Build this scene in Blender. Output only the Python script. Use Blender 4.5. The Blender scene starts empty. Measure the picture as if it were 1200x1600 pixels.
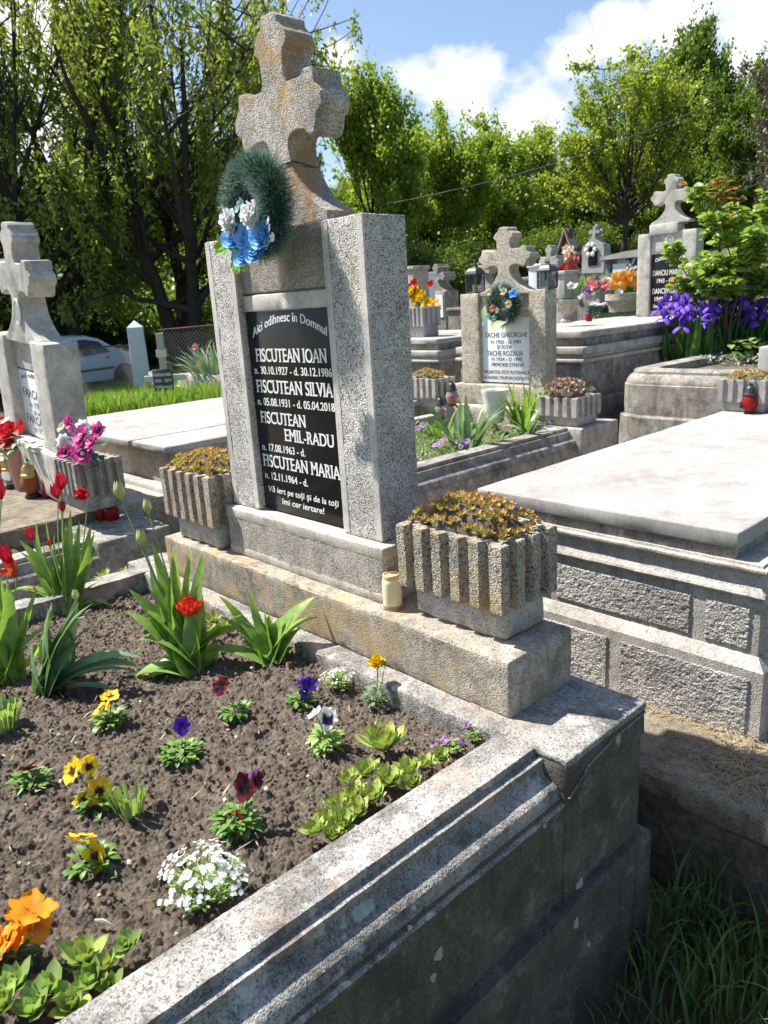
import bpy, bmesh, math, random
import numpy as np
from mathutils import Vector, Matrix, Euler
C = bpy.context.scene.collection
SC = bpy.context.scene
PI = math.pi
# ---------------------------------------------------------------- camera
cam_d = bpy.data.cameras.new('camera'); cam = bpy.data.objects.new('camera', cam_d); C.objects.link(cam)
RX = np.array([[0.68373682, -0.15399634, 0.71329453], [0.72726204, 0.22410499, -0.64874252], [-0.05994889, 0.96232118, 0.26522452]])
CAM = np.array([2.08, -1.509, 0.0]); FPX = 1187.15
M = Matrix.Identity(4)
for i in range(3):
    for j in range(3): M[i][j] = RX[i][j]
M.translation = Vector(CAM)
cam.matrix_world = M
cam_d.sensor_fit = 'HORIZONTAL'; cam_d.sensor_width = 36; cam_d.lens = 36 * FPX / 1200
cam_d.clip_start = .02; cam_d.clip_end = 900
cam_d.dof.use_dof = True; cam_d.dof.focus_distance = 2.3; cam_d.dof.aperture_fstop = 11
SC.camera = cam
# ---------------------------------------------------------------- sky, sun, exposure
SUN_TRAVEL = Vector((.100, .043, -.161)).normalized()
sun_pos = -SUN_TRAVEL
W = bpy.data.worlds.new('World'); SC.world = W; W.use_nodes = True
def world():
    nt = W.node_tree; nt.nodes.clear()
    out = nt.nodes.new('ShaderNodeOutputWorld'); bg = nt.nodes.new('ShaderNodeBackground')
    sky = nt.nodes.new('ShaderNodeTexSky'); sky.sky_type = 'NISHITA'; sky.sun_disc = False
    sky.sun_elevation = math.asin(sun_pos.z); sky.sun_rotation = math.atan2(sun_pos.x, sun_pos.y)
    sky.air_density = 1.0; sky.dust_density = 1.0; sky.ozone_density = 2.0
    bg.inputs['Strength'].default_value = .088
    tc = nt.nodes.new('ShaderNodeTexCoord')
    def math_(op, a, b=None, clamp=False):
        n = nt.nodes.new('ShaderNodeMath'); n.operation = op; n.use_clamp = clamp
        for k, v in enumerate((a, b)):
            if v is None: continue
            if isinstance(v, (int, float)): n.inputs[k].default_value = v
            else: nt.links.new(v, n.inputs[k])
        return n.outputs[0]
    # cumulus banks: soft patches of direction, broken up by noise
    acc = None
    for (d, size, amp) in CLOUDS:
        vm = nt.nodes.new('ShaderNodeVectorMath'); vm.operation = 'DISTANCE'
        nt.links.new(tc.outputs['Generated'], vm.inputs[0]); vm.inputs[1].default_value = d
        v = math_('MULTIPLY', math_('SUBTRACT', 1.0, math_('DIVIDE', vm.outputs['Value'], size)), amp)
        acc = v if acc is None else math_('MAXIMUM', acc, v)
    mp = nt.nodes.new('ShaderNodeMapping'); mp.inputs['Scale'].default_value = (1, 1, 1.5)
    nt.links.new(tc.outputs['Generated'], mp.inputs['Vector'])
    nz = nt.nodes.new('ShaderNodeTexNoise'); nz.inputs['Scale'].default_value = 11; nz.inputs['Detail'].default_value = 9; nz.inputs['Roughness'].default_value = .58
    nt.links.new(mp.outputs[0], nz.inputs['Vector'])
    dens = math_('ADD', acc, math_('MULTIPLY', math_('SUBTRACT', nz.outputs['Fac'], .5), 1.5))
    ramp = nt.nodes.new('ShaderNodeValToRGB'); ramp.color_ramp.elements[0].position = .22; ramp.color_ramp.elements[1].position = .52
    nt.links.new(dens, ramp.inputs['Fac'])
    nz2 = nt.nodes.new('ShaderNodeTexNoise'); nz2.inputs['Scale'].default_value = 7; nz2.inputs['Detail'].default_value = 6
    nt.links.new(tc.outputs['Generated'], nz2.inputs['Vector'])
    shade = nt.nodes.new('ShaderNodeMix'); shade.data_type = 'RGBA'
    shade.inputs[6].default_value = (4.4, 4.9, 5.7, 1); shade.inputs[7].default_value = (6.6, 6.6, 6.6, 1)
    rr = nt.nodes.new('ShaderNodeValToRGB'); rr.color_ramp.elements[0].position = .35; rr.color_ramp.elements[1].position = .62
    nt.links.new(math_('ADD', math_('MULTIPLY', dens, .35), math_('MULTIPLY', nz2.outputs['Fac'], .75)), rr.inputs['Fac'])
    nt.links.new(rr.outputs['Color'], shade.inputs[0])
    mx = nt.nodes.new('ShaderNodeMix'); mx.data_type = 'RGBA'
    nt.links.new(ramp.outputs['Color'], mx.inputs[0]); nt.links.new(sky.outputs[0], mx.inputs[6]); nt.links.new(shade.outputs[2], mx.inputs[7])
    nt.links.new(mx.outputs[2], bg.inputs['Color']); nt.links.new(bg.outputs[0], out.inputs['Surface'])
def ray(u, v):
    return RX @ np.array([(u - 600) / FPX, -(v - 800) / FPX, -1.])
def at(u, v, x=None, y=None, z=None):
    d = ray(u, v)
    t = (x - CAM[0]) / d[0] if x is not None else (y - CAM[1]) / d[1] if y is not None else (z - CAM[2]) / d[2]
    return CAM + t * d
def dirn(u, v):
    d = ray(u, v); d = d / np.linalg.norm(d); return tuple(d)
CLOUDS = [(dirn(720, 140), .075, .8), (dirn(650, 120), .04, .6), (dirn(830, 190), .075, .8), (dirn(900, 95), .06, .75), (dirn(975, 55), .06, .8),
          (dirn(1080, 20), .085, .9), (dirn(1200, -10), .13, 1.), (dirn(535, 85), .035, .7), (dirn(30, 40), .12, .9), (dirn(60, 250), .1, .8), (dirn(230, 320), .08, .8), (dirn(-300, 250), .4, .8), (dirn(1800, 100), .5, .8)]
world()
sl = bpy.data.lights.new('sun', 'SUN'); sl.energy = 5.0; sl.angle = math.radians(.53); sl.color = (1, .955, .89)
so = bpy.data.objects.new('sun', sl); C.objects.link(so)
so.rotation_mode = 'QUATERNION'; so.rotation_quaternion = SUN_TRAVEL.to_track_quat('-Z', 'Y'); so.location = (-6, -3, 14)
SC.view_settings.view_transform = 'Standard'; SC.view_settings.look = 'None'; SC.view_settings.exposure = 1.1; SC.view_settings.gamma = 1
SC.render.engine = 'CYCLES'
SC.cycles.max_bounces = 6; SC.cycles.transparent_max_bounces = 12
# ---------------------------------------------------------------- mesh helpers
def _hash(ix, iy, iz, s):
    h = (ix * 374761393 + iy * 668265263 + iz * 2147483647 + s * 974634211) & 0xffffffff
    h = ((h ^ (h >> 13)) * 1274126177) & 0xffffffff
    return ((h ^ (h >> 16)) & 0xffff) / 65535.0
def vnoise(P, sc=1., seed=0):
    P = np.asarray(P, float) * sc; I = np.floor(P).astype(np.int64); F = P - I; F = F * F * (3 - 2 * F); r = 0
    for a in (0, 1):
        for b in (0, 1):
            for c in (0, 1):
                w = (F[:, 0] if a else 1 - F[:, 0]) * (F[:, 1] if b else 1 - F[:, 1]) * (F[:, 2] if c else 1 - F[:, 2])
                r = r + w * _hash(I[:, 0] + a, I[:, 1] + b, I[:, 2] + c, seed)
    return r - .5
def V(*a): return np.array(a, float)
def nrm(v): v = np.asarray(v, float); return v / (np.linalg.norm(v) + 1e-12)
class MB:
    def __init__(s): s.v = []; s.f = []; s.t = []; s.m = []; s.mi = 0; s.n = 0
    def add(s, vs, fs, t=None):
        o = s.n; vs = np.asarray(vs, float).reshape(-1, 3); k = len(vs)
        s.v.append(vs); s.n += k
        s.t.append(np.zeros(k) if t is None else np.broadcast_to(np.asarray(t, float), (k,)))
        for f in fs: s.f.append(tuple(o + i for i in f)); s.m.append(s.mi)
        return s
    def addq(s, vs, F, t=None):                      # numpy faces
        o = s.n; vs = np.asarray(vs, float).reshape(-1, 3); k = len(vs); s.v.append(vs); s.n += k
        s.t.append(np.zeros(k) if t is None else np.broadcast_to(np.asarray(t, float), (k,)))
        s.f.extend(map(tuple, (np.asarray(F) + o).tolist())); s.m.extend([s.mi] * len(F)); return s
    def box(s, x0, x1, y0, y1, z0, z1):
        v = [(x, y, z) for x in (x0, x1) for y in (y0, y1) for z in (z0, z1)]
        return s.add(v, [(0, 1, 3, 2), (4, 6, 7, 5), (0, 4, 5, 1), (2, 3, 7, 6), (0, 2, 6, 4), (1, 5, 7, 3)])
    def rbox(s, x0, x1, y0, y1, z0, z1, r=.006, step=.04, amp=.0012, seed=1, taper=0., ns=25.):
        lo = V(x0, y0, z0); hi = V(x1, y1, z1); r = min(r, .45 * (hi - lo).min())
        ax = []
        for i in range(3):
            L = hi[i] - lo[i] - 2 * r; k = max(1, min(90, int(L / step)))
            ax.append(np.concatenate([[lo[i], lo[i] + .35 * r], np.linspace(lo[i] + r, hi[i] - r, k + 1), [hi[i] - .35 * r, hi[i]]]))
        for a in range(3):
            b, c = (a + 1) % 3, (a + 2) % 3
            B, D = np.meshgrid(ax[b], ax[c], indexing='ij'); nb, nc = B.shape
            for side in (0, 1):
                P = np.zeros((nb * nc, 3)); P[:, a] = hi[a] if side else lo[a]; P[:, b] = B.ravel(); P[:, c] = D.ravel()
                inn = np.clip(P, lo + r, hi - r); d = P - inn; l = np.linalg.norm(d, axis=1, keepdims=True) + 1e-9
                nn = d / l; P = inn + r * nn
                if amp:
                    P = P + nn * (amp * 2 * (vnoise(P, ns, seed) + .6 * vnoise(P, ns * 3.1, seed + 3)))[:, None]
                    edge = ((np.abs(d) > 1e-6).sum(1) > 1)
                    P = P - nn * (edge * amp * 4 * np.clip(vnoise(P, ns * 1.2, seed + 9) * 2, 0, 1))[:, None]
                if taper:
                    f = 1 - taper * (P[:, 2] - z0) / (z1 - z0); cx_, cy_ = (x0 + x1) / 2, (y0 + y1) / 2
                    P[:, 0] = cx_ + (P[:, 0] - cx_) * f; P[:, 1] = cy_ + (P[:, 1] - cy_) * f
                i, j = np.meshgrid(np.arange(nb - 1), np.arange(nc - 1), indexing='ij'); q = (i * nc + j).ravel()
                F = np.stack([q, q + nc, q + nc + 1, q + 1], 1)
                if not side: F = F[:, ::-1]
                s.addq(P, F)
        return s
    def prism(s, poly, axis, a0, a1, step=None, amp=0., seed=2, ns=25., caps=True, chamf=0.):
        """poly: list of 2D pts, axis 'x' -> (y,z), 'y' -> (x,z), 'z' -> (x,y); sweeps from a0 to a1"""
        poly = np.asarray(poly, float); n = len(poly)
        k = 1 if not step else max(1, int(abs(a1 - a0) / step)); A = np.linspace(a0, a1, k + 1)
        idx = {'x': (1, 2, 0), 'y': (0, 2, 1), 'z': (0, 1, 2)}[axis]; rows = []
        for a in A:
            P = np.zeros((n, 3)); P[:, idx[0]] = poly[:, 0]; P[:, idx[1]] = poly[:, 1]; P[:, idx[2]] = a; rows.append(P)
        P = np.concatenate(rows)
        if amp:
            P = P + amp * 2 * np.stack([vnoise(P, ns, seed + q) + .5 * vnoise(P, ns * 3.3, seed + q + 5) for q in range(3)], 1)
        fs = []
        for i in range(k):
            for j in range(n):
                a, b = i * n + j, i * n + (j + 1) % n; fs.append((a, b, b + n, a + n))
        if caps: fs.append(tuple(range(n))[::-1]); fs.append(tuple(k * n + q for q in range(n)))
        return s.add(P, fs)
    def lathe(s, prof, c=(0, 0, 0), n=20, axis=None, t=None, jit=0.):
        """prof: (r, z) pairs; optional axis direction"""
        vs = []; fs = []; k = len(prof); c = V(*c); A = nrm(axis) if axis is not None else V(0, 0, 1)
        a = V(1, 0, 0) if abs(A[0]) < .9 else V(0, 1, 0); u = nrm(np.cross(a, A)); w = np.cross(A, u); tt = []
        for i, (r, z) in enumerate(prof):
            for j in range(n):
                th = 2 * PI * j / n; vs.append(c + A * z + (u * math.cos(th) + w * math.sin(th)) * r)
                tt.append(i / (k - 1) if t is None else t)
        for i in range(k - 1):
            for j in range(n):
                b = i * n + j; d = i * n + (j + 1) % n; fs.append((b, d, d + n, b + n))
        if prof[0][0] > 1e-5: fs.append(tuple(range(n))[::-1])
        if prof[-1][0] > 1e-5: fs.append(tuple((k - 1) * n + j for j in range(n)))
        return s.add(vs, fs, tt)
    def tube(s, pts, rad, n=6, t=None, cap=True):
        pts = [np.asarray(p, float) for p in pts]; k = len(pts)
        if not hasattr(rad, '__len__'): rad = [rad] * k
        vs = []; fs = []; tt = []; u = None
        for i in range(k):
            d = nrm(pts[min(i + 1, k - 1)] - pts[max(i - 1, 0)])
            if u is None: u = nrm(np.cross(d, V(0, 0, 1) if abs(d[2]) < .9 else V(1, 0, 0)))
            u = nrm(u - d * (u @ d)); w = np.cross(d, u)
            for j in range(n):
                th = 2 * PI * j / n; vs.append(pts[i] + (u * math.cos(th) + w * math.sin(th)) * rad[i]); tt.append(i / (k - 1) if t is None else t)
        for i in range(k - 1):
            for j in range(n):
                b = i * n + j; d = i * n + (j + 1) % n; fs.append((b, d, d + n, b + n))
        if cap: fs.append(tuple(range(n))[::-1]); fs.append(tuple((k - 1) * n + j for j in range(n)))
        return s.add(vs, fs, tt)
    def ball(s, c, r, n=8, sq=(1, 1, 1), t=0., amp=0., seed=0):
        vs = []; fs = []; m = max(4, n // 2)
        for i in range(m + 1):
            ph = PI * i / m
            for j in range(n):
                th = 2 * PI * j / n; vs.append((math.sin(ph) * math.cos(th) * sq[0], math.sin(ph) * math.sin(th) * sq[1], -math.cos(ph) * sq[2]))
        vs = np.array(vs) * r + V(*c)
        if amp: vs = vs + (vs - V(*c)) * (amp * 2 * vnoise(vs, 1.2 / r, seed))[:, None]
        for i in range(m):
            for j in range(n):
                b = i * n + j; d = i * n + (j + 1) % n; fs.append((b, d, d + n, b + n))
        return s.add(vs, fs, t)
    def leaf(s, p, d, up, L, Wd, bend=.5, nseg=5, fold=.25, shape=.7, tip=1.0, twist=0., t0=0., t1=1., base_w=.25, curl=1.0):
        """one leaf blade: starts at p in direction d, arches away from up by bend rad"""
        p = np.asarray(p, float); d = nrm(d); side = np.cross(d, up)
        side = nrm(side) if np.linalg.norm(side) > 1e-6 else nrm(np.cross(d, V(1, .3, 0))); vs = []; tt = []; st = L / nseg
        for i in range(nseg + 1):
            q = i / nseg; w = Wd * max(base_w * (1 - q), math.sin(PI * min(1, q ** shape)) ** tip) * .5
            if i == nseg: w = Wd * .02
            nn = np.cross(side, d); vs += [p - side * w + nn * w * fold, p, p + side * w + nn * w * fold]; tt += [t0 + (t1 - t0) * q] * 3
            a = -bend / nseg * (.4 + 1.2 * q * curl); ca, sa = math.cos(a), math.sin(a)
            d = nrm(d * ca + np.cross(side, d) * sa); p = p + d * st
            if twist:
                ca, sa = math.cos(twist / nseg), math.sin(twist / nseg); side = nrm(side * ca + np.cross(d, side) * sa)
        fs = []
        for i in range(nseg):
            b = 3 * i; fs += [(b, b + 1, b + 4, b + 3), (b + 1, b + 2, b + 5, b + 4)]
        return s.add(vs, fs, tt)
    def petal(s, c, d, nor, L, Wd, cup=.3, n=5, m=5, ruff=0., rr=random, t0=0., t1=1., shape=.55, refl=0.):
        """rounded petal from c along d, face normal nor; cup lifts the rim"""
        c = np.asarray(c, float); d = nrm(d); nor = nrm(nor); side = nrm(np.cross(d, nor)); vs = []; tt = []; ph = rr.random() * 6
        for i in range(n + 1):
            q = i / n; w = Wd * .5 * max(.14, min(1, (q / shape) ** .75)) * (math.sqrt(1 - .78 * ((q - .6) / .4) ** 2) if q > .6 else 1)
            for j in range(m + 1):
                e = 2 * j / m - 1; LL = L * q * (1 - .2 * e * e * q)
                h = cup * L * q * q - refl * L * q ** 4 + .12 * cup * L * e * e + ruff * L * q * math.sin(ph + e * 5 + q * 2)
                vs.append(c + d * LL + side * w * e + nor * h); tt.append(t0 + (t1 - t0) * q)
        fs = [(i * (m + 1) + j, i * (m + 1) + j + 1, (i + 1) * (m + 1) + j + 1, (i + 1) * (m + 1) + j) for i in range(n) for j in range(m)]
        return s.add(vs, fs, tt)
    def mesh(s, name, mats, smooth=True, weld=False, angle=40):
        me = bpy.data.meshes.new(name); v = np.concatenate(s.v) if s.v else np.zeros((0, 3))
        me.from_pydata(v.tolist(), [], s.f)
        at_ = me.attributes.new('t', 'FLOAT', 'POINT'); at_.data.foreach_set('value', np.concatenate(s.t).astype(np.float32))
        for m_ in (mats if isinstance(mats, (list, tuple)) else [mats]): me.materials.append(m_)
        if max(s.m, default=0) > 0: me.polygons.foreach_set('material_index', np.array(s.m, np.int32))
        if weld:
            bm = bmesh.new(); bm.from_mesh(me); bmesh.ops.remove_doubles(bm, verts=bm.verts, dist=2e-5)
            bmesh.ops.recalc_face_normals(bm, faces=bm.faces); bm.to_mesh(me); bm.free()
        if smooth:
            me.shade_smooth()
            if angle < 180: me.set_sharp_from_angle(angle=math.radians(angle))
        me.update(); return me
    def build(s, name, mats, parent=None, smooth=True, weld=False, angle=40, local=False):
        if parent is not None and not local:
            loc = np.array(parent.matrix_basis.translation) if parent.parent is None else np.array(parent.parent.matrix_basis.translation)
            s.v = [q - loc for q in s.v]
        o = bpy.data.objects.new(name, s.mesh(name, mats, smooth, weld, angle)); C.objects.link(o)
        if parent is not None: o.parent = parent
        return o
def thing(name, label, cat, loc=(0, 0, 0), rz=0, group=None):
    o = bpy.data.objects.new(name, None); C.objects.link(o); o.empty_display_size = .05
    o.location = loc; o.rotation_euler = (0, 0, rz); return tag(o, label, cat, group)
def tag(o, label=None, cat=None, group=None, kind=None):
    if label: o['label'] = label
    if cat: o['category'] = cat
    if group: o['group'] = group
    if kind: o['kind'] = kind
    return o
def dup(o, loc=None, rz=None, sc=None, label=None, group=None, parent=None):
    c = o.copy(); C.objects.link(c)
    if parent is not None: c.parent = parent
    if loc is not None: c.location = loc
    if rz is not None: c.rotation_euler = (0, 0, rz)
    if sc is not None: c.scale = (sc,) * 3 if not hasattr(sc, '__len__') else sc
    if label: c['label'] = label
    if group: c['group'] = group
    for ch in o.children: dup(ch, parent=c)
    return c
def text_mesh(txt, size, width=None, align='CENTER', bold=0., depth=.0006, shear=0., space=1.):
    cu = bpy.data.curves.new('lettering', 'FONT'); cu.body = txt; cu.size = 1.; cu.align_x = align; cu.offset = bold / size; cu.extrude = depth / size; cu.shear = shear; cu.space_character = space
    ob = bpy.data.objects.new('lettering', cu); C.objects.link(ob)
    bpy.context.view_layer.update(); dg = bpy.context.evaluated_depsgraph_get()
    me = bpy.data.meshes.new_from_object(ob.evaluated_get(dg)); bpy.data.objects.remove(ob); bpy.data.curves.remove(cu)
    v = np.zeros(len(me.vertices) * 3); me.vertices.foreach_get('co', v); v = v.reshape(-1, 3) * size; f = [tuple(p.vertices) for p in me.polygons]
    bpy.data.meshes.remove(me)
    if width and len(v):
        w = v[:, 0].max() - v[:, 0].min(); k = width / w; v[:, 0] *= k
    return v, f
# ---------------------------------------------------------------- materials
class NT:
    def __init__(s, name):
        s.m = bpy.data.materials.new(name); s.m.use_nodes = True; s.nt = s.m.node_tree; s.nt.nodes.clear()
        s.out = s.nt.nodes.new('ShaderNodeOutputMaterial'); s.b = s.nt.nodes.new('ShaderNodeBsdfPrincipled'); s.nt.links.new(s.b.outputs[0], s.out.inputs[0])
        s.tc = s.nt.nodes.new('ShaderNodeTexCoord'); s.co = s.tc.outputs['Object']
    def L(s, v, sock):
        if isinstance(v, (int, float)): sock.default_value = v
        elif isinstance(v, tuple): sock.default_value = v if len(v) == 4 or sock.type == 'VECTOR' else (*v, 1)
        else: s.nt.links.new(v, sock)
    def node(s, t, **kw):
        n = s.nt.nodes.new(t)
        for k, v in kw.items():
            if k in n.inputs: s.L(v, n.inputs[k])
            else: setattr(n, k, v)
        return n
    def noise(s, sc, det=4, ro=.55, co=None, dist=0.):
        n = s.node('ShaderNodeTexNoise', Scale=sc, Detail=det, Roughness=ro, Distortion=dist); s.L(co or s.co, n.inputs['Vector']); return n.outputs['Fac']
    def vor(s, sc, feat='F1', co=None, out='Color', rnd=1.):
        n = s.node('ShaderNodeTexVoronoi', feature=feat, Scale=sc, Randomness=rnd); s.L(co or s.co, n.inputs['Vector']); return n.outputs[out]
    def ramp(s, f, els, interp='LINEAR'):
        n = s.nt.nodes.new('ShaderNodeValToRGB'); cr = n.color_ramp; cr.interpolation = interp
        while len(cr.elements) < len(els): cr.elements.new(.5)
        for e, (p, c) in zip(cr.elements, els):
            e.position = p; e.color = (c, c, c, 1) if isinstance(c, (int, float)) else (*c, 1)
        s.L(f, n.inputs[0]); return n.outputs[0]
    def mix(s, f, a, b, bl='MIX'):
        n = s.nt.nodes.new('ShaderNodeMix'); n.data_type = 'RGBA'; n.blend_type = bl; n.clamp_factor = True
        s.L(f, n.inputs[0]); s.L(a, n.inputs[6]); s.L(b, n.inputs[7]); return n.outputs[2]
    def math(s, op, a, b=0., clamp=False):
        n = s.nt.nodes.new('ShaderNodeMath'); n.operation = op; n.use_clamp = clamp; s.L(a, n.inputs[0]); s.L(b, n.inputs[1]); return n.outputs[0]
    def attr(s, nm='t'):
        return s.node('ShaderNodeAttribute', attribute_name=nm).outputs['Fac']
    def sep(s, c=None):
        n = s.nt.nodes.new('ShaderNodeSeparateXYZ'); s.L(c or s.co, n.inputs[0]); return n.outputs
    def bump(s, h, st=.5, dist=.002, nor=None):
        n = s.node('ShaderNodeBump', Strength=st, Distance=dist); s.L(h, n.inputs['Height'])
        if nor is not None: s.L(nor, n.inputs['Normal'])
        return n.outputs[0]
    def isl(s): return s.nt.nodes.new('ShaderNodeNewGeometry').outputs['Random Per Island']
    def done(s, col, rough=.8, nor=None, spec=.3, **kw):
        s.L(col, s.b.inputs['Base Color']); s.L(rough, s.b.inputs['Roughness']); s.b.inputs['Specular IOR Level'].default_value = spec
        if nor is not None: s.L(nor, s.b.inputs['Normal'])
        for k, v in kw.items(): s.L(v, s.b.inputs[k.replace('_', ' ')])
        return s.m
def stone(name, light=(.62, .6, .57), mid=(.4, .37, .33), dark=(.07, .066, .06), sc=150, contrast=1., lichen=.0, stain=.3, crust=.0, bump=.6, lcol=(.42, .24, .05), tone=1., mott=.7, warm=(1.03, 1., .95)):
    s = NT(name); warp = s.node('ShaderNodeVectorMath', operation='ADD')
    nz = s.node('ShaderNodeTexNoise', Scale=sc * .6, Detail=2.); s.L(s.co, nz.inputs['Vector']); sc_ = s.node('ShaderNodeVectorMath', operation='SCALE'); s.L(nz.outputs['Color'], sc_.inputs[0]); sc_.inputs['Scale'].default_value = .9 / sc
    s.L(s.co, warp.inputs[0]); s.L(sc_.outputs[0], warp.inputs[1]); co = warp.outputs[0]
    v = s.node('ShaderNodeTexVoronoi', Scale=float(sc)); s.L(co, v.inputs['Vector'])
    rnd = s.sep(v.outputs['Color'])[0]; c2 = [tuple(x * tone * w for x, w in zip(q, warm)) for q in (light, mid, dark)]
    avg = tuple(.62 * a + .25 * b + .13 * c for a, b, c in zip(*c2))
    sp = s.ramp(rnd, [(0, c2[2]), (.12, c2[2]), (.2, c2[1]), (.36, c2[1]), (.48, c2[0]), (1, tuple(min(.8, x * 1.12) for x in c2[0]))])
    col = s.mix(contrast, avg, sp)
    big = s.noise(3.5, 6, .6); col = s.mix(1., col, s.ramp(big, [(.3, .72), (.65, 1.08)]), 'MULTIPLY')
    fine = s.noise(420, 3, .7); col = s.mix(.8, col, s.ramp(fine, [(.3, .72), (.7, 1.15)]), 'MULTIPLY')
    patch = s.ramp(s.noise(11, 7, .68), [(.34, .62), (.5, 1.), (.66, 1.1)]); col = s.mix(mott, col, patch, 'MULTIPLY')
    if stain:
        st = s.ramp(s.noise(8, 9, .72), [(.48, 0), (.64, 1)]); z = s.node('ShaderNodeMapping'); z.inputs['Scale'].default_value = (22, 22, 2.2); s.L(s.co, z.inputs['Vector'])
        st2 = s.ramp(s.noise(1., 6, .6, z.outputs[0]), [(.5, 0), (.72, 1)])
        col = s.mix(s.math('MULTIPLY', s.math('MAXIMUM', st, st2), stain), col, (.055, .05, .042))
    if crust:
        cr = s.ramp(s.noise(14, 8, .75), [(.55, 0), (.62, 1)]); col = s.mix(s.math('MULTIPLY', cr, crust), col, (.62, .6, .56))
    if lichen:
        l1 = s.ramp(s.noise(6, 6, .62), [(.64 - .2 * min(1, lichen), 0), (.76 - .2 * min(1, lichen), 1)]); l2 = s.ramp(s.noise(75, 5, .7), [(.36, 0), (.5, 1)])
        lc = s.mix(s.noise(30, 3), lcol, (lcol[0] * 1.25, lcol[1] * 1.35, lcol[2] * 2.2))
        col = s.mix(s.math('MULTIPLY', s.math('MULTIPLY', l1, l2), lichen), col, lc)
    h = s.math('ADD', s.math('MULTIPLY', v.outputs['Distance'], -1.), s.math('MULTIPLY', rnd, .5))
    n1 = s.bump(h, bump, .9 / sc); n2 = s.bump(fine, .35, .001, n1)
    return s.done(col, .88, n2, .25)
ST_pillar = stone('washed_aggregate', light=(.8, .78, .75), mid=(.42, .39, .35), dark=(.055, .05, .045), sc=290, contrast=.82, lichen=.35, stain=.12, bump=1.)
ST_panel = stone('aggregate_panel', light=(.55, .53, .5), mid=(.34, .29, .23), dark=(.06, .055, .05), sc=300, contrast=.6, lichen=.5, stain=.25, bump=.8, lcol=(.33, .24, .1))
ST_cross = stone('cross_aggregate', light=(.64, .62, .59), mid=(.38, .35, .31), dark=(.06, .05, .045), sc=270, contrast=.65, lichen=.82, stain=.35, crust=.3, bump=.9, lcol=(.36, .2, .05))
ST_band = stone('smooth_cement', light=(.68, .66, .63), mid=(.6, .58, .55), dark=(.38, .36, .33), sc=260, contrast=.35, lichen=.05, stain=.12, bump=.2)
ST_border = stone('border_cement', light=(.58, .55, .5), mid=(.48, .44, .39), dark=(.22, .2, .17), sc=260, contrast=.45, lichen=.3, stain=.25, bump=.3)
ST_plinth = stone('plinth_cement', light=(.46, .42, .36), mid=(.34, .3, .24), dark=(.12, .1, .08), sc=260, contrast=.6, lichen=.8, stain=.6, mott=1., crust=.25, bump=.5, lcol=(.36, .24, .08))
ST_planter = stone('planter_aggregate', light=(.56, .52, .46), mid=(.38, .33, .26), dark=(.06, .055, .05), sc=240, contrast=.8, lichen=.9, stain=.3, bump=1., lcol=(.4, .27, .1))
ST_planter_b = stone('planter_body', light=(.56, .53, .5), mid=(.46, .43, .39), dark=(.2, .18, .16), sc=210, contrast=.6, lichen=.25, stain=.35, bump=.5)
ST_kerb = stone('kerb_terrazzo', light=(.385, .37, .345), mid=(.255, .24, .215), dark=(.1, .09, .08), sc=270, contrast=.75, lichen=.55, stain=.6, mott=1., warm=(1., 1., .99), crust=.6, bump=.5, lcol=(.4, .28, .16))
ST_kerbside_shaded = stone('kerb_side_shaded', light=(.15, .135, .115), mid=(.1, .09, .078), dark=(.035, .031, .027), sc=260, contrast=.5, lichen=.1, stain=.75, crust=.12, bump=.4)  # dirty kerb wall; base colours darkened further to paint in its shade
ST_white = stone('pale_terrazzo', light=(.42, .415, .41), mid=(.37, .365, .36), dark=(.24, .235, .23), sc=300, contrast=.4, lichen=.0, stain=.14, mott=.45, bump=.12)
ST_grey = stone('grey_cement', light=(.52, .5, .47), mid=(.42, .4, .37), dark=(.18, .17, .16), sc=230, contrast=.5, lichen=.12, stain=.35, crust=.3, bump=.4)
ST_dirty = stone('weathered_cement', light=(.4, .38, .35), mid=(.3, .28, .25), dark=(.1, .095, .09), sc=230, contrast=.5, lichen=.15, stain=.7, crust=.35, bump=.5)
ST_beige = stone('beige_aggregate', light=(.6, .56, .48), mid=(.46, .41, .33), dark=(.18, .16, .13), sc=150, contrast=.7, lichen=.3, stain=.2, bump=.7)
ST_path = stone('path_concrete', light=(.3, .26, .2), mid=(.22, .185, .14), dark=(.09, .075, .055), sc=230, contrast=.6, lichen=.3, stain=.65, mott=1., bump=.5, lcol=(.3, .24, .12))
def stucco(name, base, sc=130):
    s = NT(name); n = s.noise(sc, 3, .6); v = s.vor(sc * .8, out='Distance')
    col = s.mix(s.ramp(n, [(.36, 0), (.6, 1)]), tuple(x * .72 for x in base), base); st = s.ramp(s.noise(5, 7, .65), [(.45, 0), (.7, 1)])
    col = s.mix(s.math('MULTIPLY', st, .5), col, (.09, .08, .07)); z = s.sep()[2]
    return s.done(col, .9, s.bump(s.math('ADD', n, s.math('MULTIPLY', v, .8)), 1., .012), .2)
ST_stucco = stucco('roughcast_panel', (.6, .57, .53), 170)
ST_marble_g = None
def plain(name, col, rough=.5, spec=.4, var=.15, sc=30, bump=0., **kw):
    s = NT(name); n = s.noise(sc, 4); c = s.mix(n, tuple(x * (1 - var) for x in col), tuple(min(1, x * (1 + var)) for x in col))
    return s.done(c, rough, s.bump(s.noise(sc * 6, 3), bump, .002) if bump else None, spec, **kw)
def granite(name, col=(.012, .012, .013), rough=.12):
    s = NT(name); v = s.noise(900, 2, .6); c = s.mix(s.ramp(v, [(.62, 0), (.7, 1)]), col, tuple(x * 3 + .02 for x in col)); d = s.noise(6, 6)
    return s.done(c, s.ramp(d, [(.3, rough), (.8, rough + .12)]), None, .22)
GR_black = granite('black_granite'); GR_letter = plain('engraved_white', (.78, .77, .74), .6, var=.05)
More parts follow.
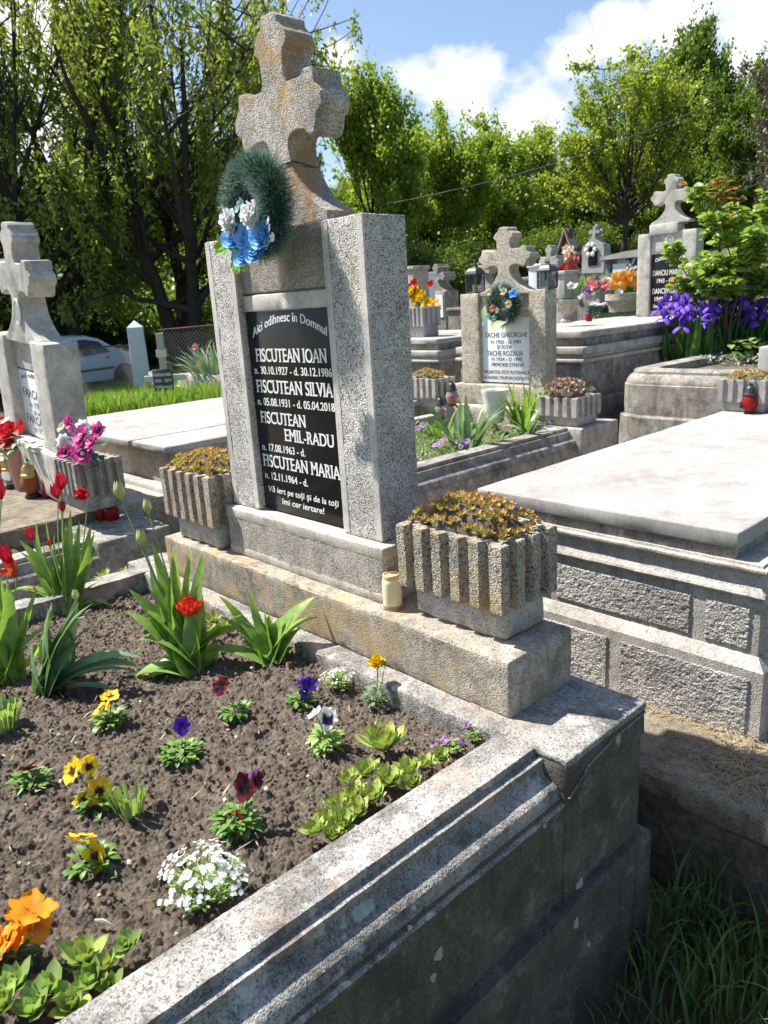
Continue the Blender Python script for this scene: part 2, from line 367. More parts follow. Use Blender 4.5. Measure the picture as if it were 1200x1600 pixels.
ENGRAVE_grey = plain('engraved_grey', (.1, .1, .11), .7, var=.1); MARBLE = plain('white_marble', (.74, .75, .76), .35, var=.05, sc=8)
def leafmat(name, c1, c2, tipc=None, tip0=.6, trans=.35, rough=.45, var=.25, back=None, bump=.0, tpow=(0, 1)):
    """leaf: colour varies by leaf, tip pigment by attribute t; part of the light passes through"""
    s = NT(name); r = s.isl(); c = s.mix(r, c1, c2); c = s.mix(1., c, s.ramp(s.noise(40, 3), [(.3, 1 - var), (.7, 1 + var * .6)]), 'MULTIPLY')
    if tipc is not None: c = s.mix(s.ramp(s.attr(), [(tip0, 0), (1, 1)]), c, tipc)
    s.done(c, rough, None, .35); tr = s.node('ShaderNodeBsdfTranslucent'); tc = s.mix(1., c, (1.25, 1.3, .7), 'MULTIPLY'); s.L(tc, tr.inputs[0])
    mx = s.node('ShaderNodeMixShader'); mx.inputs[0].default_value = trans; s.nt.links.new(s.b.outputs[0], mx.inputs[1]); s.nt.links.new(tr.outputs[0], mx.inputs[2]); s.nt.links.new(mx.outputs[0], s.out.inputs[0])
    return s.m
def petalmat(name, inner, outer, p0=.2, p1=.45, trans=.3, rough=.55, vein=.12):
    s = NT(name); c = s.mix(s.ramp(s.attr(), [(p0, 0), (p1, 1)]), inner, outer); c = s.mix(1., c, s.ramp(s.noise(90, 3), [(.3, 1 - vein), (.7, 1 + vein)]), 'MULTIPLY')
    s.done(c, rough, None, .3); tr = s.node('ShaderNodeBsdfTranslucent'); s.L(c, tr.inputs[0])
    mx = s.node('ShaderNodeMixShader'); mx.inputs[0].default_value = trans; s.nt.links.new(s.b.outputs[0], mx.inputs[1]); s.nt.links.new(tr.outputs[0], mx.inputs[2]); s.nt.links.new(mx.outputs[0], s.out.inputs[0])
    return s.m
LF_tulip = leafmat('tulip_leaf', (.19, .33, .07), (.31, .46, .11), trans=.42, rough=.4)
LF_tulip2 = leafmat('tulip_leaf_grey', (.16, .27, .14), (.22, .34, .17), trans=.25, rough=.4)
LF_stem = leafmat('tulip_stem', (.17, .3, .09), (.24, .36, .12), trans=.1)
LF_small = leafmat('pansy_leaf', (.1, .2, .045), (.2, .33, .08), trans=.3)
LF_pale = leafmat('pale_leaf', (.25, .38, .1), (.36, .48, .17), trans=.35)
LF_leek = leafmat('houseleek_leaf', (.31, .43, .09), (.44, .55, .16), tipc=(.3, .1, .06), tip0=.78, trans=.15, rough=.4)
LF_leek_red = leafmat('red_houseleek_leaf', (.27, .42, .06), (.42, .4, .1), tipc=(.62, .13, .15), tip0=.5, trans=.25)
LF_leek_dry = leafmat('dry_houseleek_leaf', (.36, .25, .17), (.26, .17, .12), tipc=(.42, .3, .22), tip0=.5, trans=.1)
LF_iris = leafmat('iris_leaf', (.05, .13, .03), (.1, .22, .05), trans=.25)
LF_grass = leafmat('grass_blade', (.1, .2, .03), (.2, .32, .06), trans=.35)
LF_grass_d = leafmat('long_grass', (.08, .14, .035), (.17, .24, .08), trans=.3)
LF_straw = leafmat('dry_grass', (.42, .33, .18), (.3, .24, .14), trans=.1)
PT_red = petalmat('tulip_red', (.45, .02, .02), (.55, .015, .035), 0, .5)
PT_orange = petalmat('open_tulip', (.5, .12, .03), (.6, .06, .03), 0, .6)
PT_bud = petalmat('tulip_bud', (.35, .42, .14), (.5, .52, .22), 0, 1, .2)
PT_yellow = petalmat('pansy_yellow', (.04, .015, .01), (.8, .53, .015), .12, .32)
PT_gold = petalmat('pansy_orange', (.5, .16, .005), (.78, .3, .01), .1, .6)
PT_purple = petalmat('pansy_purple', (.03, .005, .1), (.09, .02, .42), .1, .6)
PT_wine = petalmat('pansy_wine', (.012, .002, .004), (.16, .006, .02), .3, .8)
PT_winered = petalmat('pansy_wine_red', (.012, .002, .004), (.34, .02, .012), .3, .9)
PT_white = petalmat('petal_white', (.75, .75, .68), (.84, .84, .83), 0, .3, .45, vein=.03)
PT_face = petalmat('pansy_white_face', (.03, .005, .08), (.8, .79, .74), .45, .62)
PT_cream = petalmat('petal_cream', (.7, .5, .25), (.78, .66, .5), 0, .6)
PT_blue = petalmat('silk_blue', (.1, .35, .75), (.28, .58, .92), .1, .9)
PT_teal = petalmat('silk_teal', (.2, .5, .42), (.45, .72, .66), .1, .9)
PT_pink = petalmat('silk_pink', (.35, .02, .14), (.72, .1, .38), .15, .7)
PT_rose = petalmat('silk_red', (.4, .01, .015), (.62, .03, .04), .1, .9)
PT_salmon = petalmat('silk_salmon', (.7, .15, .1), (.75, .35, .3), .1, .9)
PT_iris = petalmat('iris_violet', (.12, .05, .5), (.2, .08, .6), .1, .9)
PT_lilac = petalmat('lilac_petal', (.2, .05, .25), (.42, .25, .5), .1, .9)
PT_marigold = petalmat('marigold_yellow', (.7, .35, .005), (.82, .58, .01), 0, .6)
CENTRE = plain('flower_centre', (.5, .3, .03), .8); SILK_LEAF = leafmat('silk_leaf', (.015, .07, .04), (.03, .12, .07), trans=.1); SILK_BRIGHT = leafmat('silk_bright_leaf', (.2, .42, .03), (.32, .55, .06), trans=.3)
NEEDLE = leafmat('tinsel_needle', (.02, .085, .055), (.05, .14, .095), tipc=(.4, .52, .47), tip0=.7, trans=.05, rough=.35)
BLACK_pl = plain('black_plastic', (.03, .032, .037), .4, .4); DARK_metal = plain('lantern_metal', (.04, .042, .047), .45, .5, var=.3)
def glass(name, col, rough=.12, alpha=.55):
    s = NT(name); s.done(s.mix(s.noise(25, 3), tuple(x * .75 for x in col), col), rough, None, .5); s.b.inputs['Transmission Weight'].default_value = alpha; s.b.inputs['IOR'].default_value = 1.25; return s.m
GL_red = glass('red_glass', (.5, .03, .03)); GL_amber = glass('amber_glass', (.4, .11, .04), alpha=.35); GL_clear = glass('clear_glass', (.8, .82, .82), alpha=.8)
WAX_red = plain('red_wax', (.55, .04, .03), .5); WAX_cream = plain('cream_wax', (.8, .66, .4), .35, .4, var=.1, sc=20); GOLD = plain('gold_lid', (.45, .3, .1), .35, .5, Metallic=.7)
CERAMIC = plain('white_ceramic', (.72, .7, .66), .35); PORTRAIT = plain('portrait_grey', (.3, .3, .31), .3, var=.5, sc=60); TERRA = plain('brown_vase', (.36, .2, .15), .3, .5, var=.2)
WOOD_g = plain('grey_wood', (.42, .39, .35), .8, var=.25, sc=40, bump=.4); WOOD_b = plain('brown_wood', (.1, .045, .03), .6, var=.3, sc=20, bump=.3); SLATE = plain('dark_plate', (.05, .052, .055), .4)
STEEL = plain('galvanised_wire', (.22, .2, .19), .5, .4, Metallic=.3); RUST = plain('rusty_bar', (.1, .055, .04), .8, var=.4, sc=60)
CARPAINT = plain('silver_paint', (.47, .54, .64), .25, .6, var=.03, Metallic=.1); CARGLASS = plain('car_glass', (.02, .03, .035), .05, .6); RUBBER = plain('rubber', (.02, .02, .021), .8); HUB = plain('hub_silver', (.5, .51, .53), .35, Metallic=.5)
def soilmat():
    s = NT('soil'); n = s.noise(35, 7, .65); f = s.noise(400, 4, .7); c = s.ramp(n, [(.3, (.08, .064, .05)), (.5, (.165, .132, .104)), (.72, (.28, .23, .185))])
    c = s.mix(.9, c, s.ramp(f, [(.3, .6), (.7, 1.3)]), 'MULTIPLY'); return s.done(c, .95, s.bump(s.noise(150, 6, .75), 1., .006, s.bump(f, .9, .003)), .1)
SOIL = soilmat()
def groundmat():
    s = NT('ground'); n = s.noise(.8, 8, .6); f = s.noise(60, 5, .7); soilc = s.ramp(f, [(.3, (.05, .038, .028)), (.7, (.14, .11, .08))]); gc = s.ramp(f, [(.3, (.04, .07, .015)), (.7, (.12, .18, .04))])
    c = s.mix(s.ramp(n, [(.45, 0), (.58, 1)]), soilc, gc); return s.done(c, .95, s.bump(f, .8, .01), .1)
GROUND = groundmat()
BARK = plain('bark', (.05, .042, .036), .9, .2, var=.5, sc=6, bump=.5); BARK_l = plain('twig_bark', (.1, .075, .055), .9, .2, var=.4, sc=8)
TW_maple = leafmat('bright_foliage', (.19, .28, .035), (.36, .45, .07), trans=.5, var=.2)
TW_open = leafmat('young_foliage', (.22, .28, .035), (.38, .44, .06), trans=.5, var=.2)
LF_meadow = leafmat('meadow_blade', (.15, .27, .035), (.3, .42, .08), trans=.4)
TW_dark = leafmat('deep_foliage', (.1, .165, .022), (.2, .28, .04), trans=.45, var=.3)
TW_willow = leafmat('willow_foliage', (.17, .22, .04), (.33, .38, .085), trans=.5, var=.25)
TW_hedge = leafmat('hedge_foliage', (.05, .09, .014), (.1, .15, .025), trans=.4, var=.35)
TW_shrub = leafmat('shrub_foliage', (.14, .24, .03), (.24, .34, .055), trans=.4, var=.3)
TW_brown = leafmat('larch_foliage', (.1, .09, .06), (.17, .15, .1), trans=.15, var=.3)
LF_rose = leafmat('rose_leaf', (.18, .3, .05), (.34, .45, .12), trans=.45, rough=.3); LF_roseyoung = leafmat('young_rose_leaf', (.35, .14, .03), (.42, .26, .05), trans=.4, rough=.3)
# ---------------------------------------------------------------- ground
def gz(x, y):
    x = np.asarray(x, float); y = np.asarray(y, float)
    b = np.interp(y, [-60, .35, .75, 3.2, 4.2, 6, 12, 20, 40, 120], [-1.9, -1.86, -1.62, -1.32, -1.18, -1.08, -.4, 1., 3.2, 6.])
    left = np.clip(-4 - x, 0, 40); b = b - .058 * left * np.clip((y - 1) / 4, 0, 1) - .012 * left
    near = np.clip((1.05 - x) / .2, 0, 1) * np.clip((.6 - y) / .2, 0, 1); return b + 0 * near
def ground():
    ax = np.concatenate([np.linspace(-400, -42, 12), np.linspace(-40, -8, 28), np.linspace(-7.5, 5, 90), np.linspace(6, 60, 14), np.linspace(80, 400, 6)])
    ay = np.concatenate([np.linspace(-300, -12, 8), np.linspace(-10, -2.2, 10), np.linspace(-2, 9, 120), np.linspace(9.5, 44, 40), np.linspace(50, 400, 12)])
    X, Y = np.meshgrid(ax, ay, indexing='ij'); P = np.stack([X.ravel(), Y.ravel(), gz(X, Y).ravel()], 1)
    P[:, 2] += .03 * vnoise(P * V(1, 1, 0), 3, 4) + .02 * vnoise(P * V(1, 1, 0), 9, 5)
    n = len(ay); i, j = np.meshgrid(np.arange(len(ax) - 1), np.arange(n - 1), indexing='ij'); q = (i * n + j).ravel()
    o = MB().addq(P, np.stack([q, q + n, q + n + 1, q + 1], 1)).build('ground', GROUND); tag(o, kind='structure')
ground()
def path():
    m = MB(); m.rbox(-.2, 4.2, .41, .80, -1.52, -1.42, .02, .05, .004, 7, ns=9); o = m.build('path', ST_path, weld=True); tag(o, kind='structure')
    m = MB(); m.rbox(-.2, 4.2, .425, .7, -1.95, -1.505, .02, .04, .012, 6, ns=14); tag(m.build('earth_bank', SOIL, weld=True), kind='structure')
    m = MB(); m.rbox(-1.2, .0, .42, 3.0, -1.7, -1.40, .02, .1, .004, 8, ns=9); m.rbox(-.56, -.01, 2.4, 4.2, -1.7, -1.34, .02, .1, .004, 9, ns=9); o = m.build('pavement', ST_path, weld=True); tag(o, kind='structure')
path()
# ---------------------------------------------------------------- kerb profile shared by the graves of this mould
def kerb_profile(xi, top, sgn, base, ledge, wo=.105, s=1.):
    """(x,z) outline of the moulded kerb wall; xi inner edge, sgn +1 outwards to +x"""
    pr = [(0, 0), (wo, 0), (wo + .001, -.021), (wo + .0205, -.023), (wo + .022, -.031), (wo + .02, -.042), (wo + .022, -.053), (wo + .03, -.063), (wo + .043, -.068), (wo + .052, -.071), (wo + .063, -.08), (wo + .068, -.092),
          (wo + .069, -.1), (wo + .07, -.114), (wo + .082, -.117), (wo + .084, -.123)]
    pr = pr + [(wo + .06, -.14), (0, -.14)] if ledge == 0 else [(0, -.1), (wo + .06, -.1), (wo + .0825, -.1215), (wo + .077, ledge), (wo + .11, ledge - .003), (wo + .114, ledge - .01), (wo + .121, base), (0, base)]
    return [(xi + sgn * x * s, top + z) for x, z in pr]
def poly_dense(poly, step):
    out = []; n = len(poly)
    for i in range(n):
        a, b = np.array(poly[i]), np.array(poly[(i + 1) % n]); k = max(1, int(np.linalg.norm(b - a) / step))
        for j in range(k): out.append(tuple(a + (b - a) * j / k))
    return out
ZK = -1.05
def main_kerb():
    t = thing('grave_kerb', 'weathered concrete grave kerb with grooved sides framing the planted flower bed in the foreground', 'grave kerb', (.05, -1.2, -1.85))
    m = MB(); m.prism(poly_dense(kerb_profile(1.009, ZK, 1, -.86, -.393), .035), 'y', -3.3, -.19, .02, .0012, 3, 18); m.build('side_wall', ST_kerbside_shaded, t, angle=28)
    m = MB(); m.prism(poly_dense(kerb_profile(1.009, ZK, 1, 0, 0), .012), 'y', -3.3, -.188, .012, .0008, 5, 40); m.build('moulded_coping', ST_kerb, t, angle=28)
    m = MB(); m.prism(poly_dense(kerb_profile(-.905, ZK, -1, -.86, -.393)[::-1], .05), 'y', -3.3, -.19, .03, .0015, 4, 20); m.prism(poly_dense(kerb_profile(-.905, ZK, -1, 0, 0)[::-1], .03), 'y', -3.3, -.19, .03, .0012, 4, 20); m.build('side_wall', ST_kerb, t, angle=28)
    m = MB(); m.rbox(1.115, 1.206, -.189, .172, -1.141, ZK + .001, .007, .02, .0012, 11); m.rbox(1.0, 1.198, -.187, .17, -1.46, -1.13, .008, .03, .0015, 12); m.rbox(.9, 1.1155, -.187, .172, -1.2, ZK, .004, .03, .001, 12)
    b = m.build('corner_block', [ST_kerbside_shaded], t, weld=True)
    m = MB(); m.rbox(.86, 1.2075, -.1895, .1735, -1.068, ZK + .0035, .006, .02, .001, 13); m.build('corner_cap', ST_kerb, t, weld=True)
    m = MB(); m.rbox(1.0, 1.226, -.30, .2, -1.95, -1.443, .012, .03, .002, 14); m.build('base_course', ST_kerbside_shaded, t, weld=True)
    m = MB(); m.rbox(-1.1, -.80, -.189, .172, -1.6, ZK + .002, .007, .03, .0012, 15); m.build('corner_block', ST_kerb, t, weld=True)
    m = MB(); m.rbox(-.91, 1.012, -.205, .168, -1.5, ZK, .008, .025, .0016, 16); m.build('back_wall', ST_kerb, t, weld=True)
    # mortar seam and lichen discs that stand on the shaded side
    rr = random.Random(5); lm = plain('pale_lichen', (.34, .37, .3), .95, .1, var=.3, sc=60, bump=.5)
    bpy.context.view_layer.update(); dg = bpy.context.evaluated_depsgraph_get()
    for (u, v, w, h) in [(567, 1418, .026, .024), (905, 1381, .015, .014), (685, 1491, .012, .015), (965, 1156, .011, .014), (899, 1443, .011, .014), (919, 1475, .006, .008), (676, 1527, .008, .011), (640, 1450, .006, .005), (850, 1290, .006, .006)]:
        hit, loc, nor, *_ = SC.ray_cast(dg, Vector(CAM), Vector(ray(u, v)).normalized())
        if not hit: continue
        p = np.array(loc); N_ = nrm(np.array(nor)); ty = nrm(V(0, 1, 0) - N_ * N_[1]); tz = np.cross(N_, ty); m = MB(); n = 26; ring = []; rot = rr.random() * 6
        for k in range(n):
            a = 2 * PI * k / n; q = 1 + .16 * math.sin(3 * a + rot) + .1 * math.sin(5 * a + 2 * rot) + .07 * math.sin(9 * a); ring.append(ty * w * q * math.cos(a) + tz * h * q * math.sin(a))
        vs = [p + r_ + N_ * .0008 for r_ in ring] + [p + r_ * .85 + N_ * .0034 for r_ in ring] + [p + N_ * .0026]
        m.add(vs, [(k, (k + 1) % n, n + (k + 1) % n, n + k) for k in range(n)] + [(n + k, n + (k + 1) % n, 2 * n) for k in range(n)]); m.build('lichen_patch', lm, t)
    m = MB(); pts = [(1.2078, -.186, -1.148), (1.2085, -.10, -1.098), (1.2085, .0, -1.08), (1.2085, .165, -1.074)]
    m.tube([V(*p) for p in pts], .0028, 5); m.build('mortar_seam', ST_kerb, t)
    return t
main_kerb()
# ---------------------------------------------------------------- tombstones of one mould
CROSS = [(0, .838), (.03, .836), (.042, .825), (.043, .808), (.058, .795), (.075, .778), (.083, .757), (.078, .742), (.062, .73), (.058, .7), (.057, .66), (.066, .645), (.125, .643), (.138, .648), (.15, .66), (.185, .657), (.192, .645), (.194, .615),
         (.208, .603), (.222, .588), (.224, .558), (.212, .543), (.196, .535), (.190, .51), (.178, .488), (.158, .482), (.142, .492), (.128, .503), (.1, .507), (.076, .505), (.06, .497), (.052, .48), (.051, .46), (.055, .435), (.068, .402), (.088, .37), (.113, .338), (.145, .31), (.18, .288), (.214, .272), (.215, .244)]
def cross_poly(cx, k=1., z0=.244, kx=1.):
    r = [(cx + x * k * kx, z0 + (z - .244) * k) for x, z in CROSS]; l = [(cx - x * k * kx, z0 + (z - .244) * k) for x, z in CROSS[1:]]
    return r[::-1] + l                                   # counter-clockwise from right foot over the top
def rough_prism(poly, y0, y1, ch=.006, step=.02, amp=.0018, seed=3):
    """front-facing slab of an outline in x,z with softened front and back edges"""
    m = MB(); P = np.array(poly_dense(poly, step)); n = len(P); c = np.roll(P, -1, 0) - np.roll(P, 1, 0); nn = np.stack([c[:, 1], -c[:, 0]], 1); nn /= np.linalg.norm(nn, axis=1, keepdims=True) + 1e-9
    area = .5 * np.sum(P[:, 0] * np.roll(P[:, 1], -1) - np.roll(P[:, 0], -1) * P[:, 1])
    if area < 0: nn = -nn
    k = max(2, int((y1 - y0 - 2 * ch) / step)); rows = [(ch, y0), (.3 * ch, y0 + .3 * ch)] + [(0, y) for y in np.linspace(y0 + ch, y1 - ch, k)] + [(.3 * ch, y1 - .3 * ch), (ch, y1)]
    vs = np.concatenate([np.stack([P[:, 0] - nn[:, 0] * d, np.full(n, y), P[:, 1] - nn[:, 1] * d], 1) for d, y in rows])
    if amp: vs = vs + amp * 2 * np.stack([vnoise(vs, 26, seed + q) + .6 * vnoise(vs, 80, seed + 7 + q) for q in range(3)], 1)
    fs = [(i * n + j, i * n + (j + 1) % n, (i + 1) * n + (j + 1) % n, (i + 1) * n + j) for i in range(len(rows) - 1) for j in range(n)]
    fs += [tuple(range(n))[::-1], tuple((len(rows) - 1) * n + j for j in range(n))]
    return m.add(vs, fs)
SERIF = {'F': 'BL TL', 'I': 'B T', 'S': '', 'C': '', 'U': 'TL TR', 'T': 'B', 'E': 'BL TL', 'A': 'BL BR', 'N': 'BL TL TR', 'O': '', 'L': 'BL TL', 'V': 'TL TR', 'M': 'BL BR TL TR', 'R': 'BL TL BR', 'D': 'BL TL', 'n': 'b1', 'd': '', '1': 'B'}
def letter_line(m, txt, size, x0, x1, z, y, bold=.0, serif=False, shear=0., arc=0., depth=.0006):
    """lettering on a plane facing -y, from x0 to x1 on baseline z"""
    v, f = text_mesh(txt, size, x1 - x0, shear=shear, depth=depth, space=1.02)
    if not len(v): return
    x = v[:, 0] - v[:, 0].min() + x0; zz = z + v[:, 1]
    if arc:
        q = (x - (x0 + x1) / 2) / ((x1 - x0) / 2); zz = zz + arc * (1 - q * q)
    m.add(np.stack([x, y - v[:, 2], zz], 1), [ff[::-1] for ff in f])
    if bold: m.add(np.stack([x + bold, y - v[:, 2] - .00015, zz], 1), [ff[::-1] for ff in f])
    if serif:
        for a, b in serif_spots(txt, size, x0, x1):
            zt = z + (.0 if b == 0 else size * .69)
            m.box(a - size * .11, a + size * .11, y - depth * 1.01, y, zt - (0 if b == 0 else size * .05), zt + (size * .05 if b == 0 else 0))
_adv = {}
def serif_spots(txt, size, x0, x1):
    W_ = {}; tot, _ = text_mesh(txt, 1.); lo = tot[:, 0].min(); wid = tot[:, 0].max() - lo; spots = []; k = (x1 - x0) / wid
    for i, ch in enumerate(txt):
        if ch not in SERIF or not SERIF[ch]: continue
        key = ch
        if key not in _adv: g, _ = text_mesh(ch, 1., align='LEFT'); _adv[key] = (g[:, 0].min(), g[:, 0].max())
        pre, _ = text_mesh(txt[:i] + ch, 1., align='LEFT'); r = pre[:, 0].max(); w = _adv[key][1] - _adv[key][0]; full, _ = text_mesh(txt, 1., align='LEFT'); l0 = full[:, 0].min()
        xl = x0 + (r - w - l0) * k * 1.0; xr = x0 + (r - l0) * k; st = .05 * size
        for q in SERIF[ch].split():
            if q == 'BL': spots.append((xl + st, 0))
            elif q == 'BR': spots.append((xr - st, 0))
            elif q == 'TL': spots.append((xl + st, 1))
            elif q == 'TR': spots.append((xr - st, 1))
            elif q == 'B': spots.append(((xl + xr) / 2, 0))
            elif q == 'T': spots.append(((xl + xr) / 2, 1))
    return spots
def main_tombstone():
    t = thing('tombstone', 'tall tombstone with black plaque and lichen-stained cross at the head of the flower bed', 'tombstone', (.03, 0, -1.05))
    m = MB(); m.rbox(-.817, .994, -.131, .15, ZK, -.889, .007, .02, .0016, 21); m.build('plinth', ST_plinth, t, weld=True)
    m = MB(); m.rbox(-.397, .477, -.066, .15, -.8885, -.709, .007, .02, .0014, 22); m.build('base_block', ST_panel, t, weld=True)
    m = MB(); m.rbox(-.398, .478, -.0668, .06, -.748, -.708, .005, .03, .0004, 23); m.rbox(-.398, .478, -.0668, .1, -.8889, -.856, .004, .03, .0004, 24); m.build('base_border', ST_border, t, weld=True)
    for x0, x1 in ((-.393, -.228), (.258, .434)):
        m = MB(); m.rbox(x0, x1, -.027, .142, -.708, .240, .004, .02, .0013, 25); p = m.build('pillar', ST_pillar, t, weld=True)
        m = MB(); m.box(x0 - .0012, x0 + .026, -.0282, -.018, -.7, .2385); m.box(x1 - .024, x1 + .0012, -.0282, -.02, -.7, .2385); m.build('pillar_edge', ST_band, p, smooth=False)
    m = MB(); m.rbox(-.235, .262, -.002, .12, .056, .243, .004, .03, .0013, 26); m.rbox(-.235, .262, .012, .12, -.7, .06, .002, .1, 0, 27); m.build('panel', ST_panel, t, weld=True)
    m = MB(); m.rbox(-.23, .2585, -.004, .05, -.003, .05, .004, .03, .001, 28); m.rbox(.2275, .2585, -.006, .05, -.706, .0, .003, .03, .001, 29); m.build('panel_border', ST_band, t, weld=True)
    m = rough_prism(cross_poly(.026), .016, .125, .0045, .009, .0009, 31); c = m.build('cross', ST_cross, t, weld=True, angle=21)
    m = MB(); sq = [(-.054, .0135), (.106, .0135), (.107, .1275), (-.055, .1275)]
    pts = [V(-.033, .0145, .428), V(.084, .0145, .428), V(.0865, .03, .428), V(.086, .125, .415), V(-.033, .127, .42)]
    m.tube(pts, .0022, 5); m.build('wire', BLACK_pl, c)
    m = MB(); m.prism([(.0845, .02), (.0885, .02), (.0885, .123), (.0845, .123)], 'z', .405, .418); m.build('band', BLACK_pl, c, smooth=False)
    m = MB(); m.rbox(-.2285, .2275, .0005, .018, -.702, .0015, .002, .2, 0, 30); pq = m.build('plaque', GR_black, t, weld=True)
    return t, pq
def plaque_lettering(pq):
    # rows measured on the stone: text, left and right ends, baseline
    y = .0004
    def seg(txt, p0, p1, size, serif=False, bold=.0, arc=0., shear=0.):
        a = at(*p0, y=y); b = at(*p1, y=y); z = (a[2] + b[2]) / 2
        m = MB(); letter_line(m, txt, size, a[0], b[0], z, y, bold, serif, shear, arc); m.build('lettering', GR_letter, pq, smooth=False)
    Z = lambda a, b: (320 + a / 3.333, 450 + b / 3.333)
    seg('Aici odihnesc în Domnul', Z(252, 265), Z(638, 245), .042, bold=.0014, arc=.05, shear=.1)
    seg('FISCUTEAN IOAN', Z(272, 390), Z(633, 383), .064, True, .0024)
    seg('n. 30.10.1927 - d. 30.12.1986', Z(262, 450), Z(662, 459), .038, bold=.0017)
    seg('FISCUTEAN SILVIA', Z(276, 549), Z(667, 563), .064, True, .0024)
    seg('n. 05.08.1931 - d. 05.04.2018', Z(279, 613), Z(677, 638), .038, bold=.0017)
    seg('FISCUTEAN', Z(297, 706), Z(524, 722), .06, True, .0024)
    seg('EMIL-RADU', Z(421, 800), Z(672, 828), .06, True, .0024)
    seg('n. 17.08.1963 - d.', Z(303, 847), Z(523, 873), .038, bold=.0017)
    seg('FISCUTEAN MARIA', Z(310, 928), Z(706, 997), .064, True, .0024)
    seg('n. 12.11.1964 - d.', Z(317, 993), Z(536, 1030), .038, bold=.0017)
    seg('Vă iert pe toți și de la toți', Z(335, 1063), Z(697, 1135), .031, bold=.0012, shear=.12)
    seg('îmi cer iertare!', Z(405, 1130), Z(623, 1172), .031, bold=.0012, shear=.12)
tomb, pq = main_tombstone(); plaque_lettering(pq)
# ---------------------------------------------------------------- fluted planters
def trough(name, label, x0, x1, y0, y1, zb, zt, parent_group, nx=6, ny=4, mats=None, tap=.0, lower=.32, soilm=None):
    """concrete plant trough with ribbed sides on a narrower foot"""
    t = thing(name, label, 'planter', ((x0 + x1) / 2, (y0 + y1) / 2, zb), 0, parent_group); mats = mats or (ST_planter, ST_planter_b)
    d = .024 * (x1 - x0) / .36; zm = zb + (zt - zb) * lower
    def edge(a, b, nrib):
        """points along one side: rib face, slope, recess, slope"""
        out = []; L = b - a; p = L / (nrib - .42)
        for i in range(nrib):
            s = a + i * p; out += [(s, 0), (s + .47 * p, 0)]
            if i < nrib - 1: out += [(s + .58 * p, d), (s + .93 * p, d)]
        out[-1] = (b, 0); return out
    plan = [(s, y0 + e) for s, e in edge(x0, x1, nx)] + [(x1 - e, s) for s, e in edge(y0, y1, ny)][1:] + [(x1 - (s - x0), y1 - e) for s, e in edge(x0, x1, nx)][1:] + [(x0 + e, y1 - (s - y0)) for s, e in edge(y0, y1, ny)][1:-1]
    P = np.array(plan); c = np.array([(x0 + x1) / 2, (y0 + y1) / 2]); n = len(P); zz = np.concatenate([[zm, zm + .004], np.linspace(zm + .012, zt - .01, 9), [zt - .003, zt]])
    rows = []
    for z in zz:
        q = (z - zm) / (zt - zm); k = 1 - tap * (1 - q)
        if z == zt: k -= .012
        if z == zm: k -= .012
        R_ = c + (P - c) * k; rows.append(np.concatenate([R_, np.full((n, 1), z)], 1))
    inn = c + np.clip((P - c), V(-(x1 - x0) / 2 + .045, -(y1 - y0) / 2 + .045), V((x1 - x0) / 2 - .045, (y1 - y0) / 2 - .045)); rows.append(np.concatenate([inn, np.full((n, 1), zt - .002)], 1)); rows.append(np.concatenate([inn, np.full((n, 1), zt - .05)], 1))
    vs = np.concatenate(rows); vs = vs + .0032 * np.stack([vnoise(vs, 30, 40 + q) + .6 * vnoise(vs, 90, 44 + q) for q in range(3)], 1); fs = []
    for i in range(len(rows) - 1):
        for j in range(n): fs.append((i * n + j, i * n + (j + 1) % n, (i + 1) * n + (j + 1) % n, (i + 1) * n + j))
    fs.append(tuple(range(n))[::-1]); fs.append(tuple((len(rows) - 1) * n + j for j in range(n)))
    m = MB().add(vs, fs); m.build('ribbed_trough', mats[0], t, angle=35)
    m = MB(); e = d * 1.25; m.rbox(x0 + e, x1 - e * .55, y0 + e * 1.1, y1 - e, zb, zm + .006, .01, .03, .0015, 41); m.build('foot', mats[1], t, weld=True)
    m = MB(); m.box(x0 + .04, x1 - .04, y0 + .04, y1 - .04, zt - .06, zt - .012); m.build('soil_fill', SOIL, t)
    return t
GP = 'fluted concrete planters'
trough('planter', 'ochre-lichened fluted concrete planter of red houseleeks right of the black-plaqued tombstone', .552, .932, -.077, .168, -.889, -.613, GP)
trough('planter', 'fluted concrete planter of houseleeks left of the black-plaqued tombstone, partly hidden by its pillar', -.80, -.42, -.118, .127, -.889, -.596, GP)
def rosette(m, c, R, rr, nor=(0, 0, 1), n=26, close=.35, wd=.42, seg=3):
    """houseleek rosette: leaves in a golden-angle spiral, inner ones upright"""
    nor = nrm(nor); a = nrm(np.cross(nor, V(.3, 1, .1))); b = np.cross(nor, a); th0 = rr.random() * 6
    for i in range(n):
        q = (i + .5) / n; th = th0 + i * 2.39996; el = 1.3 * (1 - q) + close + rr.uniform(-.06, .06); L = R * (.5 + .55 * q) * rr.uniform(.9, 1.1)
        d = (a * math.cos(th) + b * math.sin(th)) * math.cos(el) + nor * math.sin(el)
        m.leaf(np.asarray(c) + d * R * .06, d, nor, L, L * wd, bend=-.55, nseg=seg, fold=.35, shape=.95, tip=.75, base_w=.75)
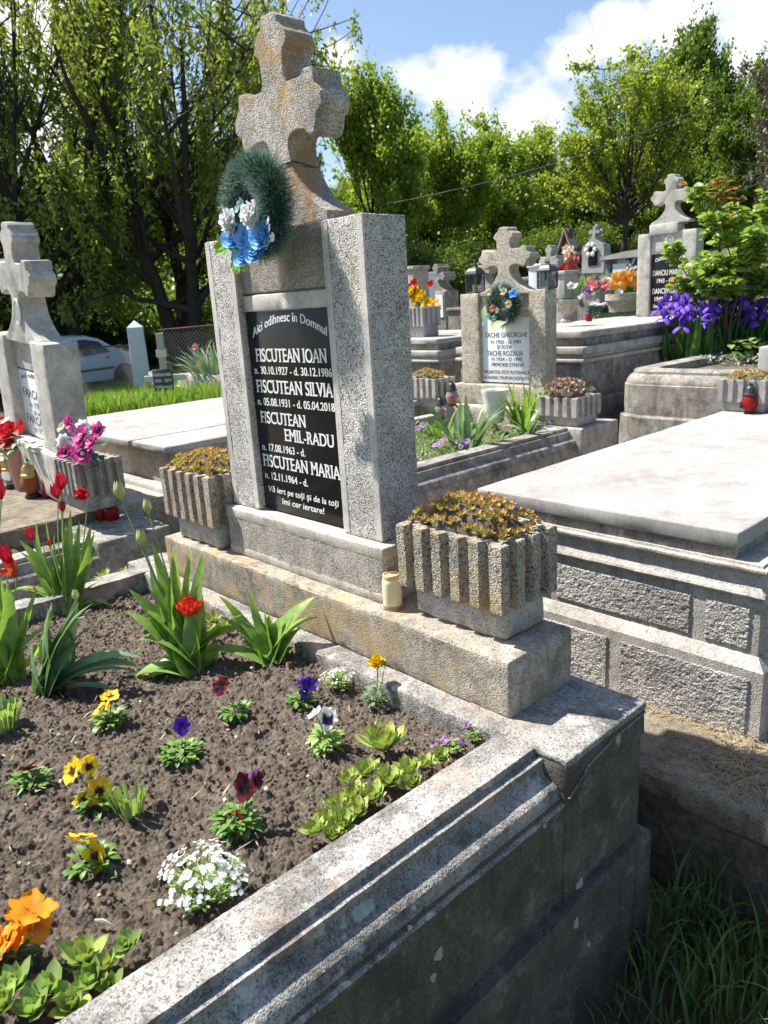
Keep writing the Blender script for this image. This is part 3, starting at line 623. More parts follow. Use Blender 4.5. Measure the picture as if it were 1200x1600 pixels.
def leek_mat(label, x0, x1, y0, y1, z, R, n, mat, seed, hump=.05, leaves=16, group=None, jit=.3):
    rr = random.Random(seed); m = MB(); t = thing('houseleek_clump', label, 'houseleeks', ((x0 + x1) / 2, (y0 + y1) / 2, z), 0, group)
    nx = max(2, int(round((x1 - x0) / (R * 1.12)))); ny = max(2, int(round((y1 - y0) / (R * 1.12))))
    for i in range(nx):
        for j in range(ny):
            a = (i + .5 + rr.uniform(-jit, jit)) / nx; b = (j + .5 + rr.uniform(-jit, jit)) / ny; e = 1 - max(abs(2 * a - 1), abs(2 * b - 1)) ** 3
            p = V(x0 + (x1 - x0) * a, y0 + (y1 - y0) * b, z + hump * e + rr.uniform(-.006, .008)); nor = V((a - .5) * 1.3, (b - .5) * 1.3, 1)
            rosette(m, p, R * rr.uniform(.75, 1.2), rr, nor, leaves, .3)
    m.build('rosettes', mat, t, angle=180)
    m = MB(); k = 9
    for i in range(k):
        for j in range(k):
            pass
    m.ball(((x0 + x1) / 2, (y0 + y1) / 2, z), 1, 14, ((x1 - x0) / 2 * .95, (y1 - y0) / 2 * .95, hump * .9)); m.build('cushion', SOIL, t)
    return t
leek_mat('dense mat of red and green houseleeks filling the planter right of the black plaque', .575, .91, -.05, .145, -.618, .0215, 60, LF_leek_red, 3, .075, 17)
leek_mat('mat of yellowish houseleeks filling the planter left of the black plaque', -.78, -.44, -.095, .105, -.602, .0215, 60, LF_leek_red, 4, .065, 16)
# ---------------------------------------------------------------- candle jar
def jar():
    c = at(614, 953, z=-.889); x, y = c[0] - .012, c[1] + .012; t = thing('candle_jar', 'cream wax candle in a glass jar on the plinth beside the lichened planter', 'candle jar', (x, y, -.889))
    m = MB(); m.lathe([(.0, .0), (.025, .0), (.028, .004), (.029, .012), (.029, .082), (.0275, .092), (.0235, .099), (.0235, .104)], (x, y, -.889), 28); m.build('jar', WAX_cream, t)
    m = MB(); m.lathe([(.0242, .098), (.0262, .099), (.0262, .107), (.0245, .1095), (.0215, .1095), (.021, .1), (.0, .0985)], (x, y, -.889), 28); m.build('rim', plain('jar_rim', (.62, .42, .2), .3), t)
    m = MB(); m.lathe([(.0291, .004), (.0295, .006), (.0295, .013), (.0291, .0145)], (x, y, -.889), 28); m.build('sediment_ring', plain('brown_residue', (.38, .22, .09), .5), t)
jar()
# ---------------------------------------------------------------- flowers of cloth and card
def carnation(m, c, nor, R, rr, n=34):
    nor = nrm(nor); a = nrm(np.cross(nor, V(.3, .2, 1))); b = np.cross(nor, a)
    for i in range(n):
        q = (i + .5) / n; th = i * 2.4 + rr.random() * .4; el = 1.45 * (1 - q) - .15 + rr.uniform(-.1, .1); d = (a * math.cos(th) + b * math.sin(th)) * math.cos(el) + nor * math.sin(el)
        pn = np.cross(d, np.cross(nor, d) + 1e-3); m.petal(np.asarray(c), d, pn if pn @ nor > 0 else -pn, R * rr.uniform(.8, 1.08), R * 1.05, .15, 4, 6, .07, rr)
def rosebud(m, c, nor, R, rr, layers=4, open_=.6):
    """cup of overlapping round petals, tight in the middle"""
    nor = nrm(nor); a = nrm(np.cross(nor, V(.3, .2, 1))); b = np.cross(nor, a); c = np.asarray(c)
    for l in range(layers):
        q = (l + .6) / layers; k = 3 + l; rad = R * (.15 + .72 * q ** 1.1 * (.7 + .5 * open_)); h = R * (.85 - .3 * q * open_); wid = 2 * PI / k * 1.3
        for i in range(k):
            th0 = 2 * PI * i / k + l * .8 + rr.uniform(-.15, .15); vs = []; n, mm = 5, 6
            for u in range(n + 1):
                for j in range(mm + 1):
                    e = 2 * j / mm - 1; z = u / n * (1 - .22 * e * e); th = th0 + e * wid / 2; r_ = rad * (.35 + .65 * math.sin(min(1, z * 1.35) * PI / 2)) + R * .3 * q * max(0, z - .6) * 2.5 + R * .03 * i / k + R * .04 * (1 - e * e); vs.append(c + (a * math.cos(th) + b * math.sin(th)) * r_ + nor * (h * z - R * .35))
            m.add(vs, [(u * (mm + 1) + j, u * (mm + 1) + j + 1, (u + 1) * (mm + 1) + j + 1, (u + 1) * (mm + 1) + j) for u in range(n) for j in range(mm)], [u / n for u in range(n + 1) for j in range(mm + 1)])
def daisy(m, c, nor, R, rr, n=9, cup=.12, wd=.5, layers=1, ruff=.02):
    nor = nrm(nor); a = nrm(np.cross(nor, V(.3, .2, 1))); b = np.cross(nor, a)
    for l in range(layers):
        for i in range(n):
            th = 2 * PI * (i + .5 * l) / n + rr.uniform(-.1, .1); el = .1 + .3 * l + rr.uniform(-.1, .1); o = a * math.cos(th) + b * math.sin(th); d = o * math.cos(el) + nor * math.sin(el); pn = nor * math.cos(el) - o * math.sin(el)
            m.petal(np.asarray(c), d, pn, R * (1 - .22 * l), R * wd, cup, 4, 4, ruff, rr)
def wreath(cx, cy, cz, R, r, n, label, group=None, tilt=0., needle=.05, seed=2, sw=.0006):
    t = thing('wreath', label, 'wreath', (cx, cy, cz - R - r), 0, group); rr = np.random.RandomState(seed); th = rr.rand(n) * 2 * PI; ph = rr.rand(n) * 2 * PI
    o = np.stack([np.cos(th), 0 * th, np.sin(th)], 1); Y_ = V(0, -1, 0); d = o * np.cos(ph)[:, None] + Y_ * np.sin(ph)[:, None]
    base = V(cx, cy, cz) + o * R + d * r * .25; tang = np.stack([-np.sin(th), 0 * th, np.cos(th)], 1)
    dd = d + tang * rr.uniform(-.55, .55, (n, 1)) + rr.normal(0, .15, (n, 3)); dd /= np.linalg.norm(dd, axis=1, keepdims=True); L = needle * rr.uniform(.7, 1.25, n)
    tip = base + dd * L[:, None]; tip[:, 1] = np.minimum(tip[:, 1], cy + r * .75); s = np.cross(dd, rr.normal(0, 1, (n, 3))); s /= np.linalg.norm(s, axis=1, keepdims=True); w = sw * (R / .11)
    vs = np.empty((n * 4, 3)); vs[0::4] = base - s * w; vs[1::4] = base + s * w; vs[2::4] = tip + s * w * .5; vs[3::4] = tip - s * w * .5; tt = np.tile([0, 0, 1, 1], n)
    q = np.arange(n) * 4; m = MB().addq(vs, np.stack([q, q + 1, q + 2, q + 3], 1), tt); m.build('tinsel_ring', NEEDLE, t, smooth=False)
    m = MB(); m.tube([V(cx + R * math.cos(a), cy, cz + R * math.sin(a)) for a in np.linspace(0, 2 * PI, 40)], r * .3, 6, t=0.); m.build('core', NEEDLE, t)
    return t
def main_wreath():
    cx, cy, cz = .03, -.083, .302; rr = random.Random(8)
    t = wreath(cx, cy, cz, .1, .058, 17000, 'dark green tinsel wreath with white and blue silk flowers hanging on the foreground tombstone', needle=.05)
    f = V(-.45, -.8, .1)
    for (u, v) in ((366, 346), (399, 336)):
        m = MB(); carnation(m, at(u, v, y=-.20), f, .043, rr, 60); m.build('white_carnation', PT_white, t, angle=180)
    for (u, v) in ((365, 370), (384, 368), (408, 368), (383, 399), (400, 391), (398, 377)):
        m = MB(); rosebud(m, at(u, v, y=-.195) , nrm(V(.15, -.85, .25) + V(rr.uniform(-.35, .35), 0, rr.uniform(-.3, .3))), .034, rr, 4, 1.); m.build('blue_rose', PT_blue, t, angle=180)
    for (u, v, R) in ((352, 328, .016), (378, 318, .014), (349, 352, .014), (422, 356, .012), (427, 371, .012), (418, 380, .013), (420, 345, .011), (346, 340, .013), (372, 326, .013), (390, 352, .012)):
        m = MB(); daisy(m, at(u, v, y=-.195), nrm(f + V(rr.uniform(-.5, .5), 0, rr.uniform(-.4, .4))), R * 1.3, rr, 5, .2, .8); m.build('small_flower', PT_teal if R > .0125 else PT_white, t, angle=180)
    m = MB()
    for (u, v, n_) in ((393, 354, 6), (372, 388, 6), (370, 375, 4), (410, 355, 4), (375, 400, 4), (362, 362, 4)):
        for k in range(n_):
            a = rr.random() * 6.28; d = V(math.cos(a), -.4, math.sin(a)); m.leaf(at(u, v, y=-.18), d, V(0, -1, 0), .045, .022, .5, 3)
    m.build('silk_leaves', leafmat('green_silk', (.02, .2, .1), (.04, .3, .16), trans=.15), t, angle=180)
    m = MB()
    for (u, v, n_) in ((348, 384, 7), (373, 408, 7), (352, 380, 4), (380, 412, 3)):
        for k in range(n_):
            a = rr.random() * 6.28; d = V(math.cos(a), -.5, math.sin(a)); m.leaf(at(u, v, y=-.185), d, V(0, -1, 0), .04, .027, .4, 3)
    m.build('lime_leaves', SILK_BRIGHT, t, angle=180)
main_wreath()
# ---------------------------------------------------------------- soil bed
def soil_h(x, y):
    """height of the bed surface without crumbs"""
    x = np.asarray(x, float); y = np.asarray(y, float); P = np.stack([x.ravel(), y.ravel(), 0 * x.ravel()], 1)
    h = -1.112 + .018 * np.cos((x - .05) * 1.5) + .03 * vnoise(P, 3.2, 11).reshape(x.shape) + .022 * vnoise(P, 9, 12).reshape(x.shape)
    edge = np.clip((x - .86) / .15, 0, 1); return h - .012 * edge ** 2
def soil():
    nx, ny = 760, 820; ax = np.linspace(-.915, 1.02, nx); ay = -.195 - (np.linspace(0, 1, ny) ** 1.0) * 2.2; X, Y = np.meshgrid(ax, ay, indexing='ij'); H = soil_h(X, Y)
    rr = np.random.RandomState(4); dx = ax[1] - ax[0]; dy = abs(ay[1] - ay[0]); B = np.zeros_like(H)
    P = np.stack([X.ravel(), Y.ravel(), 0 * X.ravel()], 1); wx = (X + .007 * vnoise(P, 90, 1).reshape(X.shape)); wy = (Y + .007 * vnoise(P, 90, 2).reshape(X.shape))
    for (n, r0, r1) in ((150, .012, .022), (2600, .006, .012), (34000, .0026, .006)):     # crumbs of three sizes
        cx = rr.uniform(-.915, 1.02, n); cy = rr.uniform(-2.4, -.195, n); rad = rr.uniform(r0, r1, n) * rr.uniform(.7, 1, n)
        for a, b, r in zip(cx, cy, rad):
            i0 = int((a - r * 1.4 - ax[0]) / dx); i1 = int((a + r * 1.4 - ax[0]) / dx) + 1; j0 = int((ay[0] - b - r * 1.4) / dy); j1 = int((ay[0] - b + r * 1.4) / dy) + 1
            i0, j0 = max(i0, 0), max(j0, 0); i1, j1 = min(i1, nx), min(j1, ny)
            if i1 <= i0 or j1 <= j0: continue
            q = 1 - ((wx[i0:i1, j0:j1] - a) ** 2 + (wy[i0:i1, j0:j1] - b) ** 2) / (r * r); h = np.clip(q * 1.6, 0, 1) ** .6 * r * 1.05 + (q > 0) * ((wx[i0:i1, j0:j1] - a) * rr.normal(0, .4) + (wy[i0:i1, j0:j1] - b) * rr.normal(0, .4))
            B[i0:i1, j0:j1] = np.maximum(B[i0:i1, j0:j1], h + .45 * B[i0:i1, j0:j1] * (q > 0))
    H = H + B - .01 + .006 * vnoise(P, 190, 5).reshape(X.shape); n = ny; i, j = np.meshgrid(np.arange(nx - 1), np.arange(ny - 1), indexing='ij'); q = (i * n + j).ravel()
    F = np.stack([q, q + 1, q + n + 1, q + n], 1); o = MB().addq(np.stack([X.ravel(), Y.ravel(), H.ravel()], 1), F).build('soil', SOIL, angle=180); tag(o, kind='structure')
soil()
def bed(u, v):
    p = at(u, v, z=-1.105)
    for _ in range(4): p = at(u, v, z=float(soil_h(np.array([p[0]]), np.array([p[1]]))[0]) - .002)
    return p
def at_d(u, v, p):
    """point on the ray of a pixel, as far away as p along the view axis"""
    d = ray(u, v); ax_ = RX @ V(0, 0, -1.); t = ((p - CAM) @ ax_) / (d @ ax_); return CAM + t * d
PT_yellow2 = petalmat('pansy_yellow_light', (.06, .02, .01), (.82, .6, .03), .25, .45)
GT = 'tulip plants in the flower bed'; GPn = 'pansies in the flower bed'
def stem(m, p0, p1, r=.0032, sag=.02, side=V(0, 0, 0)):
    p0 = np.asarray(p0); p1 = np.asarray(p1); pts = []
    for i in range(9):
        q = i / 8; pts.append(p0 + (p1 - p0) * q + side * math.sin(PI * q) * sag)
    m.tube(pts, [r * (1.1 - .3 * i / 8) for i in range(9)], 6)
def tulip_bloom(m, c, axis, L, rr, open_=.0, n=6, wd=.62):
    A = nrm(axis); a = nrm(np.cross(A, V(.3, .2, 1) if abs(A[2]) < .9 else V(1, 0, .1))); b = np.cross(A, a)
    for i in range(n):
        th = 2 * PI * i / n + (.5 if i % 2 else 0) * .3 + rr.uniform(-.08, .08); o = a * math.cos(th) + b * math.sin(th); inn = .92 if i % 2 else 1.
        vs = []; nn, mm = 7, 5
        for k in range(nn + 1):
            q = k / nn; rad = L * (.33 * math.sin(min(1, q * 1.5 + .12) * PI / 2) + open_ * .5 * q * q - (0. if open_ > .25 else .24 * max(0, q - .4) ** 1.3)) * inn; w = L * wd * math.sin(PI * min(.96, .12 + q ** .8 * .86)) * .5
            for j in range(mm + 1):
                e = 2 * j / mm - 1; an = e * w / max(rad, L * .12) * .8
                oo = o * math.cos(an) + np.cross(A, o) * math.sin(an); vs.append(np.asarray(c) + A * (L * q * (1 - .08 * e * e)) + oo * max(rad, L * .03))
        m.add(vs, [(k * (mm + 1) + j, k * (mm + 1) + j + 1, (k + 1) * (mm + 1) + j + 1, (k + 1) * (mm + 1) + j) for k in range(nn) for j in range(mm)], [k / nn for k in range(nn + 1) for j in range(mm + 1)])
def tulip(label, base, leaves, blooms, mat=LF_tulip, seed=1):
    """leaves: pixel of each leaf tip (+ width, bend) ; blooms: (pixel of stem end, size, axis, petals, openness)"""
    rr = random.Random(seed); b = bed(*base); t = thing('tulip_plant', label, 'tulip', tuple(b), 0, GT); m = MB()
    leaves = leaves + [(l[0] + rr.uniform(-14, 14), l[1] + rr.uniform(8, 45), l[2] * .9, l[3] + rr.uniform(-.1, .5)) for l in leaves if rr.random() < .75]
    for lf in leaves:
        u, v, w, bend = lf[:4]; w *= 1.45; off = V(rr.uniform(-.035, .035), rr.uniform(-.035, .035), 0); p0 = b + off - V(0, 0, .01); sft = lf[4] if len(lf) > 4 else 0
        tip = at_d(u, v, b + V(.0, -sft, 0)); d = tip - p0; L = np.linalg.norm(d) * (1 + .12 * abs(bend)); ax_ = nrm(d); up = nrm(V(0, 0, 1) - ax_ * ax_[2] + 1e-4 * V(1, 0, 0)); side = np.cross(ax_, up)
        if abs(ax_[2]) > .85: up = nrm(V(rr.uniform(-1, 1), rr.uniform(-1, 1), .2)); up = nrm(up - ax_ * (up @ ax_))
        ca, sa = math.cos(bend * .5), math.sin(bend * .5); d0 = nrm(ax_ * ca + up * sa)
        m.leaf(p0, d0, up, L, w, bend, 9, .32, .62, .75, twist=rr.uniform(-.5, .5), base_w=.45)
    m.build('leaves', mat, t, angle=180)
    for bl in blooms:
        u, v, L, axis, pm, op, n = bl[:7]; L *= 1.3; dep = bl[7] if len(bl) > 7 else 0.
        c = at_d(u, v, b + V(0, -dep, 0)); A = nrm(V(*axis)); foot = c - A * L * .5; m = MB(); stem(m, b + V(rr.uniform(-.02, .02), rr.uniform(-.02, .02), -.01), foot, .003, .03, V(rr.uniform(-1, 1), rr.uniform(-1, 1), .3) * .6); m.build('stem', LF_stem, t)
        m = MB(); tulip_bloom(m, foot, A, L, rr, op, n); m.build('bloom', pm, t, angle=180)
    return t
tulip('clump of red tulips with five open or nodding flowers beside the neighbouring grave', (108, 955), [(30, 850, .045, .3), (75, 812, .035, .2), (112, 800, .03, -.2), (125, 815, .03, .1), (138, 822, .032, .2), (166, 852, .04, .5), (150, 880, .035, .6), (60, 900, .04, .7), (95, 830, .035, .1), (88, 860, .035, .3), (140, 860, .035, .2), (50, 880, .04, .5), (155, 915, .04, 1.2), (20, 935, .04, 1.4), (45, 940, .04, 1.3), (120, 850, .03, 0), (103, 820, .03, .15), (70, 850, .035, .2), (130, 880, .04, .4), (175, 960, .04, 1.8)],
      [(87, 767, .052, (.05, -.1, 1), PT_red, .06, 6), (95, 752, .058, (.35, -.1, 1), PT_pink if False else PT_red, .0, 6), (130, 772, .05, (.5, -.75, .25), PT_red, .3, 6), (97, 791, .036, (.1, 0, 1), PT_red, -.05, 6), (47, 834, .045, (-.1, -.2, 1), PT_red, .08, 6), (78, 848, .028, (.25, 0, 1), PT_red, -.08, 6), (50, 920, .03, (.1, -.4, 1), PT_orange, .3, 5)], seed=3)
tulip('tulips with one dark red and one wide open orange flower at the left edge', (10, 1065), [(-25, 900, .05, .3), (5, 905, .05, .2), (22, 935, .045, .2), (40, 1000, .05, .5), (60, 915, .03, .1), (-30, 1000, .05, .6), (30, 1060, .045, 1.6), (18, 960, .045, .2), (70, 945, .035, .6), (-10, 940, .05, .3)],
      [(8, 866, .05, (-.1, -.2, 1), PT_red, .05, 6), (16, 890, .05, (.1, -.5, .8), PT_orange, .55, 6), (-2, 765, .05, (-.2, 0, 1), PT_red, .05, 6)], seed=5)
tulip('flowerless tulip with broad grey green leaves spreading low over the dark soil', (78, 1080), [(75, 950, .03, .1), (62, 1000, .03, .2), (88, 950, .05, .7), (118, 935, .04, .3), (150, 955, .045, .9), (180, 968, .03, .7), (215, 1050, .045, 1.3), (55, 1000, .035, .4), (132, 1010, .05, .8), (100, 1000, .045, .3), (205, 1060, .035, .9)], [(118, 930, .03, (.1, 0, 1), PT_bud, -.1, 6)], LF_tulip2, seed=8)
tulip('tulip with pale green closed buds and one ruffled scarlet flower in front of the tombstone', (300, 1045), [(235, 852, .05, .15), (270, 850, .055, .1), (305, 856, .045, .25), (200, 930, .05, .4), (195, 970, .045, .9), (215, 1020, .06, 1.6), (215, 1075, .05, 1.4), (240, 905, .05, .25), (255, 940, .05, .3), (378, 970, .055, .8), (345, 990, .05, .5), (285, 920, .055, .2), (315, 930, .045, .2), (240, 1060, .05, 1.3), (225, 960, .05, .6), (325, 980, .05, .2), (265, 1000, .06, .4)],
      [(186, 766, .05, (-.2, 0, 1), PT_bud, -.1, 6), (230, 791, .04, (-.05, 0, 1), PT_bud, -.12, 6), (221, 841, .048, (-.2, 0, 1), PT_bud, -.08, 6)], seed=11)
def double_bloom():
    t = [o for o in C.objects if o.name.startswith('tulip_plant') and 'scarlet' in o.get('label', '')][0]; b = np.array(t.location); rr = random.Random(2); c = at_d(296, 945, b + V(0, -.06, 0)); m = MB()
    for l in range(6):
        for i in range(7):
            th = 2 * PI * i / 7 + l * .45; el = 1.5 - .12 * l; o = V(math.cos(th), math.sin(th), 0); d = o * math.cos(el) + V(0, 0, math.sin(el)); m.petal(c + o * .0045 * l - V(0, 0, .03), d, o * math.sin(el) - V(0, 0, math.cos(el)), .06 * rr.uniform(.8, 1.05) - .003 * l, .034, -.18, 5, 5, .08, rr)
    m.build('ruffled_bloom', petalmat('scarlet', (.6, .05, .01), (.7, .05, .02), 0, .6), t, angle=180); m = MB(); stem(m, b, c - V(0, 0, .01), .0032, .02, V(-.5, 0, 0)); m.build('stem', LF_stem, t)
double_bloom()
tulip('flowerless tulip with broad cupped leaves close to the foot of the plinth', (428, 1030), [(492, 942, .06, .5), (460, 965, .06, .4), (395, 925, .035, .3), (350, 935, .03, .8), (370, 975, .04, .9), (415, 950, .06, .1), (440, 965, .06, .1), (325, 1035, .035, 1.2), (380, 1000, .05, .5), (405, 965, .05, .2), (470, 985, .05, .6)], [], LF_tulip, seed=14)
def small_foliage(m, b, R, H, n, rr, L=.022, wd=.011):
    for i in range(n):
        th = rr.random() * 6.28; q = rr.random() ** .6; r = R * q; z = H * rr.random() * (1 - .5 * q); d = V(math.cos(th), math.sin(th), rr.uniform(-.1, .9)); m.leaf(b + V(math.cos(th) * r * .7, math.sin(th) * r * .7, z), d, V(0, 0, 1), L * rr.uniform(.6, 1.25), wd * rr.uniform(.7, 1.2), rr.uniform(.2, 1.1), 3, .2, .7, .7)
def pansy_face(m, mf, c, nor, R, rr):
    """five overlapping petals; mf takes the lower, darker faced three"""
    nor = nrm(nor); up = V(0, 0, 1) - nor * nor[2]; up = nrm(up + 1e-3); sd = np.cross(up, nor); c = np.asarray(c)
    for (a, k, w, z, mm) in ((.55, 1.05, 1.05, -.004, m), (-.55, 1.05, 1.05, -.006, m), (1.55, .95, .95, .001, mf), (-1.55, .95, .95, .002, mf), (3.14, 1.02, 1.2, .004, mf)):
        a += rr.uniform(-.1, .1); d = up * math.cos(a) + sd * math.sin(a); mm.petal(c + nor * z, nrm(d + nor * rr.uniform(-.05, .22)), nor, R * k, R * w, rr.uniform(-.05, .2), 5, 6, .05, rr, shape=.6)
def pansy(label, base, faces, fol=(.04, .03, 60), mats=(PT_yellow, PT_yellow), seed=1, leafm=LF_small, buds=()):
    rr = random.Random(seed); b = bed(*base); t = thing('pansy', label, 'pansy', tuple(b), 0, GPn); m = MB(); small_foliage(m, b, fol[0] * 1.25, fol[1] * 1.2, int(fol[2] * 1.5), rr, .027, .0145); m.build('foliage', leafm, t, angle=180)
    for fc in faces:
        u, v, R = fc[:3]; R *= 1.25; nor = V(*fc[3]) if len(fc) > 3 else V(.3, -.5, .6); c = at_d(u, v, b + V(.0, -.015, 0)); m = MB(); stem(m, b + V(0, 0, .01), c, .0014, .01, V(.3, .2, .5)); m.build('stalk', LF_small, t)
        mm = fc[4] if len(fc) > 4 else mats
        if mm[0] is mm[1]: m = MB(); pansy_face(m, m, c, nor, R, rr); m.build('flower', mm[0], t, angle=180)
        else: m = MB(); mf = m; f = MB(); f.mi = 1; pansy_face(m, f, c, nor, R, rr); m.m += f.m; o = m.n; m.v += f.v; m.t += f.t; m.f += [tuple(i + o for i in q) for q in f.f]; m.n += f.n; m.build('flower', [mm[0], mm[1]], t, angle=180)
    for (u, v, pm) in buds:
        c = at_d(u, v, b); m = MB(); tulip_bloom(m, c, V(.2, -.3, .6), .02, rr, -.05, 5); m.build('bud', pm, t, angle=180)
YW = (PT_yellow, PT_yellow2); GG = (PT_gold, PT_gold); PP = (PT_purple, PT_purple); WW = (PT_wine, PT_wine)
pansy('yellow pansy with two flowers stacked over a yellow bud, behind the other yellow pansies', (172, 1128), [(160, 1107, .023, (-.2, -.5, .7)), (172, 1089, .023, (.3, .1, .9))], (.04, .025, 60), YW, 1, buds=((179, 1127, PT_gold),))
pansy('violet pansy with a single two-petalled flower in the middle of the bed', (283, 1182), [(284, 1135, .02, (.7, -.3, .35))], (.048, .03, 70), PP, 2)
pansy('violet pansy with drooping dark flowers nearest the broad tulip leaves', (470, 1098), [(468, 1066, .02, (-.6, -.3, .5)), (484, 1070, .02, (.6, .1, .5)), (477, 1082, .016, (.2, -.9, .1))], (.036, .022, 45), PP, 3)
pansy('dark red pansy with one flower held high over its foliage', (368, 1118), [(347, 1072, .024, (.2, -.7, .45))], (.034, .028, 50), WW, 4)
pansy('low wine red pansy with one flower near the left edge', (52, 1225), [(43, 1200, .021, (-.5, .1, .6))], (.042, .03, 60), WW, 5)
pansy('golden pansy with four turned flowers beside the cut leaf stubs', (150, 1258), [(115, 1204, .026, (.2, -.8, .4)), (138, 1197, .022, (.9, .1, .2)), (155, 1236, .027, (.85, -.2, .3)), (137, 1253, .026, (-.1, -.2, .9)), (127, 1247, .018, (-.8, -.3, .2))], (.035, .03, 40), YW, 6)
pansy('yellow pansy with two floppy flowers in front of the golden pansy', (143, 1352), [(128, 1310, .028, (-.3, .4, .8)), (150, 1338, .028, (.3, -.8, .15))], (.042, .028, 55), YW, 7)
pansy('tall velvety dark red pansy with three flowers and a closed bud', (372, 1295), [(384, 1229, .027, (.3, -.8, .4)), (400, 1216, .017, (.9, .2, .3), (PT_lilac, PT_wine)), (367, 1284, .025, (.1, -.8, .35), (PT_winered, PT_wine))], (.045, .055, 90), WW, 8, LF_small, ((358, 1205, PT_wine),))
pansy('white pansy with purple face blotches between the violet pansy and the houseleeks', (508, 1165), [(513, 1122, .026, (.25, -.85, .25), (PT_white, PT_face)), (492, 1115, .02, (-.8, -.1, .3), (PT_white, PT_white))], (.042, .04, 60), WW, 9, LF_pale)
pansy('large orange pansy with overlapping ruffled flowers at the lower left corner', (18, 1500), [(48, 1425, .036, (.1, .2, .8)), (38, 1450, .034, (-.1, -.7, .5)), (58, 1447, .024, (.8, -.2, .4)), (10, 1475, .038, (-.2, -.6, .6)), (-12, 1490, .035, (-.2, -.7, .5))], (.045, .03, 60), GG, 10)
def cushion_flowers(name, label, cat, base, R, H, n, nf, mat, seed, fl=.006, leaf_=LF_pale, top=None):
    rr = random.Random(seed); b = bed(*base); t = thing(name, label, cat, tuple(b)); m = MB()
    for i in range(n):
        th = rr.random() * 6.28; q = math.sqrt(rr.random()); r = R * q; h = H * (1 - .45 * q * q) * rr.uniform(.3, 1); tip = b + V(math.cos(th) * r, math.sin(th) * r, h); m.tube([b + V(math.cos(th) * r * .3, math.sin(th) * r * .3, 0), tip], .0009, 3)
        for k in range(5):
            p = b + (tip - b) * rr.uniform(.35, 1); a = rr.random() * 6.28; m.leaf(p, V(math.cos(a), math.sin(a), .5), V(0, 0, 1), .014, .0045, .6, 2, .2)
    m.build('foliage', leaf_, t, angle=180); m = MB()
    for i in range(nf):
        th = rr.random() * 6.28; q = math.sqrt(rr.random()); r = R * q * 1.05; cc = b + V(math.cos(th) * r, math.sin(th) * r, H * (1.05 - .45 * q * q) * rr.uniform(.85, 1.05)); nor = nrm(V(math.cos(th) * q, math.sin(th) * q, 1.))
        for k in range(rr.randint(3, 7)):
            c = cc + V(rr.uniform(-.011, .011), rr.uniform(-.011, .011), rr.uniform(-.004, .005)); daisy(m, c, nor + V(rr.uniform(-.4, .4), rr.uniform(-.4, .4), 0), fl * rr.uniform(.75, 1.2), rr, 4, .05, .95)
    m.build('flowers', mat, t, angle=180); return t
cushion_flowers('candytuft', 'bushy white candytuft spilling over the kerb edge beneath the dark red pansy', 'candytuft', (322, 1400), .085, .09, 110, 48, PT_white, 21)
cushion_flowers('candytuft', 'small fading white candytuft beside the yellow marigold', 'candytuft', (530, 1075), .048, .06, 90, 22, PT_white, 22, .004)
cushion_flowers('aubretia', 'small purple flowered sprig where the kerb meets the plinth corner', 'aubretia', (742, 1158), .03, .05, 45, 5, PT_lilac, 23, .006)
cushion_flowers('aubretia', 'low lilac aubretia sprig against the inner kerb near the plinth corner', 'aubretia', (705, 1168), .035, .022, 35, 12, PT_lilac, 24, .005)
cushion_flowers('aubretia', 'faint lilac aubretia between the tulip clumps at the back', 'aubretia', (238, 950), .05, .03, 40, 16, PT_lilac, 25, .005)
def marigold():
    rr = random.Random(5); b = bed(588, 1100); t = thing('marigold', 'single bright yellow marigold on a leafy stem at the plinth', 'marigold', tuple(b)); m = MB(); small_foliage(m, b, .035, .07, 120, rr, .022, .006); m.build('foliage', LF_tulip2, t, angle=180)
    c = at_d(589, 1034, b); m = MB(); stem(m, b, c, .0022, .004, V(1, 0, 0)); m.build('stem', LF_stem, t); m = MB(); carnation(m, c - V(0, 0, .004), V(.15, -.25, .9), .026, rr, 46); m.build('bloom', PT_marigold, t, angle=180)
    c = at_d(601, 1039, b); m = MB(); stem(m, b, c, .0014, .004, V(1, 0, 0)); tulip_bloom(m, c, V(.2, 0, 1), .014, rr, -.1, 5); m.build('bud', LF_stem, t)
marigold()
def stubs(label, base, R, n, H, seed):
    rr = random.Random(seed); b = bed(*base); t = thing('cut_leaf_tuft', label, 'leaf stubs', tuple(b)); m = MB()
    for i in range(n):
        th = rr.random() * 6.28; r = R * math.sqrt(rr.random()); d = V(math.cos(th) * .3, math.sin(th) * .3, 1); L = H * rr.uniform(.7, 1.1); p = b + V(math.cos(th) * r, math.sin(th) * r, -.01); q = p + d * L; w = .004; s_ = nrm(V(math.sin(th), -math.cos(th), 0)) * w; k = V(math.cos(th), math.sin(th), 0) * w
        m.add([p - s_, p + k * .6, p + s_, q - s_ * 1.4, q + k * .9, q + s_ * 1.4], [(0, 1, 4, 3), (1, 2, 5, 4)], [0, 0, 0, 1, 1, 1])
    m.build('stubs', LF_pale, t, angle=180)
stubs('thick tuft of cut-back pale green leaf stubs at the left edge', (5, 1135), .035, 70, .075, 3); stubs('tuft of cut-back green leaf stubs beside the golden pansy', (205, 1268), .028, 26, .07, 4)
def leek_single(label, u, v, R, seed, n=30, lift=.02, wd=.42, mat=None):
    rr = random.Random(seed); b = bed(u, v); t = thing('houseleek_rosette', label, 'houseleek', tuple(b), 0, 'green houseleek rosettes along the kerb'); m = MB(); rosette(m, b + V(0, 0, lift), R * 1.12, rr, V(rr.uniform(-.2, .3), rr.uniform(-.4, .1), 1), n, .35, wd, 4); m.build('leaves', mat or LF_leek, t, angle=180)
leek_single('largest green houseleek rosette with dark leaf tips', 602, 1185, .075, 1, 44)
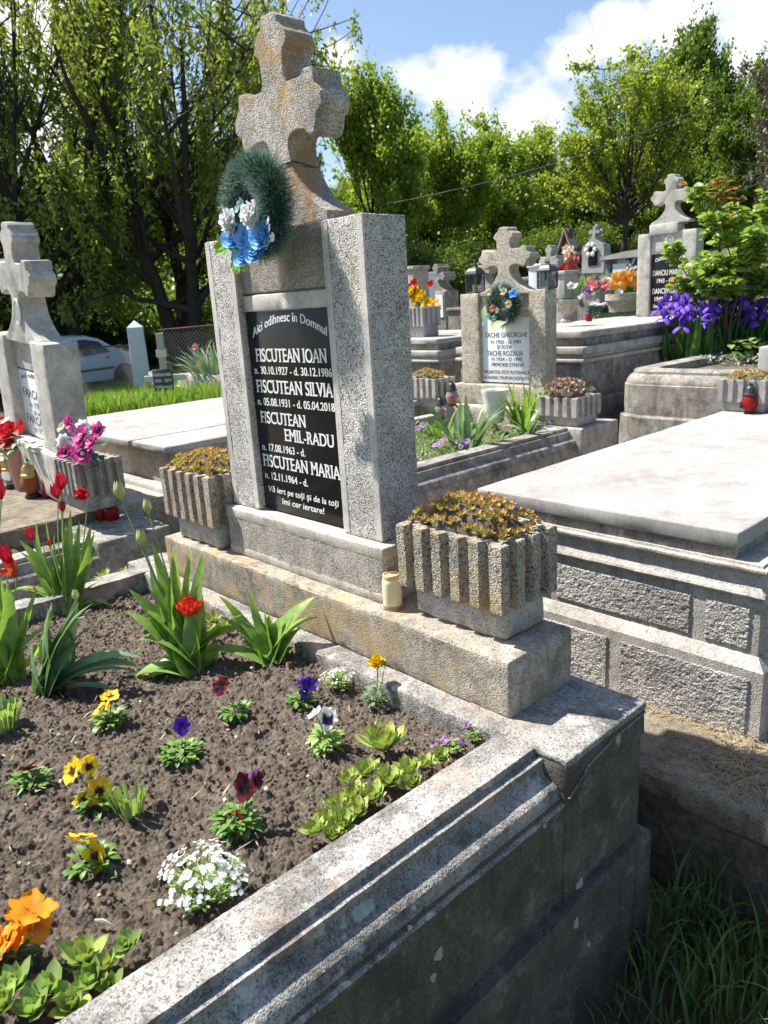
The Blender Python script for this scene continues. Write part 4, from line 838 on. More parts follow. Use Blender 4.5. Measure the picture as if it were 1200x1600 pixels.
for i, (u, v, R) in enumerate([(575, 1225, .042), (640, 1222, .04), (610, 1240, .046), (555, 1262, .042), (665, 1212, .036), (690, 1198, .032), (585, 1265, .044), (530, 1280, .04), (560, 1290, .044), (510, 1300, .036), (535, 1305, .042), (495, 1318, .038), (645, 1240, .036), (520, 1325, .036), (600, 1228, .034), (545, 1238, .036)]):
    leek_single('green red-tipped houseleek rosette crowded against the inner right kerb', u, v, R, 10 + i, 34, .022, .46)
for i, (u, v, R) in enumerate([(135, 1520, .052), (150, 1555, .046), (205, 1495, .034), (170, 1530, .036), (85, 1570, .05), (30, 1560, .045), (120, 1590, .045), (60, 1600, .045), (180, 1560, .032), (10, 1595, .045)]):
    leek_single('fleshy pale green houseleek rosette at the near lower left end of the kerb', u, v, R, 40 + i, 18, .02, .55, LF_pale if i % 3 else LF_leek)
for i, (u, v, R) in enumerate([(165, 910, .045), (195, 905, .04), (185, 925, .04), (210, 918, .036), (150, 925, .036)]):
    leek_single('reddish houseleek rosette behind the red tulips', u, v, R, 60 + i, 22, .02, .4)
for i, (u, v, R) in enumerate([(335, 980, .04), (352, 990, .036), (330, 1000, .038), (380, 985, .03)]):
    leek_single('houseleek rosette half hidden between the two middle tulips', u, v, R, 70 + i, 22, .02, .4)
def crumbs():
    rr = random.Random(9); m = MB()
    for k in range(2600):
        x, y = rr.uniform(-.88, 1.0), rr.uniform(-2., -.22); r = rr.uniform(.0022, .0075); z = float(soil_h(np.array([x]), np.array([y]))[0]) + r * .6; m.ball((x, y, z), r, 5, (1, rr.uniform(.7, 1), rr.uniform(.6, .9)), 0, .35, k)
    o = m.build('soil_crumbs', SOIL, angle=180); tag(o, 'dark loose soil crumbs scattered over the planted bed', 'soil', kind='stuff')
crumbs()
def twig():
    b = bed(175, 1448); t = at_d(148, 1440, b); m = MB(); m.tube([t + V(0, 0, .004), (t + b) / 2 + V(0, 0, .008), b + V(0, 0, .004)], [.002, .004, .002], 5); tag(m.build('twig', WOOD_g), 'short pale dry twig lying on the soil near the orange pansy', 'twig')
    b = at(545, 1224, z=ZK + .003); m = MB(); m.ball(tuple(b), .007, 8, (1.2, .8, .7), 0, .3, 4); tag(m.build('pebble', SLATE), 'small dark pebble lying on top of the right kerb', 'pebble')
twig()

def litter():
    rr = random.Random(19); m = MB()
    for k in range(150):
        x, y = rr.uniform(-.85, .98), rr.uniform(-1.9, -.24); z = float(soil_h(np.array([x]), np.array([y]))[0]) + .008; a = rr.random() * 6.28
        m.leaf((x, y, z), V(math.cos(a), math.sin(a), rr.uniform(-.1, .4)), V(0, 0, 1), rr.uniform(.012, .045), rr.uniform(.0015, .006), rr.uniform(-.6, 1.), 3, .2)
    tag(m.build('dry_litter', LF_straw, angle=180), 'bits of dry stalk and leaf lying on the bed soil', 'litter', kind='stuff'); m = MB()
    for k in range(60):
        x, y = rr.uniform(-.85, .98), rr.uniform(-1.9, -.24); z = float(soil_h(np.array([x]), np.array([y]))[0]) + .006; r = rr.uniform(.003, .008); m.ball((x, y, z), r, 7, (1, .8, .7), 0, .3, k)
    tag(m.build('gravel', ST_beige), 'pale small stones mixed into the bed soil', 'gravel', kind='stuff'); m = MB()
    for k in range(70):
        x, y = rr.uniform(-.85, .98), rr.uniform(-1.7, -.24); z = float(soil_h(np.array([x]), np.array([y]))[0]) + .004
        for q in range(rr.randint(2, 5)): a = rr.random() * 6.28; m.leaf((x, y, z), V(math.cos(a), math.sin(a), rr.uniform(.3, 1.2)), V(0, 0, 1), rr.uniform(.008, .02), .006, .6, 2, .2)
    tag(m.build('weed_seedlings', LF_small, angle=180), 'tiny green weed seedlings sprouting in the bed soil', 'weeds', kind='stuff')
litter()
# ---------------------------------------------------------------- neighbouring graves
def g_at(u, v):
    """ray of a pixel followed to the terrain"""
    d = ray(u, v); t = .5
    for _ in range(4000):
        p = CAM + d * t
        if p[2] < float(gz(p[0], p[1])): break
        t += .03
    return p
def slab_tomb():
    t = thing('slab_tomb', 'large raised tomb with roughcast panels and a wide pale lid slab right of the planter', 'tomb', (.64, 1.9, -1.42))
    x0, x1, y0, y1 = .111, 1.165, .80, 3.27
    m = MB(); m.rbox(x0, x1, y0, y1, -.806, -.752, .006, .05, .0012, 51, ns=18); m.build('lid_slab', ST_white, t, weld=True)
    m = MB(); m.rbox(x0 + .012, x1 - .012, y0 + .012, y1 - .01, -.846, -.805, .004, .06, .001, 52); m.build('lid_bed', ST_dirty, t, weld=True)
    def ring(pr, nm, mat, xa, xb, ya, yb, step=.05):
        """moulding carried round the tomb: profile (outset, z)"""
        m = MB(); rows = []
        for o, z in pr:
            X0, X1, Y0, Y1 = xa - o, xb + o, ya - o, yb + o; nx = int((X1 - X0) / step); ny = int((Y1 - Y0) / step)
            P = [(a, Y0) for a in np.linspace(X0, X1, nx, endpoint=False)] + [(X1, a) for a in np.linspace(Y0, Y1, ny, endpoint=False)] + [(a, Y1) for a in np.linspace(X1, X0, nx, endpoint=False)] + [(X0, a) for a in np.linspace(Y1, Y0, ny, endpoint=False)]
            rows.append((P, z))
        n0 = int((xb - xa) / step); n1 = int((yb - ya) / step); vs = []
        for o, z in pr:
            X0, X1, Y0, Y1 = xa - o, xb + o, ya - o, yb + o
            vs += [(a, Y0, z) for a in np.linspace(X0, X1, n0, endpoint=False)] + [(X1, a, z) for a in np.linspace(Y0, Y1, n1, endpoint=False)] + [(a, Y1, z) for a in np.linspace(X1, X0, n0, endpoint=False)] + [(X0, a, z) for a in np.linspace(Y1, Y0, n1, endpoint=False)]
        n = 2 * (n0 + n1); vs = np.array(vs); vs = vs + .0022 * np.stack([vnoise(vs, 22, 60 + q) + .5 * vnoise(vs, 70, 64 + q) for q in range(3)], 1); k = len(pr)
        m.add(vs, [(i * n + j, i * n + (j + 1) % n, (i + 1) * n + (j + 1) % n, (i + 1) * n + j) for i in range(k - 1) for j in range(n)] + [tuple((k - 1) * n + j for j in range(n))]); return m.build(nm, mat, t, angle=30)
    bx0, bx1, by0, by1 = .03, 1.248, .795, 3.3
    ring([(-.01, -1.15), (0, -1.15), (0, -.955), (.012, -.951), (.016, -.943), (.012, -.935), (.004, -.93), (-.004, -.918), (-.012, -.9), (-.014, -.885), (-.010, -.876), (.006, -.87), (.012, -.863), (.012, -.856), (-.004, -.852), (-.006, -.845), (-.05, -.844)], 'cornice', ST_grey, bx0, bx1, by0, by1, .03)
    ring([(-.01, -1.7), (.034, -1.7), (.034, -1.181), (.03, -1.176), (.006, -1.146), (-.02, -1.14)], 'base_course', ST_grey, bx0, bx1, by0, by1)
    m = MB(); m.box(bx0 + .02, bx1 - .02, by0 + .02, by1 - .02, -1.6, -.85); m.build('core', ST_grey, t)
    # roughcast panels set in smooth borders: front face and right side, two courses
    def panel(a, b, z0, z1, face):
        mm = MB(); nx, nz = max(2, int(abs(b - a) / .0045)), max(2, int((z1 - z0) / .0045)); A, Z_ = np.meshgrid(np.linspace(a, b, nx), np.linspace(z0, z1, nz), indexing='ij'); P = np.stack([A.ravel(), 0 * A.ravel(), Z_.ravel()], 1)
        h = .0032 * (vnoise(P * V(.7, 1, 1.4), 120, 3) + .9 * vnoise(P, 230, 4)) + .004; edge = np.minimum(np.minimum(np.abs(P[:, 0] - a), np.abs(b - P[:, 0])), np.minimum(P[:, 2] - z0, z1 - P[:, 2])); h = np.where(edge < .004, -.004, h)
        if face[0] == 'f': vs = np.stack([P[:, 0], face[1] - h, P[:, 2]], 1)
        else: vs = np.stack([face[1] + h, P[:, 0], P[:, 2]], 1)
        i, j = np.meshgrid(np.arange(nx - 1), np.arange(nz - 1), indexing='ij'); q = (i * nz + j).ravel(); F = np.stack([q, q + nz, q + nz + 1, q + 1], 1); mm.addq(vs, F); mm.build('roughcast_panel', ST_stucco, t, angle=180)
    f1, f2 = ('f', by0 - .0005), ('f', by0 - .0345)
    panel(.50, 1.03, -1.132, -.985, f1); panel(.06, .47, -1.132, -.985, f1); panel(1.075, 1.222, -1.132, -.985, f1)
    panel(.79, 1.245, -1.50, -1.21, f2); panel(.38, .745, -1.50, -1.21, f2); panel(.03, .34, -1.50, -1.21, f2)
    s1, s2 = ('s', bx1 + .0005), ('s', bx1 + .0345); panel(.83, 1.6, -1.132, -.985, s1); panel(.83, 1.6, -1.5, -1.21, s2)
    return t
slab_tomb()
def oval(m_parent, c, w, h, nrm_=(0, -1, 0)):
    m = MB(); n = 28
    for (k, d, mat_i) in ((1., 0, 0),):
        vs = [];
        for r_, o in ((1., 0.), (1., .006), (.86, .009), (.82, .006)):
            vs += [(c[0] + w * r_ * math.cos(2 * PI * j / n), c[1] - o, c[2] + h * r_ * math.sin(2 * PI * j / n)) for j in range(n)]
        m.add(vs, [(i * n + j, (i + 1) * n + j, (i + 1) * n + (j + 1) % n, i * n + (j + 1) % n) for i in range(3) for j in range(n)])
    p = m.build('photo_frame', CERAMIC, m_parent); m = MB(); m.add([(c[0] + w * .83 * math.cos(2 * PI * j / n), c[1] - .0065, c[2] + h * .83 * math.sin(2 * PI * j / n)) for j in range(n)], [tuple(range(n))[::-1]]); m.build('portrait', PORTRAIT, p, smooth=False)
def gravestone(label, xs, yf, zs, cross, mats, plaque, rows, base=None, pdepth=.165, pd=.03, panel_z=None, oval_=None, tilt=0., extra=0., lmat=None, name='tombstone', cfront=.02):
    """two pillars, a panel with a plaque between them and a cross on top. xs: four pillar edges; zs: foot, top; cross: (centre x, foot z, height, half width)"""
    (a, b, c, d), (z0, z1) = xs, zs; mp, mb, mc = mats; cxx = (a + d) / 2; t = thing(name, label, 'tombstone', (cxx, yf + .05, base[2] if base else z0))
    if base: m = MB(); m.rbox(base[0], base[1], yf - .045, yf + pdepth + .01, base[2], z0 + .001, .006, .04, .0014, 71); m.build('base_block', mb, t, weld=True)
    for x0, x1 in ((a, b), (c, d)):
        m = MB(); m.rbox(x0, x1, yf, yf + pdepth, z0, z1, .005, .04, .0013, 72); m.build('pillar', mp, t, weld=True)
    pz = panel_z if panel_z is not None else plaque[3]
    m = MB(); m.rbox(b - .004, c + .004, yf + pd - .004, yf + pdepth - .01, pz, z1 + .004, .004, .04, .001, 73); m.rbox(b - .004, c + .004, yf + pd + .02, yf + pdepth - .02, z0, pz + .004, .003, .1, 0, 74); m.build('panel', mb, t, weld=True)
    k = cross[2] / .594; kx = cross[3] / (.224 * k); m = rough_prism(cross_poly(cross[0], k, cross[1], kx), yf + cfront, yf + pdepth - .02, .006, .02, .0016, 75); m.build('cross', mc, t, weld=True, angle=21)
    px0, px1, pz0, pz1, pm, lm = plaque; yp = yf + pd; m = MB(); m.rbox(px0, px1, yp - .002, yp + .03, pz0, pz1, .003, .2, 0, 76); p = m.build('plaque', pm, t, weld=True)
    for (txt, size, l, r, z, arc) in rows:
        m = MB(); letter_line(m, txt, size, px0 + (px1 - px0) * l, px0 + (px1 - px0) * r, pz0 + (pz1 - pz0) * z, yp - .0025, .0012, False, 0, arc); m.build('lettering', lm, p, smooth=False)
    if oval_: oval(t, *oval_)
    if tilt: t.rotation_euler = (0, tilt, 0)
    return t
def lantern(kind, name, label, c, h, glassm, group=None, rz=0.):
    """cemetery candle lamps: bulbous glass on a foot under a domed cap"""
    t = thing(name, label, 'grave candle', tuple(c), rz, group); x, y, z = c; r = h * .27
    if kind == 'pear':
        g = [(.55 * r, .0), (.62 * r, .03 * h), (.5 * r, .08 * h)]; m = MB(); m.lathe([(0, 0)] + g + [(0, .08 * h)], c, 20); m.build('foot', BLACK_pl, t)
        m = MB(); m.lathe([(.5 * r, .08 * h), (.8 * r, .16 * h), (1. * r, .3 * h), (1. * r, .4 * h), (.82 * r, .52 * h), (.6 * r, .6 * h)], c, 22); m.build('glass', glassm, t)
        m = MB(); m.lathe([(0, .6 * h), (.74 * r, .6 * h), (.78 * r, .64 * h), (.66 * r, .7 * h), (.56 * r, .82 * h), (.42 * r, .9 * h), (.2 * r, .93 * h), (.2 * r, 1. * h), (0, 1. * h)], c, 20); m.build('cap', BLACK_pl, t)
        m = MB(); m.lathe([(0, .1 * h), (.45 * r, .1 * h), (.45 * r, .4 * h), (0, .42 * h)], c, 14); m.build('candle', WAX_red, t)
        m = MB()
        for k in range(5):
            a = k * 1.25; m.ball((x + r * 1.0 * math.cos(-2.4 + .12 * math.cos(a)), y + r * math.sin(-2.4 + .25 * math.cos(a)), z + .3 * h + .07 * h * math.sin(a)), r * .2, 6)
        m.build('ornament', BLACK_pl, t)
    elif kind == 'amber':
        m = MB(); m.lathe([(0, 0), (.8 * r, 0), (.85 * r, .05 * h), (.55 * r, .14 * h), (0, .14 * h)], c, 20); m.build('foot', BLACK_pl, t)
        m = MB(); m.lathe([(.55 * r, .14 * h), (.9 * r, .22 * h), (1.02 * r, .36 * h), (.98 * r, .5 * h), (.8 * r, .62 * h)], c, 22); m.build('glass', glassm, t)
        m = MB(); m.lathe([(0, .6 * h), (.84 * r, .6 * h), (.86 * r, .68 * h), (.7 * r, .72 * h), (.68 * r, .84 * h), (.5 * r, .94 * h), (.2 * r, .97 * h), (.2 * r, 1.0 * h), (0, 1.0 * h)], c, 20); m.build('cap', GOLD, t)
        m = MB(); [m.ball((x + r * .95 * math.cos(-2.2 + q * .2), y + r * .95 * math.sin(-2.2 + q * .2), z + .34 * h + .06 * h * math.sin(q * 2)), r * .2, 6) for q in range(4)]; m.build('ornament', BLACK_pl, t)
    elif kind == 'votive':
        m = MB(); m.lathe([(0, 0), (.7 * r, 0), (.95 * r, .1 * h), (1. * r, .35 * h), (.8 * r, .58 * h), (.7 * r, .66 * h), (.78 * r, .72 * h)], c, 22); m.build('glass', glassm, t)
        m = MB(); n = 26; m.lathe([(.8 * r, .74 * h), (.84 * r, .78 * h), (.84 * r, .94 * h), (.76 * r, 1. * h), (.7 * r, .99 * h), (.7 * r, .76 * h), (.8 * r, .74 * h)], c, n); m.build('lid', GOLD, t)
        m = MB()
        for k in range(10):
            a = 2 * PI * k / 10; m.ball((x + .845 * r * math.cos(a), y + .845 * r * math.sin(a), z + .86 * h), r * .12, 6)
        m.build('lid_holes', BLACK_pl, t)
    elif kind == 'domed':
        m = MB(); m.lathe([(0, 0), (.8 * r, 0), (.98 * r, .1 * h), (1. * r, .4 * h), (.85 * r, .5 * h)], c, 22); m.build('glass', glassm, t)
        m = MB(); m.lathe([(0, .48 * h), (.95 * r, .48 * h), (.98 * r, .56 * h), (.8 * r, .62 * h), (.72 * r, .8 * h), (.45 * r, .92 * h), (.22 * r, .94 * h), (.22 * r, 1 * h), (0, 1 * h)], c, 20); m.build('cap', BLACK_pl, t)
    elif kind == 'tall':
        m = MB(); m.lathe([(0, 0), (1.15 * r, 0), (1.15 * r, .06 * h), (.7 * r, .1 * h), (0, .1 * h)], c, 20); m.build('foot', BLACK_pl, t)
        m = MB(); m.lathe([(.7 * r, .1 * h), (.95 * r, .2 * h), (.9 * r, .45 * h), (.6 * r, .7 * h)], c, 20); m.build('glass', glassm, t)
        m = MB(); m.lathe([(0, .12 * h), (.5 * r, .12 * h), (.5 * r, .48 * h), (0, .5 * h)], c, 14); m.build('candle', WAX_red if glassm is not GL_clear or 'red' in label else WAX_cream, t)
        m = MB(); m.lathe([(0, .7 * h), (.66 * r, .7 * h), (.7 * r, .75 * h), (.5 * r, .86 * h), (.24 * r, .94 * h), (.2 * r, 1. * h), (0, 1. * h)], c, 18); m.build('cap', BLACK_pl, t)
    return t
# ---- grave to the left: white plaque, cement stone that leans a little
def left_grave():
    gravestone('pale cement tombstone with a plain cross and an oval portrait at the left edge', (-3.185, -2.985, -2.549, -2.34), .02, (-.68, -.066), (-2.735, -.095, .66, .27), (ST_band2, ST_band2, ST_band2), (-2.985, -2.549, -.672, -.27, MARBLE, ENGRAVE_grey),
               [('Aici odihnesc', .04, .08, .92, .84, .03), ('FARCAS F', .075, .1, .9, .60, 0), ('n 1901', .05, .3, .78, .46, 0), ('și soția', .035, .4, .8, .36, 0), ('FARCAS SI', .075, .1, .95, .20, 0), ('n 1908', .05, .35, .85, .08, 0)], (-3.2, -2.30, -.95), .19, .06, -.26, ((-2.70, .036, .085), .045, .075), math.radians(5.5))
    t = thing('grave_kerb', 'cement grave kerb with a flat concrete cover slab behind the red tulips', 'grave kerb', (-2.7, -.6, -1.85))
    m = MB(); m.rbox(-3.5, -1.955, -3.0, .10, -1.10, -1.0, .008, .05, .002, 81); m.build('cover_slab', ST_path, t, weld=True)
    m = MB(); m.prism(poly_dense(kerb_profile(-1.69, -1.05, 1, -.8, -.393), .05), 'y', -3.0, -.15, .04, .0012, 82, 18); m.prism(poly_dense(kerb_profile(-1.69, -1.05, 1, 0, 0), .015), 'y', -3.0, -.149, .03, .0012, 83, 24); m.build('moulded_side', ST_dirty, t, angle=28)
    m = MB(); m.rbox(-2.2, -1.5, -.151, .235, -1.5, -1.049, .008, .03, .0015, 84); m.build('corner_block', ST_dirty, t, weld=True)
    m = MB(); m.rbox(-3.6, -2.0, .0, .24, -1.4, -.95, .008, .05, .0015, 85); m.build('plinth', ST_grey, t, weld=True)
ST_band2 = stone('plain_cement', light=(.6, .59, .56), mid=(.52, .5, .47), dark=(.2, .19, .17), sc=260, contrast=.4, lichen=.1, stain=.3, bump=.3)
left_grave()
t = trough('planter', 'dark weathered fluted planter of pink cloth flowers on the left neighbouring grave', -2.03, -1.745, -.115, .135, -.95, -.69, GP, 5, 5, (ST_dirty, ST_dirty), 0, .3)
def bouquet_pink():
    rr = random.Random(31); b = V(-1.88, .0, -.70); t = thing('cloth_bouquet', 'bouquet of pink and white cloth anemones in the dark left planter', 'bouquet', tuple(b)); f = V(.45, -.75, .35)
    for (u, v, R, pm, cup, n) in ((128, 682, .065, PT_pink, .15, 9), (130, 709, .065, PT_pink, .1, 9), (103, 707, .05, PT_pink, .2, 8), (147, 690, .055, PT_pink, .15, 9), (112, 660, .05, PT_pink, .25, 6), (155, 673, .045, PT_pink, .3, 5), (102, 690, .05, PT_white, .2, 8), (100, 668, .04, PT_cream, .3, 6), (132, 668, .045, PT_white, .3, 7), (146, 672, .035, PT_white, .3, 6)):
        c = at(u, v, y=-.12 + rr.uniform(0, .06)); m = MB(); nn = nrm(f + V(rr.uniform(-.5, .4), rr.uniform(-.2, .2), rr.uniform(-.3, .4))); daisy(m, c, nn, R * 1.0, rr, n, cup, .78 if n > 6 else .7, 2, .03); fl = m.build('flower', pm, t, angle=180)
        if pm is PT_pink: m = MB(); m.ball(tuple(c + nn * .01), .012, 8); m.build('centre', CERAMIC if R > .06 else BLACK_pl, fl)
        m = MB(); stem(m, b + V(rr.uniform(-.05, .05), rr.uniform(-.05, .05), 0), c, .002); m.build('stem', SILK_LEAF, t)
    m = MB()
    for k in range(46):
        a = rr.random() * 6.28; p = at(rr.uniform(98, 165), rr.uniform(680, 727), y=-.07 + rr.uniform(-.03, .1)); m.leaf(p, V(math.cos(a), math.sin(a) - .4, rr.uniform(-.3, .5)), V(0, 0, 1), .07, .035, .6, 4, .25)
    m.leaf(at(118, 716, y=-.12), V(-.8, -.5, -.25), V(0, 0, 1), .07, .03, .2, 4); m.build('leaves', SILK_LEAF, t, angle=180)
bouquet_pink()
def vase_roses():
    rr = random.Random(33); b = at(40, 765, z=-1.0); t = thing('flower_vase', 'brown ceramic vase on the left cover slab', 'vase', tuple(b)); m = MB(); m.lathe([(0, 0), (.05, 0), (.058, .02), (.075, .2), (.085, .255), (.088, .262), (.08, .258), (.07, .2), (0, .19)], b, 24); m.build('body', TERRA, t)
    b2 = b + V(0, 0, .25); t = thing('cloth_bouquet', 'bouquet of red cloth roses in the brown vase', 'bouquet', tuple(b2))
    for (u, v, R) in ((12, 674, .06), (5, 690, .055), (33, 668, .045), (-8, 680, .06), (14, 690, .05), (2, 662, .04), (-14, 700, .05)):
        c = at(u, v, y=b[1] - .03 + rr.uniform(-.03, .03)); m = MB(); rosebud(m, c, nrm(V(.3, -.8, .5) + V(rr.uniform(-.4, .4), 0, rr.uniform(-.2, .4))), R, rr, 4, .85); m.build('rose', PT_rose, t, angle=180); m = MB(); stem(m, b2, c, .002); m.build('stem', SILK_LEAF, t)
    m = MB()
    for k in range(60):
        a = rr.random() * 6.28; p = at(rr.uniform(-10, 48), rr.uniform(680, 718), y=b[1] + rr.uniform(-.08, .08)); m.leaf(p, V(math.cos(a), math.sin(a), rr.uniform(-.5, .5)), V(0, 0, 1), .06, .034, .6, 4, .25)
    m.build('leaves', leafmat('green_silk_leaf', (.06, .16, .05), (.12, .24, .09), trans=.1), t, angle=180); m = MB(); daisy(m, at(10, 658, y=b[1]), V(0, -.5, .8), .04, rr, 6, .3, .8); m.build('white_flower', PT_white, t, angle=180)
vase_roses()
GC = 'grave candles on the left neighbouring grave'
lantern('amber', 'grave_candle', 'amber glass grave candle with a gold cap beside the brown vase', at(52, 777, z=-1.0), .21, GL_amber, GC)
lantern('amber', 'grave_candle', 'tall striped glass grave candle with a dark cap left of the brown vase', at(19, 762, z=-1.0), .19, GL_clear, GC)
lantern('votive', 'grave_candle', 'round red votive candle half cut off by the left edge', at(2, 753, z=-1.0), .14, GL_red, GC)
lantern('votive', 'grave_candle', 'red glass votive with a pierced gold lid between the amber candle and the tulips', at(76, 778, z=-1.0), .12, GL_red, GC)
lantern('domed', 'grave_candle', 'black-capped red candle standing behind the pierced gold votive', at(72, 768, z=-1.0), .14, GL_red, GC)
lantern('votive', 'grave_candle', 'red votive with a pierced gold lid half hidden behind red tulip flowers', at(100, 780, z=-1.0), .12, GL_red, GC)
lantern('votive', 'grave_candle', 'dark red votive with a gold rim under the pink flower planter', at(160, 812, z=-1.05), .125, GL_red, GC)
lantern('domed', 'grave_candle', 'dark red candle with a black dome cap under the pink flower planter', at(176, 812, z=-1.05), .15, GL_red, GC)
def left_paving():
    m = MB(); m.rbox(-5.0, -2.09, .26, .9, -1.5, -1.035, .01, .06, .003, 86, ns=10); tag(m.build('paving', ST_beige, weld=True), kind='structure')
left_paving()
def left_slab_tomb():
    t = thing('slab_tomb', 'low tomb under two pale terrazzo slabs left of the black-plaqued tombstone', 'tomb', (-3, 1.5, -1.4)); y0 = .56
    m = MB(); m.rbox(-2.535, -2.09, y0, 3.2, -.79, -.75, .006, .08, .001, 87); m.build('cover_slab', ST_white, t, weld=True)
    m = MB(); m.rbox(-4.1, -2.548, y0 - .02, 3.2, -.79, -.748, .006, .08, .001, 88); m.build('cover_slab', ST_white, t, weld=True)
    m = MB(); m.rbox(-4.0, -2.14, y0 + .05, 3.1, -1.5, -.7905, .01, .06, .002, 89, ns=10); m.build('tomb_wall', ST_beige, t, weld=True)
    m = MB(); m.rbox(-4.1, -2.085, y0 - .03, 3.2, -1.4, -1.0, .03, .05, .002, 90, ns=10); m.build('footing', ST_white, t, weld=True)
left_slab_tomb()
# ---- grave behind: beige aggregate tombstone with lanterns
YT = 2.9
def back_grave():
    P = lambda u, v: at(u, v, y=YT)
    ro = [('TACHE GHEORGHE', .05, .06, .93, .535 + .16, 0), ('N 1925 - D 1981', .036, .2, .8, .60, 0), ('ȘI SOȚIA', .034, .32, .62, .525, 0), ('TACHE ROZALIA', .05, .1, .84, .415, 0), ('N 1924 - D 1990', .036, .2, .82, .335, 0), ('MEMORIE ETERNĂ', .036, .2, .86, .25, 0), ('MOARTEA ESTE PUTERNICĂ', .034, .04, .97, .135, 0), ('EA NUMAI TRUPURI DESPARTE', .034, .02, .96, .045, 0)]
    gravestone('beige aggregate tombstone with white marble plaque and two lanterns on its pillars', (-1.788, -1.615, -1.17, -1.03), YT, (-.625, .024), (-1.38, .0, .45, .225), (ST_beige, ST_beige, ST_beige), (-1.612, -1.172, -.612, -.15, MARBLE, ENGRAVE_grey), ro, (-1.84, -1.012, -.77), .13, .03, -.155, cfront=.0)
    t = thing('grave_kerb', 'grooved concrete grave kerb around the overgrown bed behind the large pale slab', 'grave kerb', (-1.35, 1.9, -1.4))
    m = MB(); m.prism(poly_dense(kerb_profile(-.80, -.85, 1, -.7, -.393, .1), .04), 'y', .76, 2.66, .04, .0012, 92, 18); m.build('side_wall', ST_dirty, t, angle=28)
    m = MB(); m.prism(poly_dense(kerb_profile(-.80, -.85, 1, 0, 0, .1), .012), 'y', .759, 2.665, .025, .0012, 93, 24); m.build('moulded_coping', ST_dirty, t, angle=28)
    m = MB(); m.rbox(-1.98, -.62, .70, .86, -1.5, -.852, .01, .04, .002, 94); m.build('front_wall', ST_grey, t, weld=True)
    m = MB(); m.rbox(-.95, -.585, 2.66, 3.1, -1.5, -.848, .012, .04, .002, 95); m.build('corner_block', ST_grey, t, weld=True)
    m = MB(); m.rbox(-2.3, -.82, 2.76, 3.1, -1.5, -.772, .008, .04, .002, 96); m.build('plinth', ST_beige, t, weld=True)
    m = MB(); m.rbox(-1.99, -1.9, .86, 2.76, -1.4, -.85, .008, .06, .002, 97); m.build('side_wall', ST_grey, t, weld=True)
    m = MB(); nx, ny = 60, 90; X, Y = np.meshgrid(np.linspace(-1.92, -.78, nx), np.linspace(.8, 2.8, ny), indexing='ij'); Pp = np.stack([X.ravel(), Y.ravel(), 0 * X.ravel()], 1); Pp[:, 2] = -.93 + .05 * vnoise(Pp, 6, 3) + .02 * vnoise(Pp, 25, 4)
    i, j = np.meshgrid(np.arange(nx - 1), np.arange(ny - 1), indexing='ij'); q = (i * ny + j).ravel(); m.addq(Pp, np.stack([q, q + ny, q + ny + 1, q + 1], 1)); tag(m.build('soil', SOIL, angle=180), kind='structure')
back_grave()
trough('planter', 'grey fluted planter with reddish succulents left of the white marble plaque', -2.24, -1.89, 2.70, 2.93, -.80, -.58, GP, 6, 4, (ST_grey, ST_grey), .0, .32)
trough('planter', 'grey fluted planter of dried brown succulents right of the white marble plaque', -.93, -.63, 2.66, 2.95, -.848, -.66, GP, 5, 5, (ST_grey, ST_grey), .0, .32)
leek_mat('rounded mat of red tinged houseleeks in the grey planter left of the white plaque', -2.2, -1.93, 2.74, 2.89, -.59, .028, 40, LF_leek_red, 14, .06, 12)
leek_mat('shaggy mat of dried brown houseleeks in the grey planter right of the white plaque', -.93, -.66, 2.66, 2.92, -.67, .034, 40, LF_leek_dry, 15, .10, 12)
def back_wreath():
    c = at(786, 477, y=YT - .05); rr = random.Random(41); t = wreath(c[0], c[1], c[2], .095, .055, 6500, 'green tinsel wreath with cream and turquoise flowers on the beige tombstone', needle=.05, seed=4, sw=.0012)
    for (u, v, R, pm, n) in ((766, 456, .03, PT_cream, 5), (788, 456, .032, PT_cream, 6), (796, 475, .032, PT_cream, 6), (771, 482, .03, PT_salmon, 6), (778, 485, .025, PT_cream, 5), (763, 494, .022, PT_teal, 5), (773, 496, .022, PT_teal, 5), (793, 500, .018, PT_lilac, 4), (803, 459, .04, PT_blue, 5), (757, 505, .02, PT_teal, 4), (783, 449, .022, PT_teal, 4)):
        m = MB(); daisy(m, at(u, v, y=YT - .13), nrm(V(rr.uniform(-.3, .3), -1, rr.uniform(-.1, .4))), R, rr, n, .35, .8, 2); m.build('flower', pm, t, angle=180)
    m = MB(); m.leaf(at(766, 512, y=YT - .13), V(.9, -.2, .25), V(0, -1, .3), .16, .06, .3, 5, .2); m.leaf(at(758, 478, y=YT - .12), V(-.2, -.1, -1), V(0, -1, 0), .12, .05, .3, 5, .2); m.build('leaf', leafmat('ribbon_leaf', (.35, .42, .2), (.5, .55, .32), trans=.1), t, angle=180)
back_wreath()
